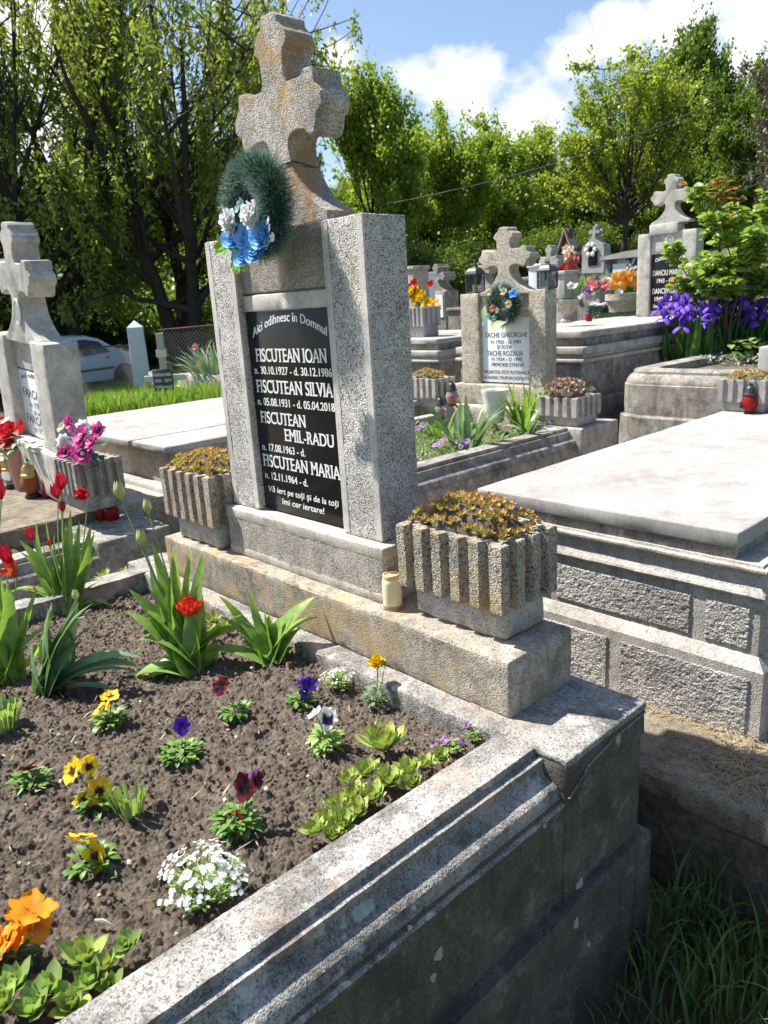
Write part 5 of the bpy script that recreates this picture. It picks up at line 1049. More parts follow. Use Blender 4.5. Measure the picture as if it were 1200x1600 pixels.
def box_lantern(label, u0, u1, vb, vt):
    a = at(u0, vb, y=YT + .03); b = at(u1, vb, y=YT + .03); top = at((u0 + u1) / 2, vt, y=YT + .07)[2]; c = V((a[0] + b[0]) / 2, YT + .07, .0245); w = (b[0] - a[0]) / 2; h = top - c[2]; t = thing('metal_lantern', label, 'lantern', tuple(c), 0, 'black metal lanterns on the beige pillars'); x, y, z = c; w = .048
    m = MB(); m.rbox(x - w, x + w, y - w, y + w, z, z + .012, .003, .1, 0); m.rbox(x - w, x + w, y - w, y + w, z + .6 * h, z + .64 * h, .003, .1, 0)
    for sx in (-1, 1):
        for sy in (-1, 1): m.box(x + sx * w * .97 - .004, x + sx * w * .97 + .004, y + sy * w * .97 - .004, y + sy * w * .97 + .004, z + .01, z + .62 * h)
    m.build('frame', DARK_metal, t)
    m = MB()                                             # pierced lattice on four sides
    for k in range(4):
        ca, sa = math.cos(k * PI / 2), math.sin(k * PI / 2)
        for i in range(-2, 3):
            for s_ in (-1, 1):
                p = []
                for j in range(9):
                    q = j / 8; e = (i / 2.4 + .2 * s_ * math.sin(q * PI * 5)) * w * .85; p.append((x + e * ca - w * .95 * sa, y + e * sa + w * .95 * ca, z + .012 + .59 * h * q))
                m.tube(p, .0017, 4)
    m.build('lattice', DARK_metal, t)
    m = MB(); s_ = math.sqrt(2); m.lathe([(w * 1.12 * s_, .63 * h), (w * 1.1 * s_, .67 * h), (w * .95 * s_, .75 * h), (w * .7 * s_, .83 * h), (w * .3 * s_, .88 * h), (w * .16 * s_, .9 * h), (w * .16 * s_, .98 * h), (0, 1. * h)], (0, 0, 0), 4); R_ = Matrix.Rotation(PI / 4, 3, 'Z')
    m.v = [np.array([tuple(R_ @ Vector(q)) for q in vv]) + c for vv in m.v]; m.build('roof', DARK_metal, t, smooth=False); m = MB(); m.tube([(x + .018 * math.cos(a), y, z + h * .96 + .018 * math.sin(a)) for a in np.linspace(0, 2 * PI, 14)], .0025, 5); m.build('ring', DARK_metal, t)
    m = MB(); m.lathe([(0, .012), (.02, .012), (.02, .3 * h), (0, .31 * h)], c, 14); m.build('candle', WAX_cream, t)
box_lantern('black metal lantern on the left pillar of the beige tombstone', 724, 751, 456, 412); box_lantern('black metal lantern on the right pillar of the beige tombstone', 836, 864, 452, 408)
lantern('pear', 'grave_candle', 'clear grave candle with black ornament beside the left grey planter', at(707, 634, z=-.772), .185, GL_clear, 'grave candles around the beige tombstone')
lantern('pear', 'grave_candle', 'black-capped clear candle sunk among the bed plants', at(689, 655, z=-.85), .17, GL_clear, 'grave candles around the beige tombstone')
lantern('pear', 'grave_candle', 'red and white grave candle with grey cap beside the dried planter', at(866, 651, z=-.85), .19, GL_clear, 'grave candles around the beige tombstone')
lantern('domed', 'grave_candle', 'small dark candle cap low at the right foot of the beige base', at(846, 645, z=-.85), .12, GL_red, 'grave candles around the beige tombstone')
lantern('votive', 'grave_candle', 'red votive tucked against the dried planter', at(877, 648, z=-.85), .12, GL_red, 'grave candles around the beige tombstone')
def cone_vase():
    c = at(774, 660, y=2.64); t = thing('cone_vase', 'white flared cone vase stuck in the bed before the beige tombstone', 'vase', tuple(c)); m = MB(); m.lathe([(0, 0), (.05, 0), (.06, .02), (.075, .13), (.088, .2), (.094, .222), (.094, .228), (.085, .222), (.07, .14), (0, .1)], c, 28); m.build('body', CERAMIC, t)
cone_vase()
def strap_plant(name, label, cat, base, n, H, W_, spread, mat, seed, group=None, bend=(.2, 1.), rad=.05, bloom=None):
    rr = random.Random(seed); b = np.asarray(base, float); t = thing(name, label, cat, tuple(b), 0, group); m = MB()
    for i in range(n):
        a = rr.random() * 6.28; e = rr.uniform(0, spread); d = V(math.cos(a) * math.sin(e), math.sin(a) * math.sin(e), math.cos(e)); r = rad * math.sqrt(rr.random()); m.leaf(b + V(math.cos(a) * r, math.sin(a) * r, -.01), d, V(0, 0, 1) if e > .15 else nrm(V(math.cos(a), math.sin(a), .3)), H * rr.uniform(.55, 1.1), W_ * rr.uniform(.7, 1.2), rr.uniform(*bend), 7, .3, .6, .8, rr.uniform(-.4, .4), base_w=.5)
    m.build('leaves', mat, t, angle=180); return t
strap_plant('tulip_plant', 'leafy tulip clump without flowers at the left of the back bed', 'tulip', at(728, 702, z=-.9), 26, .33, .045, .55, LF_tulip2, 51, rad=.09)
strap_plant('lily_plant', 'fan of upright bright green strap leaves beside the white cone vase', 'lily', at(818, 668, z=-.88), 40, .36, .03, .5, LF_tulip, 52, bend=(.1, .7), rad=.07)
strap_plant('tulip_plant', 'sprawling pale leaf tuft at the kerb of the back bed', 'tulip', at(690, 690, z=-.9), 22, .28, .02, 1.0, LF_grass, 53, rad=.08)
strap_plant('lily_plant', 'bent leaf tuft hanging over the grooved kerb of the back bed', 'lily', at(826, 680, z=-.86), 6, .24, .035, 1.1, LF_tulip2, 54, bend=(1.3, 2.2), rad=.02)
def back_bed_cover():
    rr = random.Random(55); m = MB()
    for k in range(2600):
        x, y = rr.uniform(-1.88, -.82), rr.uniform(.9, 2.72); z = -.93 + rr.uniform(0, .06); a = rr.random() * 6.28; m.leaf((x, y, z), V(math.cos(a), math.sin(a), rr.uniform(.2, 1.4)), V(0, 0, 1), rr.uniform(.03, .07), rr.uniform(.008, .018), .6, 2, .2)
    tag(m.build('ground_cover', LF_small, angle=180), 'low mixed green leaves covering the soil of the back bed', 'ground cover', kind='stuff')
    for i, (u, v, n) in enumerate(((658, 640, 5), (660, 678, 5), (690, 706, 4), (716, 705, 4), (768, 660, 5), (846, 660, 8), (862, 664, 7), (872, 660, 6), (852, 672, 5))):
        b = at(u, v, z=-.88); t = thing('pansy', 'pale lilac pansy among the leaves of the back bed', 'pansy', tuple(b), 0, 'lilac pansies in the back bed'); m = MB(); small_foliage(m, b, .05, .04, 24, rr, .04, .018); m.build('foliage', LF_small, t, angle=180)
        for k in range(n): m = MB(); pansy_face(m, m, b + V(rr.uniform(-.06, .06), rr.uniform(-.06, .06), rr.uniform(.03, .07)), V(rr.uniform(-.3, .5), -.7, .6), .024, rr); m.build('flower', PT_lilac, t, angle=180)
back_bed_cover()
# ---------------------------------------------------------------- graves on the rise behind
def moulded_tomb(label, x0, x1, y0, y1, zt, zg, mat, matlow, lip=.03, s=1.):
    t = thing('raised_tomb', label, 'tomb', ((x0 + x1) / 2, (y0 + y1) / 2, zg))
    m = MB(); m.rbox(x0, x1, y0, y1, zt - .05 * s, zt, .006, .1, .0015, 101); m.build('lid_slab', mat, t, weld=True)
    m = MB(); m.rbox(x0 + .03, x1 - .03, y0 + .03, y1 - .03, zt - .115 * s, zt - .049 * s, .006, .1, .0015, 102); m.build('lid_bed', matlow, t, weld=True)
    m = MB()
    for o, a, b in ((.04, .175, .114), (.015, .205, .174), (.045, .235, .204)): m.rbox(x0 - o, x1 + o, y0 - o, y1 + o, zt - a * s, zt - b * s, .01, .1, .0015, 103)
    m.build('cornice', mat, t, weld=True)
    m = MB(); m.rbox(x0 - .01, x1 + .01, y0 - .01, y1 + .01, zt - .52 * s, zt - .234 * s, .008, .1, .002, 104); m.build('tomb_wall', matlow, t, weld=True)
    m = MB(); m.rbox(x0 - .06, x1 + .06, y0 - .06, y1 + .06, zg - .3, zt - .519 * s, .02, .1, .002, 105); m.build('base_course', matlow, t, weld=True); return t
moulded_tomb('raised moulded tomb carrying candles and a wreath in front of the black-plaqued granite tombstone', -2.42, -1.21, 3.62, 6.2, -.30, -1.2, ST_grey, ST_dirty)
moulded_tomb('raised moulded tomb with a pale lid left of the beige tombstone', -5.0, -3.27, 4.22, 5.9, -.385, -1.2, ST_white, ST_dirty)
def right_far_stone():
    y = 5.9; P = lambda u, v: at(u, v, y=y); a, b, c, d = [P(u, v)[0] for u, v in ((997, 367), (1017, 365), (1068, 360), (1089, 357))]; z1 = P(1007, 366)[2]; z0 = -.302; cx = (a + d) / 2 + .015; top = P(1052, 271)[2]; zc = P(1019, 364)[2]
    pt = P(1017, 398)[2]
    t = gravestone('grey granite tombstone with a cross, oval portrait and black plaque beside the rose bush', (a, b, c, d), y, (z0, z1), (cx, zc + .07, top - zc - .07, .205), (ST_band2, ST_band2, ST_band2), (b + .005, c - .005, z0 + .06, pt, GR_black, GR_letter),
        [('Odihnesc în pace', .05, .12, .9, .86, .02), ('DANCIU MARIA', .075, .06, .97, .62, 0), ('1943 - 1981', .06, .2, .82, .49, 0), ('DANCIU IOAN', .075, .06, .94, .3, 0), ('1940 - 20', .06, .14, .7, .17, 0), ('Dormi în pace', .045, .1, .66, .05, 0)], (a - .04, d + .04, z0 - .0), .16, .025, pt + .0, ((P(1045, 378)[0], y + .02, P(1045, 378)[2]), .048, .065))
    m = MB(); m.rbox(b - .02, c - .06, y + .0, y + .15, z1 - .02, zc + .075, .008, .05, .001, 111); m.build('cross_foot', ST_band2, t, weld=True)
right_far_stone()
ZT3 = -.298
GF = 'grave lamps on the raised tomb'
lantern('tall', 'grave_lamp', 'clear glass grave lamp with a grey cap at the foot of the granite tombstone', at(1008, 493, z=ZT3), .2, GL_clear, GF)
lantern('tall', 'grave_lamp', 'tall glass grave lamp with a red candle in front of the black plaque', at(1033, 487, z=ZT3), .22, GL_clear, GF)
lantern('domed', 'grave_lamp', 'small red grave candle with a black cap beside the lying wreath', at(920, 502, z=ZT3), .13, GL_red, GF)
def lying_wreath():
    a = at(945, 492, z=ZT3); t = thing('lying_wreath', 'green tinsel garland with white flowers lying on the raised tomb', 'wreath', tuple(a)); rr = np.random.RandomState(7); n = 7000; th = rr.rand(n) * 2 * PI; ph = rr.rand(n) * 2 * PI; R, r = .26, .05
    o = np.stack([np.cos(th), np.sin(th), 0 * th], 1); d = o * np.cos(ph)[:, None] + V(0, 0, 1) * np.sin(ph)[:, None]; base = a + V(-.1, .35, .055) + o * R; dd = d + rr.normal(0, .3, (n, 3)); tip = base + dd * .06; s = np.cross(dd, rr.normal(0, 1, (n, 3))); s /= np.linalg.norm(s, axis=1, keepdims=True); w = .002
    vs = np.empty((n * 4, 3)); vs[0::4] = base - s * w; vs[1::4] = base + s * w; vs[2::4] = tip + s * w * .5; vs[3::4] = tip - s * w * .5; q = np.arange(n) * 4; m = MB().addq(vs, np.stack([q, q + 1, q + 2, q + 3], 1), np.tile([0, 0, 1, 1], n)); m.build('tinsel_ring', NEEDLE, t, smooth=False)
    rd = random.Random(3); m = MB()
    for k in range(46):
        a_ = rd.random() * 6.28; daisy(m, a + V(-.1, .35, .1) + V(R * math.cos(a_), R * math.sin(a_), rd.uniform(0, .03)), V(rd.uniform(-.5, .5), rd.uniform(-.7, .2), 1), .035, rd, 6, .3, .8, 2)
    m.build('white_flowers', PT_white, t, angle=180)
lying_wreath()
def urn(label, c, R, H, fl, seed):
    t = thing('stone_urn', label, 'urn', tuple(c)); m = MB(); m.lathe([(0, 0), (.55 * R, 0), (.6 * R, .1 * H), (.3 * R, .22 * H), (.32 * R, .32 * H), (.8 * R, .5 * H), (1. * R, .8 * H), (1.05 * R, .88 * H), (1.05 * R, 1. * H), (.9 * R, 1. * H), (.85 * R, .85 * H), (0, .8 * H)], c, 22); m.build('bowl', ST_beige, t)
    if fl:
        rr = random.Random(seed); b = thing('cloth_bouquet', fl[1], 'bouquet', tuple(np.asarray(c) + V(0, 0, H * .85)))
        for k in range(fl[2]): m = MB(); daisy(m, np.asarray(c) + V(rr.uniform(-R, R), rr.uniform(-R, R), H + rr.uniform(.0, R * 1.1)), V(rr.uniform(-.5, .5), -.8, rr.uniform(0, .8)), R * .38, rr, 6, .4, .8, 2); m.build('flower', fl[0], b, angle=180)
        m = MB()
        for k in range(30): a = rr.random() * 6.28; m.leaf(np.asarray(c) + V(rr.uniform(-R, R) * .7, rr.uniform(-R, R) * .7, H * .9), V(math.cos(a), math.sin(a), .6), V(0, 0, 1), R * 1.1, R * .35, .6, 3)
        m.build('leaves', SILK_LEAF, b, angle=180)
urn('pale stone footed bowl at the left end of the raised tomb', at(886, 504, y=4.4), .1, .2, (PT_white, 'white cloth blossom in the pale stone bowl', 3), 2)
def wall_grave():
    y = 8.; P = lambda u, v: at(u, v, y=y); a = P(880, 470); b = P(950, 466); t = thing('grave_wall', 'low brown concrete grave border holding green plants on the slope', 'grave border', tuple(a + V(.6, .5, -1))); m = MB(); m.rbox(a[0] - .3, b[0] + .05, y, y + .15, a[2] - 1.2, P(915, 462)[2], .01, .1, .003, 121); m.rbox(b[0] - .1, b[0] + .05, y + .15, y + 2.2, a[2] - 1.2, P(915, 462)[2], .01, .1, .003, 122); m.build('border', ST_dirty, t, weld=True)
    m = MB(); m.box(a[0] - .3, b[0] - .1, y + .14, y + 2.2, a[2] - 1.2, a[2] - .05); m.build('soil_fill', SOIL, t)
    for k, (u, v) in enumerate(((888, 487), (905, 468), (940, 465), (923, 484))):
        c = P(u, v); m = MB(); m.lathe([(.04, 0), (.045, .01), (.03, .02), (0, .02)], c + V(0, -.0, 0), 12, axis=(0, -1, 0)); m.build('round_ornament', ST_white, t)
    rr = random.Random(4); zt = P(915, 460)[2]; b2 = thing('grave_planting', 'feathery yellow green plants growing in the brown concrete border', 'plants', (a[0] + .5, y + .5, zt)); m = MB()
    for k in range(900):
        x = rr.uniform(a[0] - .2, b[0] - .1); yy = rr.uniform(y + .12, y + 1.2); m.leaf((x, yy, zt - .03), V(rr.uniform(-.4, .4), rr.uniform(-.4, .4), 1), V(0, -1, 0), rr.uniform(.12, .34), .03, .5, 3, .2)
    m.build('stems', LF_grass, b2, angle=180)
wall_grave()
def flower_pots():
    y = 6.6; c = at(972, 487, y=y); t = thing('flower_trough', 'squat stone trough of orange cloth tulips behind the lying wreath', 'planter', tuple(c)); m = MB(); m.lathe([(0, 0), (.14, 0), (.16, .1), (.19, .13), (.19, .2), (.16, .2), (.15, .16), (0, .15)], c, 20); m.build('trough', ST_beige, t)
    rr = random.Random(6); b = thing('cloth_bouquet', 'orange and yellow cloth tulips in the squat stone trough', 'bouquet', tuple(c + V(0, 0, .2))); pmat = petalmat('cloth_orange', (.7, .25, .02), (.85, .5, .08), 0, 1)
    for k in range(16): m = MB(); tulip_bloom(m, c + V(rr.uniform(-.2, .2), rr.uniform(-.1, .1), .22 + rr.uniform(0, .14)), V(rr.uniform(-.5, .5), -.3, 1), .12, rr, .15, 6); m.build('flower', pmat, b, angle=180)
    c = at(944, 462, y=7.2); b = thing('cloth_bouquet', 'mixed pink and white cloth flowers at the end of the brown border', 'bouquet', tuple(c)); 
    for pm, n in ((PT_salmon, 8), (PT_white, 9), (PT_lilac, 5)):
        for k in range(n): m = MB(); daisy(m, c + V(rr.uniform(-.25, .25), rr.uniform(-.1, .1), rr.uniform(-.1, .2)), V(rr.uniform(-.5, .5), -.9, .4), .07, rr, 6, .3, .8, 2); m.build('flower', pm, b, angle=180)
    m = MB(); m.tube([c + V(0, 0, -.6), c + V(0, 0, .05)], .1, 8); m.build('stem', ST_dirty, b)
flower_pots()
def roofed_cross():
    y = 12.; P = lambda u, v: at(u, v, y=y); a = P(887, 428); k = P(887, 355)[2] - a[2]; t = thing('wooden_cross', 'brown wooden grave cross under a curved gable roof', 'cross', (a[0], y, a[2] - .8)); x, z = a[0], a[2]; w = k * .09
    m = MB(); m.rbox(x - w, x + w, y - w, y + w, z - 1., z + k * .96, .01, .2, .002, 131); m.build('post', WOOD_b, t, weld=True); m = MB(); m.rbox(x - k * .28, x + k * .28, y - w * .8, y + w * .8, z + k * .4, z + k * .56, .01, .2, .002, 132); m.build('crossbar', WOOD_b, t, weld=True)
    m = MB(); N = 9; dep = k * .16
    for s_ in (-1, 1):
        prof = [(s_ * k * .3 * (1 - q) ** 1.0 * (1 if 1 else 0), z + k * (.44 + .55 * (q ** 1.6))) for q in np.linspace(0, 1, N)]
        up = [(x + px, pz) for px, pz in prof]; lo = [(x + px, pz - k * .06) for px, pz in prof]; poly = up + lo[::-1]; m.prism(poly if s_ > 0 else poly[::-1], 'y', y - dep, y + dep)
    m.build('roof', plain('weathered_shingle', (.36, .27, .22), .8, var=.2), t, angle=50)
roofed_cross()
def white_shrine():
    y = 11.; P = lambda u, v: at(u, v, y=y); a = P(909, 428); b = P(943, 425); x0, x1, z0 = a[0], b[0], a[2]; w = x1 - x0; cx = (x0 + x1) / 2; zt = P(925, 353)[2]; h = zt - z0
    t = thing('white_headstone', 'white marble headstone with a small cross and dark niche', 'headstone', (cx, y, z0 - .5)); sh = [(x0, z0 - .02), (x1, z0 - .02), (x1, z0 + h * .52), (x1 - w * .06, z0 + h * .6), (cx + w * .3, z0 + h * .63), (cx + w * .13, z0 + h * .72), (cx + w * .06, z0 + h * .8), (cx - w * .06, z0 + h * .8), (cx - w * .13, z0 + h * .72), (cx - w * .3, z0 + h * .63), (x0 + w * .06, z0 + h * .6), (x0, z0 + h * .52)]
    m = MB(); m.prism(sh, 'y', y, y + .22); m.build('slab', ST_white, t, smooth=False); m = MB(); e = w * .06; m.box(cx - e, cx + e, y + .03, y + .17, z0 + h * .79, z0 + h * .99); m.box(cx - w * .24, cx + w * .24, y + .031, y + .169, z0 + h * .84, z0 + h * .9)
    for p in ((cx, h * .98), (cx - w * .24, h * .87), (cx + w * .24, h * .87)): m.ball((p[0], y + .1, z0 + p[1]), w * .1, 8, (1, .6, 1))
    m.build('cross', ST_white, t); m = MB(); m.prism([(cx - w * .2, z0 + h * .16), (cx + w * .22, z0 + h * .16), (cx + w * .22, z0 + h * .5), (cx + w * .08, z0 + h * .6), (cx - w * .08, z0 + h * .6), (cx - w * .2, z0 + h * .5)], 'y', y - .012, y + .02); m.build('niche', GR_black, t, smooth=False)
    rr = random.Random(5); m = MB()
    for k in range(6): m.ball((cx - w * .05 + w * .2 * math.cos(k * 1.05), y - .04, z0 + h * .5 + w * .2 * math.sin(k * 1.05)), w * .1, 8, (1, .5, 1))
    m.build('white_wreath', CERAMIC, t)
    t = thing('table_slab', 'grey slab table with a dark front edge below the white headstone', 'slab', (cx, y - .9, z0 - .8)); m = MB(); e0, e1 = P(882, 430)[0], P(950, 427)[0]; m.rbox(e0 - .1, e1 + .2, y - 1.6, y + .5, z0 - .1, z0 - .015, .01, .2, .002, 135); m.build('slab', GR_grey, t, weld=True); m = MB(); m.rbox(e0, e1 + .1, y - 1.5, y + .4, z0 - 1.3, z0 - .1, .01, .2, .002, 136); m.build('base', ST_white, t, weld=True)
    c = P(916, 425) + V(0, -.6, 0); b = thing('cloth_bouquet', 'red and cream cloth flowers standing before the white headstone', 'bouquet', tuple(c)); 
    for pm, n, dz in ((PT_salmon, 9, .15), (PT_cream, 4, .3), (PT_rose, 5, .02)):
        for k in range(n): m = MB(); daisy(m, c + V(rr.uniform(-.14, .14), rr.uniform(-.1, .1), dz + rr.uniform(-.08, .1)), V(rr.uniform(-.5, .5), -.9, .4), .1, rr, 6, .3, .8, 2); m.build('flower', pm, b, angle=180)
GR_grey = granite('grey_granite', (.16, .16, .17), .3)
white_shrine()
def black_group():
    y = 9.; P = lambda u, v: at(u, v, y=y); t = thing('family_headstone', 'wide granite headstone with black and white panels left of the granite cross tombstone', 'headstone', tuple(P(970, 470))); x0, x1, xa, xb, xc = P(946, 400)[0], P(1010, 395)[0], P(959, 400)[0], P(980, 400)[0], P(995, 400)[0]; zb = P(970, 490)[2]; z1 = P(970, 404)[2]
    m = MB(); m.rbox(x0, x1, y, y + .25, zb - .6, z1, .008, .15, .001, 141); m.build('body', GR_grey, t, weld=True); m = MB(); m.prism([(x0 - .06, z1), (x1 + .3, z1 + .0), (x1 + .3, z1 + .12), ((x0 + x1) / 2, z1 + .09), (x0 - .06, z1 + .04)], 'y', y - .06, y + .3); m.build('top', ST_white, t, smooth=False)
    zt = P(970, 412)[2]; m = MB(); m.box(xa, xb, y - .02, y + .01, zb, zt); m.build('white_panel', MARBLE, t, smooth=False); m = MB(); m.box(xb + .02, x1 - .01, y - .025, y + .01, zb, P(985, 400)[2]); m.build('black_panel', GR_black, t, smooth=False); oval(t, (P(972, 407)[0], y - .005, P(972, 407)[2]), .06, .09)
    m = MB(); p0 = P(955, 415); m.box(p0[0] - .01, p0[0] + .01, y - .012, y, p0[2] - .3, p0[2] + .18); m.box(p0[0] - .07, p0[0] + .07, y - .0125, y, p0[2] + .03, p0[2] + .05); m.build('cross_relief', SLATE, t, smooth=False)
    rr = random.Random(3); m = MB(); pp = [P(990, 455), P(992, 435), P(989, 415), P(993, 402)]; m.tube([q + V(0, -.03, 0) for q in pp], .006, 4)
    for k in range(26): q = k / 25 * 3; i = min(2, int(q)); c = pp[i] + (pp[i + 1] - pp[i]) * (q - i) + V(rr.uniform(-.1, .1), -.03, rr.uniform(-.05, .05)); daisy(m, c, V(0, -1, .1), .03, rr, 5, .1, .8)
    m.build('engraved_flowers', ENGRAVE_grey2, t, angle=180)
ENGRAVE_grey2 = plain('engraving', (.45, .45, .46), .7)
black_group()
def small_stone(label, ul, ur, vt, vb, y, mat, kind='cross', depth=.15, pm=None):
    P = lambda u, v: at(u, v, y=y); a = P(ul, vb); b = P(ur, vb); zt = P((ul + ur) / 2, vt)[2]; x0, x1, z0 = a[0], b[0], a[2]; h = zt - z0; cx = (x0 + x1) / 2; w = x1 - x0; t = thing('headstone', label, 'headstone', (cx, y, z0 - .3))
    if kind == 'cross':
        m = MB(); m.rbox(x0, x1, y, y + depth, z0 - .8, z0 + h * .52, .01, .1, .002, 151); m.build('slab', mat, t, weld=True); m = rough_prism(cross_poly(cx, h * .52 / .594, z0 + h * .5, w * .5 / (.224 * h * .52 / .594)), y + .02, y + depth * .9, .008, .03, .002, 152); m.build('cross', mat, t, weld=True, angle=21)
        m = MB(); m.box(x0 + w * .12, x1 - w * .12, y - .012, y + .01, z0 + h * .04, z0 + h * .46); p = m.build('plaque', pm or MARBLE, t, smooth=False)
    elif kind == 'bare':
        m = MB(); m.rbox(x0, x1, y, y + depth, z0 - .8, zt, .012, .1, .002, 153); m.build('slab', mat, t, weld=True); m = MB(); m.rbox(x0 - .02, x1 + .02, y - .02, y + depth + .02, zt - .03, zt + .02, .008, .1, .001, 154); m.build('cap', mat, t, weld=True)
    elif kind == 'arm':
        m = rough_prism(cross_poly(cx, h / .594, z0, w * .5 / (.224 * h / .594)), y, y + depth, .008, .03, .002, 155); m.build('cross', mat, t, weld=True, angle=21); m = MB(); m.rbox(cx - w * .42, cx + w * .42, y - .02, y + depth + .03, z0 - 1., z0 + .02, .01, .1, .002, 156); m.build('base', mat, t, weld=True)
    return t
small_stone('small weathered headstone with a trefoil cross and white plaque behind the pale-lidded tomb', 668, 697, 414, 500, 8.5, ST_dirty, 'cross', .35)
small_stone('narrow tall cream headstone showing beside the black-plaqued pillar', 636, 651, 418, 520, 6.4, ST_beige, 'bare', .3)
small_stone('narrow bluish headstone behind the tall cream headstone', 651, 662, 428, 510, 7.2, MARBLE, 'bare', .3)
small_stone('grey carved stone cross seen just right of the beige tombstone lantern', 842, 872, 383, 440, 9.5, ST_grey, 'arm', .2)
small_stone('pale grey headstone block between the lanterns of the beige tombstone', 826, 845, 415, 470, 8.0, MARBLE, 'bare', .4)
small_stone('light stone cross hidden behind the left lantern', 746, 766, 398, 450, 9.0, ST_grey, 'arm', .2)
small_stone('plain light concrete slab edge standing right of the beige tombstone', 866, 882, 426, 485, 7., ST_band2, 'bare', .3)
small_stone('weathered stone block with a rounded top beside the small white plaque', 700, 722, 483, 505, 7.0, ST_dirty, 'bare', .3)
def left_tomb_items():
    y = 4.6; c = at(657, 522, y=y); w = .14; tr = trough('planter', 'pale fluted planter of red and yellow flowers on the pale-lidded tomb', c[0] - w, c[0] + w, y - .1, y + .18, -.384, -.384 + .31, GP, 5, 4, (ST_white, ST_white), .0, .35)
    rr = random.Random(9); b = V(c[0], y, -.08); t = thing('cloth_bouquet', 'red and yellow cloth flowers in the pale fluted planter', 'bouquet', tuple(b))
    for pm, n, z0, z1 in ((PT_marigold, 15, .06, .2), (PT_rose, 9, .17, .3)):
        for k in range(n): m = MB(); daisy(m, b + V(rr.uniform(-.17, .17), rr.uniform(-.1, .08), rr.uniform(z0, z1)), V(rr.uniform(-.5, .5), -.8, .5), .055, rr, 6, .3, .75, 2); m.build('flower', pm, t, angle=180)
    m = MB(); [m.tube([b, b + V(rr.uniform(-.12, .12), rr.uniform(-.08, .08), .2)], .004, 4) for k in range(14)]; m.build('stems', SILK_BRIGHT, t)
    c = at(676, 512, y=5.0); t = thing('footed_vase', 'small white footed vase with yellow flowers on the pale-lidded tomb', 'vase', (c[0], 5., -.384)); m = MB(); m.lathe([(0, 0), (.07, 0), (.065, .03), (.025, .06), (.03, .18), (.05, .22), (.045, .22), (0, .18)], (c[0], 5., -.384), 18); m.build('vase', CERAMIC, t); pmat = PT_marigold
    for k in range(8): m = MB(); daisy(m, V(c[0], 5., -.384) + V(rr.uniform(-.12, .12), rr.uniform(-.06, .06), rr.uniform(.24, .36)), V(rr.uniform(-.5, .5), -.8, .5), .05, rr, 6, .3, .75, 2); m.build('flower', pmat, t, angle=180)
left_tomb_items()
# ---------------------------------------------------------------- iris grave with rose bush at the right
def iris_grave():
    y0 = 3.75; x0, x1, y1 = -.82, 2.2, 6.3; t = thing('grave_kerb', 'rounded concrete grave border planted with irises and a rose bush', 'grave kerb', (.6, 5, -1.2)); m = MB(); zt = -.585
    pr = [(0, .002), (.05, 0), (.062, -.012), (.062, -.03), (.075, -.035), (.09, -.045), (.108, -.07), (.115, -.085), (.115, -.1), (.125, -.105), (.128, -.32), (.15, -.325), (.16, -.335), (.165, -.75)]
    r = .11; vs = []; K = 0
    for o, dz in pr:
        ring = []; ro = r + o
        for cx, cy, a0 in ((x1 - r, y0 + r, -90), (x1 - r, y1 - r, 0), (x0 + r, y1 - r, 90), (x0 + r, y0 + r, 180)):
            for k in range(7): a = math.radians(a0 + 15 * k); ring.append((cx + ro * math.cos(a), cy + ro * math.sin(a)))
        dense = poly_dense(ring, .06); K = len(poly_dense([(p) for p in ring], .06)) if not K else K
        # resample to K points
        R_ = np.array(ring + [ring[0]]); L = np.concatenate([[0], np.cumsum(np.linalg.norm(np.diff(R_, axis=0), axis=1))]); s_ = np.linspace(0, L[-1], 241)[:-1]; vs.append(np.stack([np.interp(s_, L, R_[:, 0]), np.interp(s_, L, R_[:, 1]), np.full(240, zt + dz)], 1))
    inner = vs[0] * V(1, 1, 1); c = V((x0 + x1) / 2, (y0 + y1) / 2, 0); inner = inner + nrmrow(c - inner) * .12; inner[:, 2] = zt; low = inner.copy(); low[:, 2] = zt - .1; vs = [low, inner] + vs; n = 240; V_ = np.concatenate(vs); V_ = V_ + .003 * np.stack([vnoise(V_, 15, 160 + q) for q in range(3)], 1)
    m.add(V_, [(i * n + j, (i + 1) * n + j, (i + 1) * n + (j + 1) % n, i * n + (j + 1) % n) for i in range(len(vs) - 1) for j in range(n)]); m.build('border', ST_dirty, t, angle=35, weld=True)
    m = MB(); m.box(x0 + .1, x1 - .1, y0 + .1, y1 - .1, zt - .3, zt - .06); m.build('soil_fill', SOIL, t)
def nrmrow(a): a = a * V(1, 1, 0); return a / np.linalg.norm(a, axis=1, keepdims=True)
iris_grave()
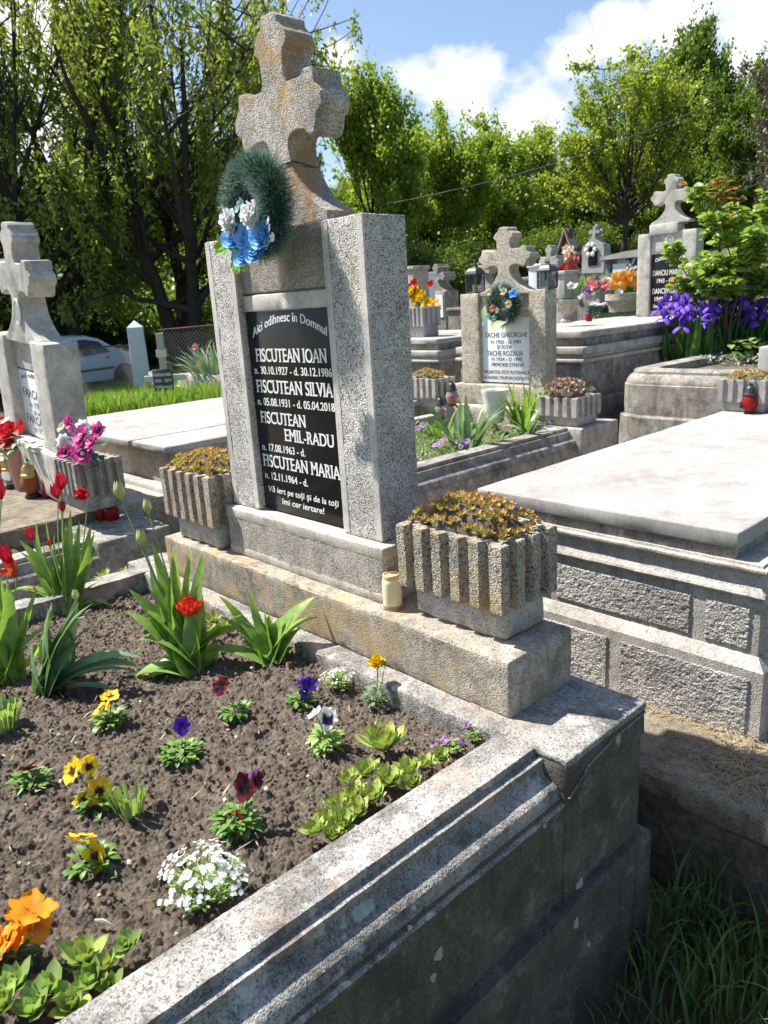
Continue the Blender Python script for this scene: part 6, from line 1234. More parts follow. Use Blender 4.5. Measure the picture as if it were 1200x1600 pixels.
def irises():
    rr = random.Random(17); zg = -.645
    for i, (u, v) in enumerate(((1050, 566), (1070, 566), (1088, 566), (1105, 564), (1122, 562), (1140, 562), (1160, 560), (1178, 560), (1196, 560), (1065, 560), (1095, 558), (1130, 556), (1165, 556), (1205, 558), (1150, 552))):
        b = at(u, v, z=zg); t = thing('iris_plant', 'violet iris with sword-shaped leaves among its neighbours in the rounded border', 'iris', tuple(b), 0, 'violet irises in the rounded grave border'); m = MB()
        for k in range(16):
            a = rr.random() * 6.28; e = rr.uniform(.05, .75); d = V(math.cos(a) * math.sin(e), math.sin(a) * math.sin(e), math.cos(e)); m.leaf(b + V(rr.uniform(-.06, .06), rr.uniform(-.06, .06), 0), d, nrm(V(math.cos(a), math.sin(a), .3)), rr.uniform(.26, .46), .04, rr.uniform(.1, .8), 6, .15, .6, .8, base_w=.6)
        m.build('leaves', LF_iris, t, angle=180)
        for k in range(5 if i < 9 else 4):
            c = b + V(rr.uniform(-.14, .14), rr.uniform(-.12, .12), rr.uniform(.3, .5)); m = MB(); stem(m, b, c, .005, .01, V(1, 0, 0)); m.build('stem', LF_iris, t); m = MB()
            for q in range(3):
                th = 2 * PI * q / 3 + rr.random(); o = V(math.cos(th), math.sin(th), 0); m.petal(c, nrm(o * .5 + V(0, 0, .9)), nrm(V(0, 0, .5) - o * .9), .085, .06, .35, 5, 4, .06, rr); o2 = V(math.cos(th + 1), math.sin(th + 1), 0); m.petal(c, nrm(o2 + V(0, 0, .35)), V(0, 0, 1), .095, .06, -.75, 5, 4, .05, rr)
            m.build('bloom', PT_iris, t, angle=180)
irises()
def rose_bush():
    rr = random.Random(23); b = at(1112, 566, z=-.645) + V(0, .25, 0); t = thing('rose_bush', 'rose bush with glossy green leaves and orange young shoots over the irises', 'rose bush', tuple(b)); m = MB(); lv = MB(); yg = MB(); tips = []
    def grow(p, d, L, r, lev):
        n = 6; pts = [p]
        for k in range(n): d = nrm(d + V(rr.uniform(-.16, .16), rr.uniform(-.16, .16), rr.uniform(-.05, .12))); p = p + d * L / n; pts.append(p)
        m.tube(pts, [r * (1 - .5 * k / n) for k in range(n + 1)], 5)
        if lev > 0:
            for k in range(rr.randint(3, 4)): q = pts[rr.randint(2, n)]; a = rr.random() * 6.28; grow(q, nrm(d * .7 + V(math.cos(a), math.sin(a), .25) * .75), L * rr.uniform(.25, .42), r * .55, lev - 1)
        if lev <= 1:
            for k in range(12):
                q = pts[rr.randint(1, n)]
                if q[2] < b[2] + .52: continue
                a = rr.random() * 6.28; hi = q[2] > b[2] + 1.42 or (rr.random() < .02); dd = V(math.cos(a), math.sin(a), rr.uniform(-.2, .5))
                for w in (-.7, 0, .7):
                    e = nrm(dd + np.cross(dd, V(0, 0, 1)) * w); (yg if hi else lv).leaf(q + dd * .03, e, V(rr.uniform(-1.2, 1.2), rr.uniform(-1.2, 1.2), .8), rr.uniform(.045, .085), rr.uniform(.036, .056), rr.uniform(.1, .8), 4, .2, .75, .8)
    for (u, v, h) in ((1078, 400, 1), (1092, 365, 1), (1110, 335, 1), (1130, 325, 1), (1150, 330, 1), (1175, 345, 1), (1200, 370, 1), (1045, 428, .8), (1095, 400, 1), (1160, 390, 1), (1215, 420, 1), (1135, 410, 1), (1180, 420, 1), (1115, 440, 1), (1150, 450, 1), (1195, 455, 1), (1085, 445, 1)):
        tip = at(u, v, y=b[1] + rr.uniform(-.35, .35)); d = tip - b; grow(b + V(rr.uniform(-.05, .05), rr.uniform(-.05, .05), 0), nrm(d + V(0, 0, .25)), np.linalg.norm(d) * .86, .010, 2)
    for (u, v) in ((1135, 272), (1120, 280), (1150, 285), (1108, 300)):
        tip = at(u, v, y=b[1]); p0 = at(u - 3, v + 70, y=b[1]); m.tube([p0, (p0 + tip) / 2 + V(.01, 0, 0), tip], [.005, .004, .002], 5)
        for k in range(20): q = p0 + (tip - p0) * rr.uniform(.2, 1); a = rr.random() * 6.28; yg.leaf(q, V(math.cos(a), math.sin(a), rr.uniform(-.1, .5)), V(0, 0, 1), rr.uniform(.06, .11), .05, rr.uniform(.1, .8), 4, .2, .75, .8)
    m.build('canes', BARK_l, t); lv.build('leaves', LF_rose, t, angle=180); yg.build('young_leaves', LF_roseyoung, t, angle=180)
rose_bush()
def silver_edging():
    rr = random.Random(29); m = MB(); t = thing('silver_edging_plant', 'low silvery leaved edging plant along the rounded border', 'edging plant', (0, 4, -.6))
    for k in range(420):
        b = at(rr.uniform(1085, 1215), rr.uniform(558, 572), z=-.64) ; a = rr.random() * 6.28; m.leaf(b + V(0, 0, rr.uniform(0, .06)), V(math.cos(a), math.sin(a), rr.uniform(.2, 1)), V(0, 0, 1), .06, .014, .6, 3)
    m.build('leaves', leafmat('silver_leaf', (.28, .33, .26), (.36, .4, .33), trans=.1), t, angle=180); m = MB(); b = at(1185, 562, z=-.62); t = thing('strawberry_plant', 'bright green lobed leafy plant at the right end of the border', 'plant', tuple(b))
    for k in range(130): a = rr.random() * 6.28; m.leaf(b + V(rr.uniform(-.18, .25), rr.uniform(-.15, .15), rr.uniform(0, .16)), V(math.cos(a), math.sin(a), rr.uniform(-.2, .6)), V(0, 0, 1), .07, .06, .6, 4, .2)
    m.build('leaves', LF_pale, t, angle=180)
silver_edging()
# ---------------------------------------------------------------- things at the far end of the pale slab
trough('planter', 'small pale fluted planter at the far end of the large pale slab', .09, .36, 3.06, 3.24, -.7515, -.56, GP, 5, 4, (ST_white, ST_white), -.0, .3)
leek_mat('little mat of red houseleeks in the small pale planter', .12, .33, 3.08, 3.22, -.57, .022, 20, LF_leek_red, 24, .045, 12)
lantern('pear', 'grave_candle', 'red grave lamp with a black cap and grey flower on the pale slab', tuple(at(1170, 646, z=-.7515)), .175, GL_red)
def slab_stone():
    t = thing('headstone', 'white stone base and post at the far right end of the large slab', 'headstone', (.7, 3.3, -.75)); m = MB(); a = at(1186, 600, y=3.26); m.rbox(a[0], 1.1, 3.16, 3.42, -.7515, a[2], .008, .05, .001, 171); m.build('base', ST_white, t, weld=True); b = at(1196, 540, y=3.3); m = MB(); m.rbox(b[0], 1.05, 3.2, 3.38, a[2] - .001, at(1196, 540, y=3.3)[2], .008, .05, .001, 172); m.build('stone', ST_white, t, weld=True)
slab_stone()
# ---------------------------------------------------------------- left background: gate, post, car, wooden cross, kerbed plot
def on(u, v): return g_at(u, v)
def fence_post():
    b = on(226, 618); d = np.linalg.norm((b - CAM)[:2]); top = at_d(222, 503, b); h = top[2] - b[2]; w = .2; t = thing('gate_post', 'whitewashed square concrete gate post with a pyramid cap', 'gate post', tuple(b), math.radians(62)); m = MB(); m.rbox(-w, w, -w, w, -.3, h * .94, .02, .2, .006, 181, taper=.12); m.build('shaft', WHITEWASH, t, weld=True, local=True); m = MB(); k = w * .9; z = h * .935; m.add([(-k, -k, z), (k, -k, z), (k, k, z), (-k, k, z), (0, 0, h * 1.03)], [(0, 1, 4), (1, 2, 4), (2, 3, 4), (3, 0, 4), (3, 2, 1, 0)]); m.build('cap', WHITEWASH, t, smooth=False, local=True); return b, h
WHITEWASH = plain('whitewash', (.5, .54, .6), .8, var=.15, sc=5, bump=.3)
PB, PH = fence_post()
def mesh_panel(label, p0, p1, zlo0, zlo1, hi0, hi1, name, cat, nd=26):
    """wire mesh stretched in a bar frame between two uprights"""
    t = thing(name, label, cat, ((p0[0] + p1[0]) / 2, (p0[1] + p1[1]) / 2, min(zlo0, zlo1))); m = MB(); A = np.array([p0[0], p0[1], zlo0]); B = np.array([p1[0], p1[1], zlo1]); Ch = np.array([p0[0], p0[1], hi0]); D = np.array([p1[0], p1[1], hi1]); q = lambda s_, r_: (A * (1 - s_) + B * s_) * (1 - r_) + (Ch * (1 - s_) + D * s_) * r_
    m.tube([A, Ch, D, B], .022, 6); m.tube([A, B], .02, 6); m.build('bar_frame', RUST, t); m = MB(); asp = np.linalg.norm(B - A) / np.linalg.norm(Ch - A); nv = max(4, int(nd / asp))
    for k in range(-nv, nd + 1):
        for sg in (0, 1):
            s0, r0 = k / nd, 0.; s1, r1 = (k + nv) / nd, 1.
            if s0 < 0: r0 = -s0 / (s1 - s0); s0 = 0.
            if s1 > 1: r1 = r0 + (1 - r0) * (1 - s0) / (s1 - s0) if s1 > s0 else r1; s1 = 1.
            if s1 - s0 < 1e-3: continue
            if sg: m.tube([q(1 - s0, r0), q(1 - s1, r1)], .0045, 3, cap=False)
            else: m.tube([q(s0, r0), q(s1, r1)], .0045, 3, cap=False)
    m.build('wire_mesh', STEEL, t); return t
def gates():
    a = on(200, 619); L = at_d(100, 545, a + nrm(CAM - a) * 1.0); zl = at_d(228, 619, a)[2]
    p_r = at_d(213, 612, a); mesh_panel('rusty framed wire mesh gate before the silver car', (L[0], L[1]), (p_r[0], p_r[1]), L[2] - 1.2, p_r[2] - .1, L[2], at_d(208, 538, a)[2], 'mesh_gate', 'gate', 26)
    b = PB + V(.2, .4, 0); r0 = at_d(248, 516, b); r1 = at_d(420, 500, b + V(2.5, 2.5, 0)); mesh_panel('chain link fence stretched between the white post and the trees', (r0[0], r0[1]), (r1[0], r1[1]), r0[2] - 1.5, r1[2] - 1.6, r0[2], r1[2], 'wire_fence', 'fence', 30)
gates()
def car():
    b = on(196, 606) + V(-2.2, 1.2, 0); b[2] = float(gz(b[0], b[1])); w = at_d(196, 590, b)
    t = thing('parked_car', 'silver hatchback-tailed saloon car parked behind the wire gate', 'car', tuple(b), 0); Lc, Wc = 4.3, 1.7
    prof = [(2.12, .32), (2.15, .55), (2.1, .78), (1.95, .9), (1.75, .98), (1.4, 1.04), (1.0, 1.25), (.75, 1.42), (.4, 1.5), (-.1, 1.51), (-.55, 1.46), (-.95, 1.15), (-1.3, .96), (-1.9, .84), (-2.1, .7), (-2.16, .45), (-2.1, .3)]
    def station(x, y):
        return x, y
    n = len(prof); rows = []
    for y, k, lift in ((-.85, .96, .0), (-.83, 1., 0), (-.6, 1., .03), (0, 1., .05), (.6, 1., .03), (.83, 1., 0), (.85, .96, 0)):
        row = []
        for x, z in prof:
            inset = max(0, z - .95) * .35; yy = math.copysign(min(abs(y), .85 - inset if abs(y) > .7 else abs(y) * (1 - inset * .5)), y); row.append((x * (k if abs(y) > .84 else 1), yy, z * (1 if z < .95 else 1) + (lift if z > 1.2 else 0)))
        rows.append(row)
    m = MB(); vs = [p for r_ in rows for p in r_]; fs = [(i * n + j, (i + 1) * n + j, (i + 1) * n + (j + 1) % n, i * n + (j + 1) % n) for i in range(len(rows) - 1) for j in range(n)] + [tuple(range(n)), tuple((len(rows) - 1) * n + j for j in range(n))[::-1]]
    m.add(vs, fs); m.build('body', CARPAINT, t, local=True, angle=35, weld=True)
    def side(poly, nm, mat, off):
        for sg in (-1, 1):
            m = MB(); m.add([(x, sg * (.85 - max(0, z - .95) * .35 + off), z) for x, z in poly], [tuple(range(len(poly)))]); m.build(nm, mat, t, local=True, smooth=False)
    side([(.12, 1.0), (.98, 1.05), (.72, 1.35), (.38, 1.42), (.1, 1.43)], 'rear_side_window', CARGLASS, .006); side([(.02, 1.0), (.0, 1.43), (-.5, 1.39), (-.9, 1.08), (-.95, .98)], 'front_side_window', CARGLASS, .006)
    side([(-1.0, .56), (1.0, .6), (1.0, .66), (-1.0, .62)], 'rub_strip', BLACK_pl, .008); side([(.78, .9), (.92, .9), (.92, .94), (.78, .94)], 'door_handle', BLACK_pl, .012)
    for x in (1.32, -1.3):
        for sg in (-1, 1):
            c = V(x, sg * .80, .31); m = MB(); m.lathe([(.2, -.1), (.29, -.1), (.31, -.06), (.31, .06), (.29, .1), (.2, .1)], c, 26, axis=(0, 1, 0)); wh = m.build('wheel', RUBBER, t, local=True); m = MB(); m.lathe([(0, .085), (.06, .09), (.19, .07), (.21, .08), (.21, -.05)], c, 24, axis=(0, sg, 0)); m.build('hub_cap', HUB, wh, local=True)
            m = MB()
            for k in range(8): a = k * PI / 4; m.ball((c[0] + .13 * math.cos(a), c[1] + sg * .082, c[2] + .13 * math.sin(a)), .032, 6, (1, .3, 1))
            m.build('hub_slots', BLACK_pl, wh, local=True)
            m = MB(); m.lathe([(.3, .0), (.38, .0), (.38, .02), (.3, .02)], V(x, sg * .848, .33), 26, axis=(0, sg, 0)); m.build('wheel_arch', BLACK_pl if False else CARSHADE, t, local=True)
    m = MB(); m.box(2.08, 2.16, -.8, -.55, .72, .92); m.box(2.08, 2.16, .55, .8, .72, .92); m.build('tail_light', plain('tail_red', (.4, .02, .02), .2), t, local=True)
    t.rotation_euler = (0, 0, math.radians(100)); return t, w
CARSHADE = plain('wheel_arch_black', (.025, .025, .027), .7)
CAR, CW = car()
def settle_car():
    # put the rear wheel nearest the camera where the photo shows it, all wheels on the ground
    a = math.radians(100); c, s = math.cos(a), math.sin(a); g = on(196, 607); w = V(1.32 * c + .76 * s, 1.32 * s - .76 * c, 0); p = g - w; CAR.location = (p[0], p[1], float(gz(g[0], g[1])) + .0)
settle_car()
def wooden_cross():
    b = on(264, 636); t = thing('wooden_cross', 'weathered white wooden cross with a dark name plate in the grass', 'cross', tuple(b), math.radians(48)); top = at_d(264, 519, b); h = top[2] - b[2]; w = h * .045
    m = MB(); m.rbox(-w, w, -w * .5, w * .5, -.3, h, .006, .2, .002, 191); m.build('upright', WOOD_g, t, weld=True, local=True); m = MB(); m.rbox(-h * .28, h * .28, -w * .4, w * .4, h * .36, h * .44, .006, .2, .002, 192); m.build('crossbar', WHITE_wood, t, weld=True, local=True); m = MB(); m.rbox(-h * .07, h * .07, -w * .7, -w * .4, h * .68, h * .78, .004, .2, .001, 193); m.build('upper_plate', WHITE_wood, t, weld=True, local=True)
    m = MB(); m.rbox(-h * .15, h * .12, -w * 1.3, -w * .9, h * .22, h * .52, .004, .2, .001, 194); p = m.build('name_plate', SLATE, t, weld=True, local=True)
    for txt, z in (('MUNTEAN MARIA', .43), ('1950 - 2017', .35), ('Odihnească', .27)):
        m = MB(); letter_line(m, txt, h * .06, -h * .13, h * .1, h * z, -w * 1.32, .003); m.build('lettering', GR_letter, p, smooth=False, local=True)
WHITE_wood = plain('white_painted_wood', (.62, .6, .55), .7, var=.15)
wooden_cross()
def plot():
    b = on(312, 622); t = thing('grave_kerb', 'low old concrete plot border with silvery leaved flowers left of the main tombstone', 'grave kerb', tuple(b)); m = MB(); top = at_d(312, 585, b)[2]; m.rbox(b[0] - .8, b[0] + 2.6, b[1], b[1] + .2, b[2] - .4, top, .02, .1, .004, 201); m.rbox(b[0] - .8, b[0] - .6, b[1] + .2, b[1] + 2.4, b[2] - .4, top, .02, .1, .004, 202); m.rbox(b[0] - .9, b[0] + 2.6, b[1] - .06, b[1] - .001, b[2] - .4, (top + b[2]) / 2, .02, .1, .004, 203); m.build('border', ST_grey, t, weld=True)
    m = MB(); m.box(b[0] - .62, b[0] + 2.6, b[1] + .18, b[1] + 2.3, b[2] - .3, top - .06); m.build('soil_fill', SOIL, t); c = at_d(338, 580, b + V(.4, .5, 0)); strap_plant('daffodil_clump', 'clump of silvery strap leaves with a few pale blossoms in the old plot', 'daffodils', (c[0], c[1], top - .06), 150, .75, .05, .8, leafmat('silver_strap', (.22, .3, .2), (.3, .38, .27), trans=.2), 61, rad=.45, bend=(.2, 1.1))
    rr = random.Random(7); t2 = [o for o in C.objects if o.name.startswith('daffodil_clump')][0]; m = MB()
    for (u, v) in ((306, 543), (312, 568), (318, 570)): daisy(m, at_d(u, v, c), V(.3, -.8, .4), .09, rr, 6, .3, .7, 2)
    m.build('blossoms', PT_salmon, t2, angle=180)
    p = on(249, 622); t = thing('dry_bouquet', 'faded dry bouquet in plastic wrap leaning by the white post', 'bouquet', tuple(p)); rr = random.Random(8); m = MB(); [m.leaf(p + V(rr.uniform(-.1, .1), rr.uniform(-.1, .1), 0), V(rr.uniform(-.5, .5), rr.uniform(-.5, .5), 1), V(0, 0, 1), rr.uniform(.3, .75), .09, .6, 4) for k in range(50)]; m.build('stems', LF_straw, t, angle=180); m = MB(); m.lathe([(.04, .15), (.1, .4), (.13, .6), (.12, .6), (.03, .18)], p, 12, axis=(.3, -.2, 1)); m.build('wrap', CERAMIC, t)
plot()
# ---------------------------------------------------------------- trees
def leaf_quads(P, size, rr, aspect=.6, droop=0., flat=0.):
    """one small folded leaf clump card per point: two triangles, random attitude"""
    n = len(P); d = rr.normal(0, 1, (n, 3)); d[:, 2] = d[:, 2] * (1 - flat) - droop; d /= np.linalg.norm(d, axis=1, keepdims=True); s = np.cross(d, rr.normal(0, 1, (n, 3))); s /= np.linalg.norm(s, axis=1, keepdims=True) + 1e-9
    L = (size * rr.uniform(.6, 1.3, n))[:, None]; w = L * aspect * .5; v = np.empty((n * 4, 3)); v[0::4] = P; v[1::4] = P + d * L * .5 + s * w; v[2::4] = P + d * L; v[3::4] = P + d * L * .5 - s * w; q = np.arange(n) * 4
    return v, np.stack([q, q + 1, q + 2, q + 3], 1)
def bez(a, b, c, n):
    q = np.linspace(0, 1, n)[:, None]; return a * (1 - q) ** 2 + 2 * b * q * (1 - q) + c * q * q
def crown_tree(seed, rx=3.2, rz=3.9, zc=6., lumps=22, subs=14, lr=.8, leaf=.2, nleaf=26000, clus=.2, trunk=.17, stems=1, lean=.5, low=.16, twigs=1, strands=0., droop=0., asp=.7, z0f=.5):
    """tree about 10 units tall: limbs arch from the trunk to uneven crown lumps, twigs fill each lump, leaves cluster along the twigs"""
    rr = np.random.RandomState(seed); W_ = MB(); P = []; axes = []
    for s_ in range(stems):
        a = 6.283 * s_ / stems + rr.rand(); e = V(math.cos(a), math.sin(a), 0) * (lean if stems > 1 else .25); top = V(e[0] * 2.2, e[1] * 2.2, zc + rz * (.55 if stems == 1 else .3) * rr.uniform(.6, 1)); pts = bez(V(e[0] * .15, e[1] * .15, -.3), V(e[0] * .7, e[1] * .7, zc * .45), top, 14) + np.cumsum(rr.normal(0, .035, (14, 3)), 0); R_ = trunk * (1 if stems == 1 else .72); W_.tube(pts, [R_ * (1.25 if i == 0 else 1) * (1 - .86 * i / 13) for i in range(14)], 8, cap=False); axes.append((pts, R_))
    for l in range(lumps):
        th = rr.rand() * 6.283; cz = rr.uniform(-.85, 1.); rad = math.sqrt(max(0, 1 - cz * cz)) * rr.uniform(.45, 1.); c = V(rx * rad * math.cos(th), rx * rad * math.sin(th), zc + rz * cz * rr.uniform(.75, .95)); pts, R_ = axes[rr.randint(len(axes))]
        d_ = np.linalg.norm(pts[:, :2] - c[:2], axis=1); zt = low * 10 + (c[2] - low * 10) * z0f * rr.uniform(.55, 1.1) - .12 * np.linalg.norm(c[:2]); i = int(np.argmin(np.abs(pts[:, 2] - zt))); i = min(max(i, 2), 11); p0 = pts[i]; r0 = R_ * (1 - .86 * i / 13) * .6
        ctl = p0 + (c - p0) * V(.55, .55, .25) if rr.rand() < .7 else p0 + (c - p0) * .5 + rr.normal(0, .4, 3); L = bez(p0, ctl, c, 10) + np.cumsum(rr.normal(0, .04, (10, 3)), 0); W_.tube(L, [max(.016, r0 * (1 - .8 * k / 9)) for k in range(10)], 6, cap=False); sz = lr * rr.uniform(.65, 1.35)
        for k in range(subs):
            j = rr.randint(4, 10); q0 = L[j]; tip = c + rr.normal(0, 1, 3) * V(1, 1, .85) * sz; tip[2] += .15; B = bez(q0, q0 + (tip - q0) * V(.6, .6, .3) + rr.normal(0, .12, 3), tip, 6); W_.tube(B, [.022, .019, .016, .013, .01, .006], 4, cap=False)
            w = rr.gamma(1.6, 1.); n = max(3, int(nleaf / (lumps * subs) * w)); q = rr.uniform(.25, 1.05, n); idx = np.clip((q * 5), 0, 4.999); i0 = idx.astype(int); base = B[i0] + (B[np.minimum(i0 + 1, 5)] - B[i0]) * (idx - i0)[:, None]
            if strands:
                ns = max(2, n // 14); hb = base[rr.randint(0, n, ns)]
                for h in hb:
                    Ls = strands * rr.uniform(.4, 1.4); kk = 14; qq = np.sort(rr.rand(kk)); sw = rr.normal(0, .18, 2); pts_ = np.stack([h[0] + sw[0] * Ls * np.sqrt(qq), h[1] + sw[1] * Ls * np.sqrt(qq), h[2] + .1 - Ls * qq], 1) + rr.normal(0, .03, (kk, 3)); P.append(pts_)
            else: P.append(base + rr.normal(0, clus, (n, 3)))
    P = np.concatenate(P); v, f = leaf_quads(P, leaf, rr, asp, droop); return W_, v, f
TREES = {}
def tree_kind(key, mat, bark, **kw):
    W_, v, f = crown_tree(**kw); TREES[key] = (W_.mesh('trunk', bark, angle=180), MB().addq(v, f).mesh('crown', mat, angle=180), 10)
tree_kind('maple_a', TW_maple, BARK, seed=1, rx=2.9, rz=4.2, zc=5.6, lumps=26, subs=16, lr=.62, leaf=.2, nleaf=24000, clus=.16, trunk=.17)
tree_kind('maple_b', TW_maple, BARK, seed=2, rx=3.5, rz=4.0, zc=5.6, lumps=28, subs=15, lr=.68, leaf=.2, nleaf=25000, clus=.17, stems=4, lean=.75, trunk=.16, z0f=.35)
tree_kind('open', TW_open, BARK, seed=6, rx=3.7, rz=3.7, zc=6.1, lumps=34, subs=12, lr=.6, leaf=.17, nleaf=15000, clus=.1, trunk=.2, low=.2, z0f=.35)
tree_kind('dense', TW_dark, BARK, seed=7, rx=3.6, rz=4.3, zc=5.5, lumps=34, subs=18, lr=.75, leaf=.22, nleaf=36000, clus=.22, trunk=.22)
tree_kind('willow_a', TW_willow, BARK, seed=11, rx=4.2, rz=4.2, zc=5.8, lumps=30, subs=13, lr=.85, leaf=.15, nleaf=23000, clus=.3, stems=4, lean=1.1, trunk=.3, strands=.7, droop=1.1, asp=.4, z0f=.4)
tree_kind('willow_b', TW_willow, BARK, seed=13, rx=3.8, rz=4.2, zc=5.9, lumps=30, subs=13, lr=.8, leaf=.15, nleaf=24000, clus=.3, stems=3, lean=1.0, trunk=.32, strands=.7, droop=1.1, asp=.4, z0f=.4)
tree_kind('larch', TW_brown, BARK_l, seed=17, rx=2.4, rz=4.8, zc=5.2, lumps=46, subs=10, lr=.42, leaf=.16, nleaf=20000, clus=.12, trunk=.15, strands=.5, droop=1., asp=.35, z0f=.9)
def bush_mesh(seed, mat, n=16000, leaf=.1):
    rr = np.random.RandomState(seed); W_ = MB(); P = []
    for k in range(26):
        a = rr.rand() * 6.283; d = nrm(V(math.cos(a) * rr.uniform(0, .8), math.sin(a) * rr.uniform(0, .8), 1)); L = rr.uniform(.6, 1.); tip = d * L; W_.tube([V(0, 0, 0), tip * .5 + rr.normal(0, .05, 3), tip], [.02, .014, .005], 4, cap=False); q = rr.rand(n // 26) ** .6; P.append(tip * q[:, None] + rr.normal(0, .11, (n // 26, 3)))
    P = np.concatenate(P); P[:, 2] = np.abs(P[:, 2]); v, f = leaf_quads(P, leaf * .5, rr, .7); return W_.mesh('stems', BARK_l, angle=180), MB().addq(v, f).mesh('foliage', mat, angle=180)
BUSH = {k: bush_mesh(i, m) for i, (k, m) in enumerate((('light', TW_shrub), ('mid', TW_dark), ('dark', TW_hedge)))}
def plant_tree(key, u, dist, vtop, name, label, rz=0., kx=1., group=None, sink=.2):
    """tree in the direction of pixel column u at a horizontal distance, tall enough to reach the sightline of row vtop"""
    d = ray(u, 460); h = d[:2] / np.linalg.norm(d[:2]); x, y = CAM[:2] + h * dist; z = float(gz(x, y)) - sink; dt = ray(u, vtop); zt = CAM[2] + dt[2] / np.linalg.norm(dt[:2]) * dist
    tr, cr, H = TREES[key]; t = thing(name, label, 'tree', (x, y, z), rz, group); ztop = max(v.co.z for v in cr.vertices); k = (zt - z) / ztop; t.scale = (k * kx, k * kx, k)
    for nm, me in (('trunk', tr), ('crown', cr)): o = bpy.data.objects.new(nm, me); C.objects.link(o); o.parent = t
    return t
GW = 'willows beyond the wire gate'; GM = 'light green trees behind the graves'; GD = 'dense dark green trees on the right slope'
plant_tree('willow_a', 75, 27, -190, 'willow_tree', 'big dark-limbed willow at the left edge above the neighbouring cross', .3, 1.0, GW)
plant_tree('willow_b', 285, 25, -190, 'willow_tree', 'large drooping willow between the white gate post and the main cross', 1.9, .95, GW)
plant_tree('willow_b', -140, 30, -300, 'willow_tree', 'willow partly cut off by the left frame edge', 4., 1., GW)
plant_tree('willow_a', 400, 36, -10, 'willow_tree', 'pale willow whose hanging tips show behind the main cross', 5.1, .65, GW)
plant_tree('maple_a', 585, 30, 75, 'maple_tree', 'bright green tree rising just right of the main cross', .5, .8, GM)
plant_tree('maple_b', 690, 33, 150, 'maple_tree', 'many-stemmed light green tree above the beige tombstone', 1., .9, GM)
plant_tree('maple_b', 770, 36, 165, 'maple_tree', 'light green tree behind the lanterns, second from the main cross', 3., .9, GM)
plant_tree('maple_a', 840, 40, 180, 'maple_tree', 'light green tree filling the dip between the taller crowns', 2., .9, GM)
plant_tree('maple_a', 630, 40, 160, 'maple_tree', 'farther light green tree seen between the two nearer ones', 4., .9, GM)
plant_tree('open', 968, 27, 60, 'ash_tree', 'airy young-leaved tree with dark limbs showing through', .6, 1.)
plant_tree('dense', 1070, 36, 15, 'linden_tree', 'tall dense tree with a pointed top on the right slope', .4, .62, GD)
plant_tree('dense', 1165, 34, 70, 'linden_tree', 'broad dense tree behind the rose bush', 2.4, .75, GD)
plant_tree('dense', 1270, 36, 30, 'linden_tree', 'dense tree cut off by the right frame edge', 4.1, .8, GD)
plant_tree('dense', 900, 46, 235, 'linden_tree', 'dense darker tree low behind the airy tree', 3.3, .9, GD)
plant_tree('dense', 1020, 45, 150, 'linden_tree', 'dark tree mass between the airy tree and the pointed tree', 5.3, .9, GD)
plant_tree('dense', 560, 48, 260, 'linden_tree', 'dark green tree low behind the bright tree at the main cross', 1.2, .9, GD)
plant_tree('larch', 1262, 17, -120, 'larch_tree', 'brownish larch with drooping twigs at the right edge', .2, .9)
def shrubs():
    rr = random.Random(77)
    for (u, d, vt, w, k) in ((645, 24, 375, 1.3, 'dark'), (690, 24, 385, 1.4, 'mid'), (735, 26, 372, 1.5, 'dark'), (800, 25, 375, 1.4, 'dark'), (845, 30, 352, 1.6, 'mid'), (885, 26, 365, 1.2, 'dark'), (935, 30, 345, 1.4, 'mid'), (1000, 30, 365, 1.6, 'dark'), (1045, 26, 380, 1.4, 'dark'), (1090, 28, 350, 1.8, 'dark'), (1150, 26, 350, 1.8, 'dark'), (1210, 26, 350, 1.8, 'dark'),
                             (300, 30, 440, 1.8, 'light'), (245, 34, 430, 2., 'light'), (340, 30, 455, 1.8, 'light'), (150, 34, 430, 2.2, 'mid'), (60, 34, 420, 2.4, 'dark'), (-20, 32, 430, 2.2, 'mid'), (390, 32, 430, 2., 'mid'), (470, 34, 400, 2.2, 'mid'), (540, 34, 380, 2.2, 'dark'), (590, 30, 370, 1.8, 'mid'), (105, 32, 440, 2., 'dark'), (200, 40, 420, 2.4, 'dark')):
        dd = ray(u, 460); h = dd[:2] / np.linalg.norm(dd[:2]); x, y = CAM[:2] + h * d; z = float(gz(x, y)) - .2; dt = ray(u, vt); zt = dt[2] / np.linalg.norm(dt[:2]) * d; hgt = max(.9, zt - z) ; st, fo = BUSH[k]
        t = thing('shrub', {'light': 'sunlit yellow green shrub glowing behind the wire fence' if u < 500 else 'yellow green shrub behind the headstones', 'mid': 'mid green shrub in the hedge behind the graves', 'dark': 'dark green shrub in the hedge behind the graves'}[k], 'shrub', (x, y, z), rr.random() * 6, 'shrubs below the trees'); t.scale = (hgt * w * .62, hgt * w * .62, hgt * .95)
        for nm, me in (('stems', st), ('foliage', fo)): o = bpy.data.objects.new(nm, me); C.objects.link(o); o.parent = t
shrubs()
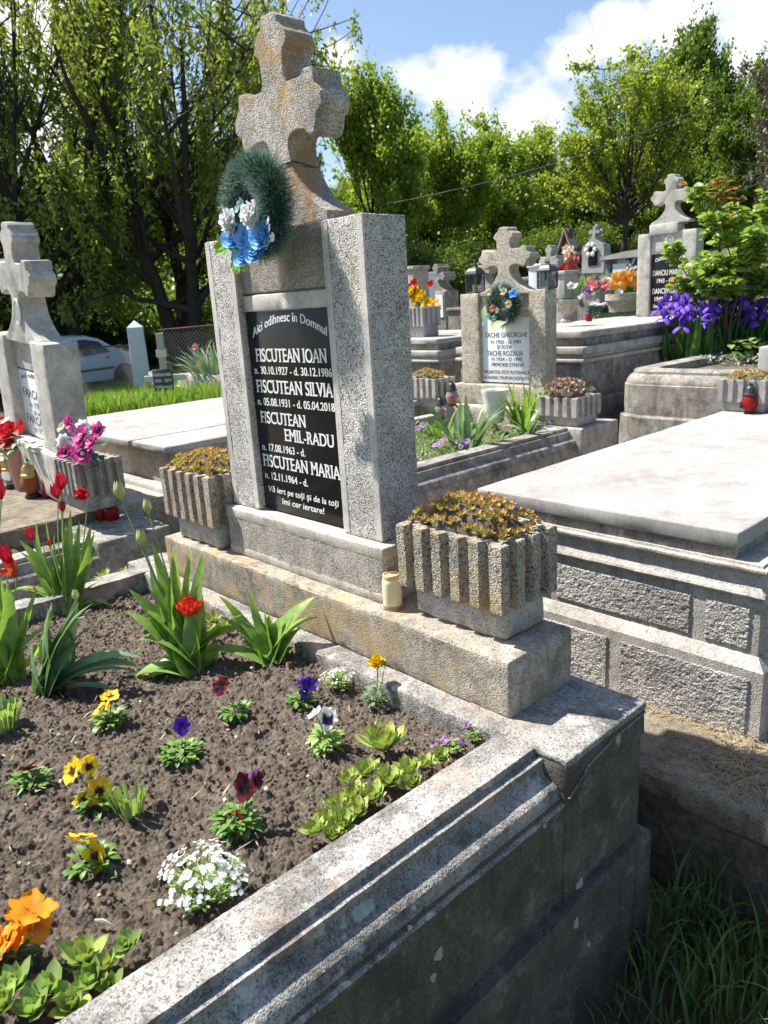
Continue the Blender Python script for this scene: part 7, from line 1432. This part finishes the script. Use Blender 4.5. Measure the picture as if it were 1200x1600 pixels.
def far_wood():
    """the mass of woodland that closes the view behind the single trees"""
    rr = np.random.RandomState(3); P = []
    for k in range(90):
        u = -500 + k * 25 + rr.uniform(-12, 12); d = rr.uniform(52, 66); dd = ray(u, 460); h = dd[:2] / np.linalg.norm(dd[:2]); x, y = CAM[:2] + h * d; z = float(gz(x, y)); vt = (250 if u < 480 else 300 if u < 900 else 240) + rr.uniform(-30, 40); dt = ray(u, vt); zt = dt[2] / np.linalg.norm(dt[:2]) * d; n = 1500
        q = rr.normal(0, 1, (n, 3)); q /= np.linalg.norm(q, axis=1, keepdims=True); q *= (rr.rand(n, 1) ** .35); hh = (zt - z) / 2; P.append(V(x, y, z + hh) + q * V(2.6, 2.6, hh) * (1 + .25 * np.sin(q[:, :1] * 7 + k)))
    P = np.concatenate(P); v, f = leaf_quads(P, .55, rr, .8); tag(MB().addq(v, f).build('woodland', TW_hedge, angle=180), 'dark wooded mass closing the view behind the single trees', 'woodland', kind='stuff')
far_wood()
# ---------------------------------------------------------------- grass
def grass(name, label, pts, L, W_, mat, seed, bend=(.2, 1.2), tilt=.5, zoff=0., cat='grass'):
    rr = random.Random(seed); m = MB()
    for x, y in pts:
        z = float(gz(x, y)) - .01 + zoff; a = rr.random() * 6.28; e = rr.uniform(0, tilt); l = L * rr.uniform(.45, 1.25)
        m.leaf((x, y, z), V(math.cos(a) * math.sin(e), math.sin(a) * math.sin(e), math.cos(e)), nrm(V(math.cos(a), math.sin(a), .4)), l, W_ * rr.uniform(.6, 1.3), rr.uniform(*bend), 4, .15, .6, .8, base_w=.7)
    tag(m.build(name, mat, angle=180), label, cat, kind='stuff')
def grasses():
    rr = random.Random(5); near = []
    while len(near) < 1700:
        x, y = rr.uniform(1.22, 3.2), rr.uniform(-.5, .42)
        if rr.random() < .04 + min(1, max(0, (y + .08) / .32)) * (.35 + 1.1 * max(0, float(vnoise(V(x, y, 0)[None], 7, 2)[0]) + .3)): near.append((x, y))
    grass('long_grass', 'long shaded grass blades growing between the kerb and the concrete path', near, .27, .0095, LF_grass_d, 6, (.6, 2.6), 1.0)
    dry = [(rr.uniform(1.22, 3.2), rr.uniform(-1., .42)) for _ in range(1500)]; grass('dry_grass', 'dry straw litter lying in the shaded grass', dry, .12, .004, LF_straw, 7, (.3, 1.4), 1.5)
    m = MB()
    for k in range(420):
        p = at(rr.gauss(1165, 45), rr.gauss(1195, 38), z=-1.412)
        if not (.44 < p[1] < .79 and p[0] < 2.5 and p[0] > .9): continue
        a = rr.random() * 6.28; m.leaf(p + V(0, 0, rr.uniform(0, .012)), V(math.cos(a), math.sin(a), rr.uniform(-.05, .35)), V(0, 0, 1), rr.uniform(.03, .09), .003, rr.uniform(.1, .7), 4, .1)
    for k in range(160):
        x = rr.uniform(.7, 1.35); m.leaf(V(x, rr.uniform(.735, .765), -1.418), V(rr.uniform(-1, 1), rr.uniform(-1, .2), rr.uniform(0, .3)), V(0, 0, 1), rr.uniform(.02, .07), .003, .6, 3, .1)
    tag(m.build('straw_litter', LF_straw, angle=180), 'dry straw and weeds strewn on the sunlit concrete path', 'straw', kind='stuff')
    left = []
    while len(left) < 15000:
        u, v = rr.uniform(60, 420), rr.uniform(592, 668); left.append((u, v))
    P = []
    for u, v in left:
        d = ray(u, v); d = CAM + d * ((-1.72) / d[2]); P.append((d[0], d[1]))
    P = [p for p in P if p[0] > -22 and p[1] > 1.2 and not (-5.2 < p[0] and p[1] < 3.4)]
    grass('meadow_grass', 'tall sunlit green grass around the white gate post', P, .34, .028, LF_meadow, 8, (.2, 1.5), .6)
    far = [(rr.uniform(-13, 2.5), rr.uniform(4.3, 14)) for _ in range(9000)]; far = [p for p in far if not (-5.1 < p[0] < 2.4 and p[1] < 6.4)]
    grass('short_grass', 'short grass between the graves on the slope', far, .16, .02, LF_meadow, 9, (.2, 1.2), .6)
grasses()
def cable():
    m = MB(); a = CAM + nrm(ray(1330, 62)) * 24; b = CAM + nrm(ray(590, 322)) * 24; m.tube([a + (b - a) * q - V(0, 0, .5 * math.sin(PI * q)) for q in np.linspace(0, 1, 16)], 0.011, 4); tag(m.build('overhead_cable', BLACK_pl), 'thin overhead cable running in front of the trees', 'cable')
cable()
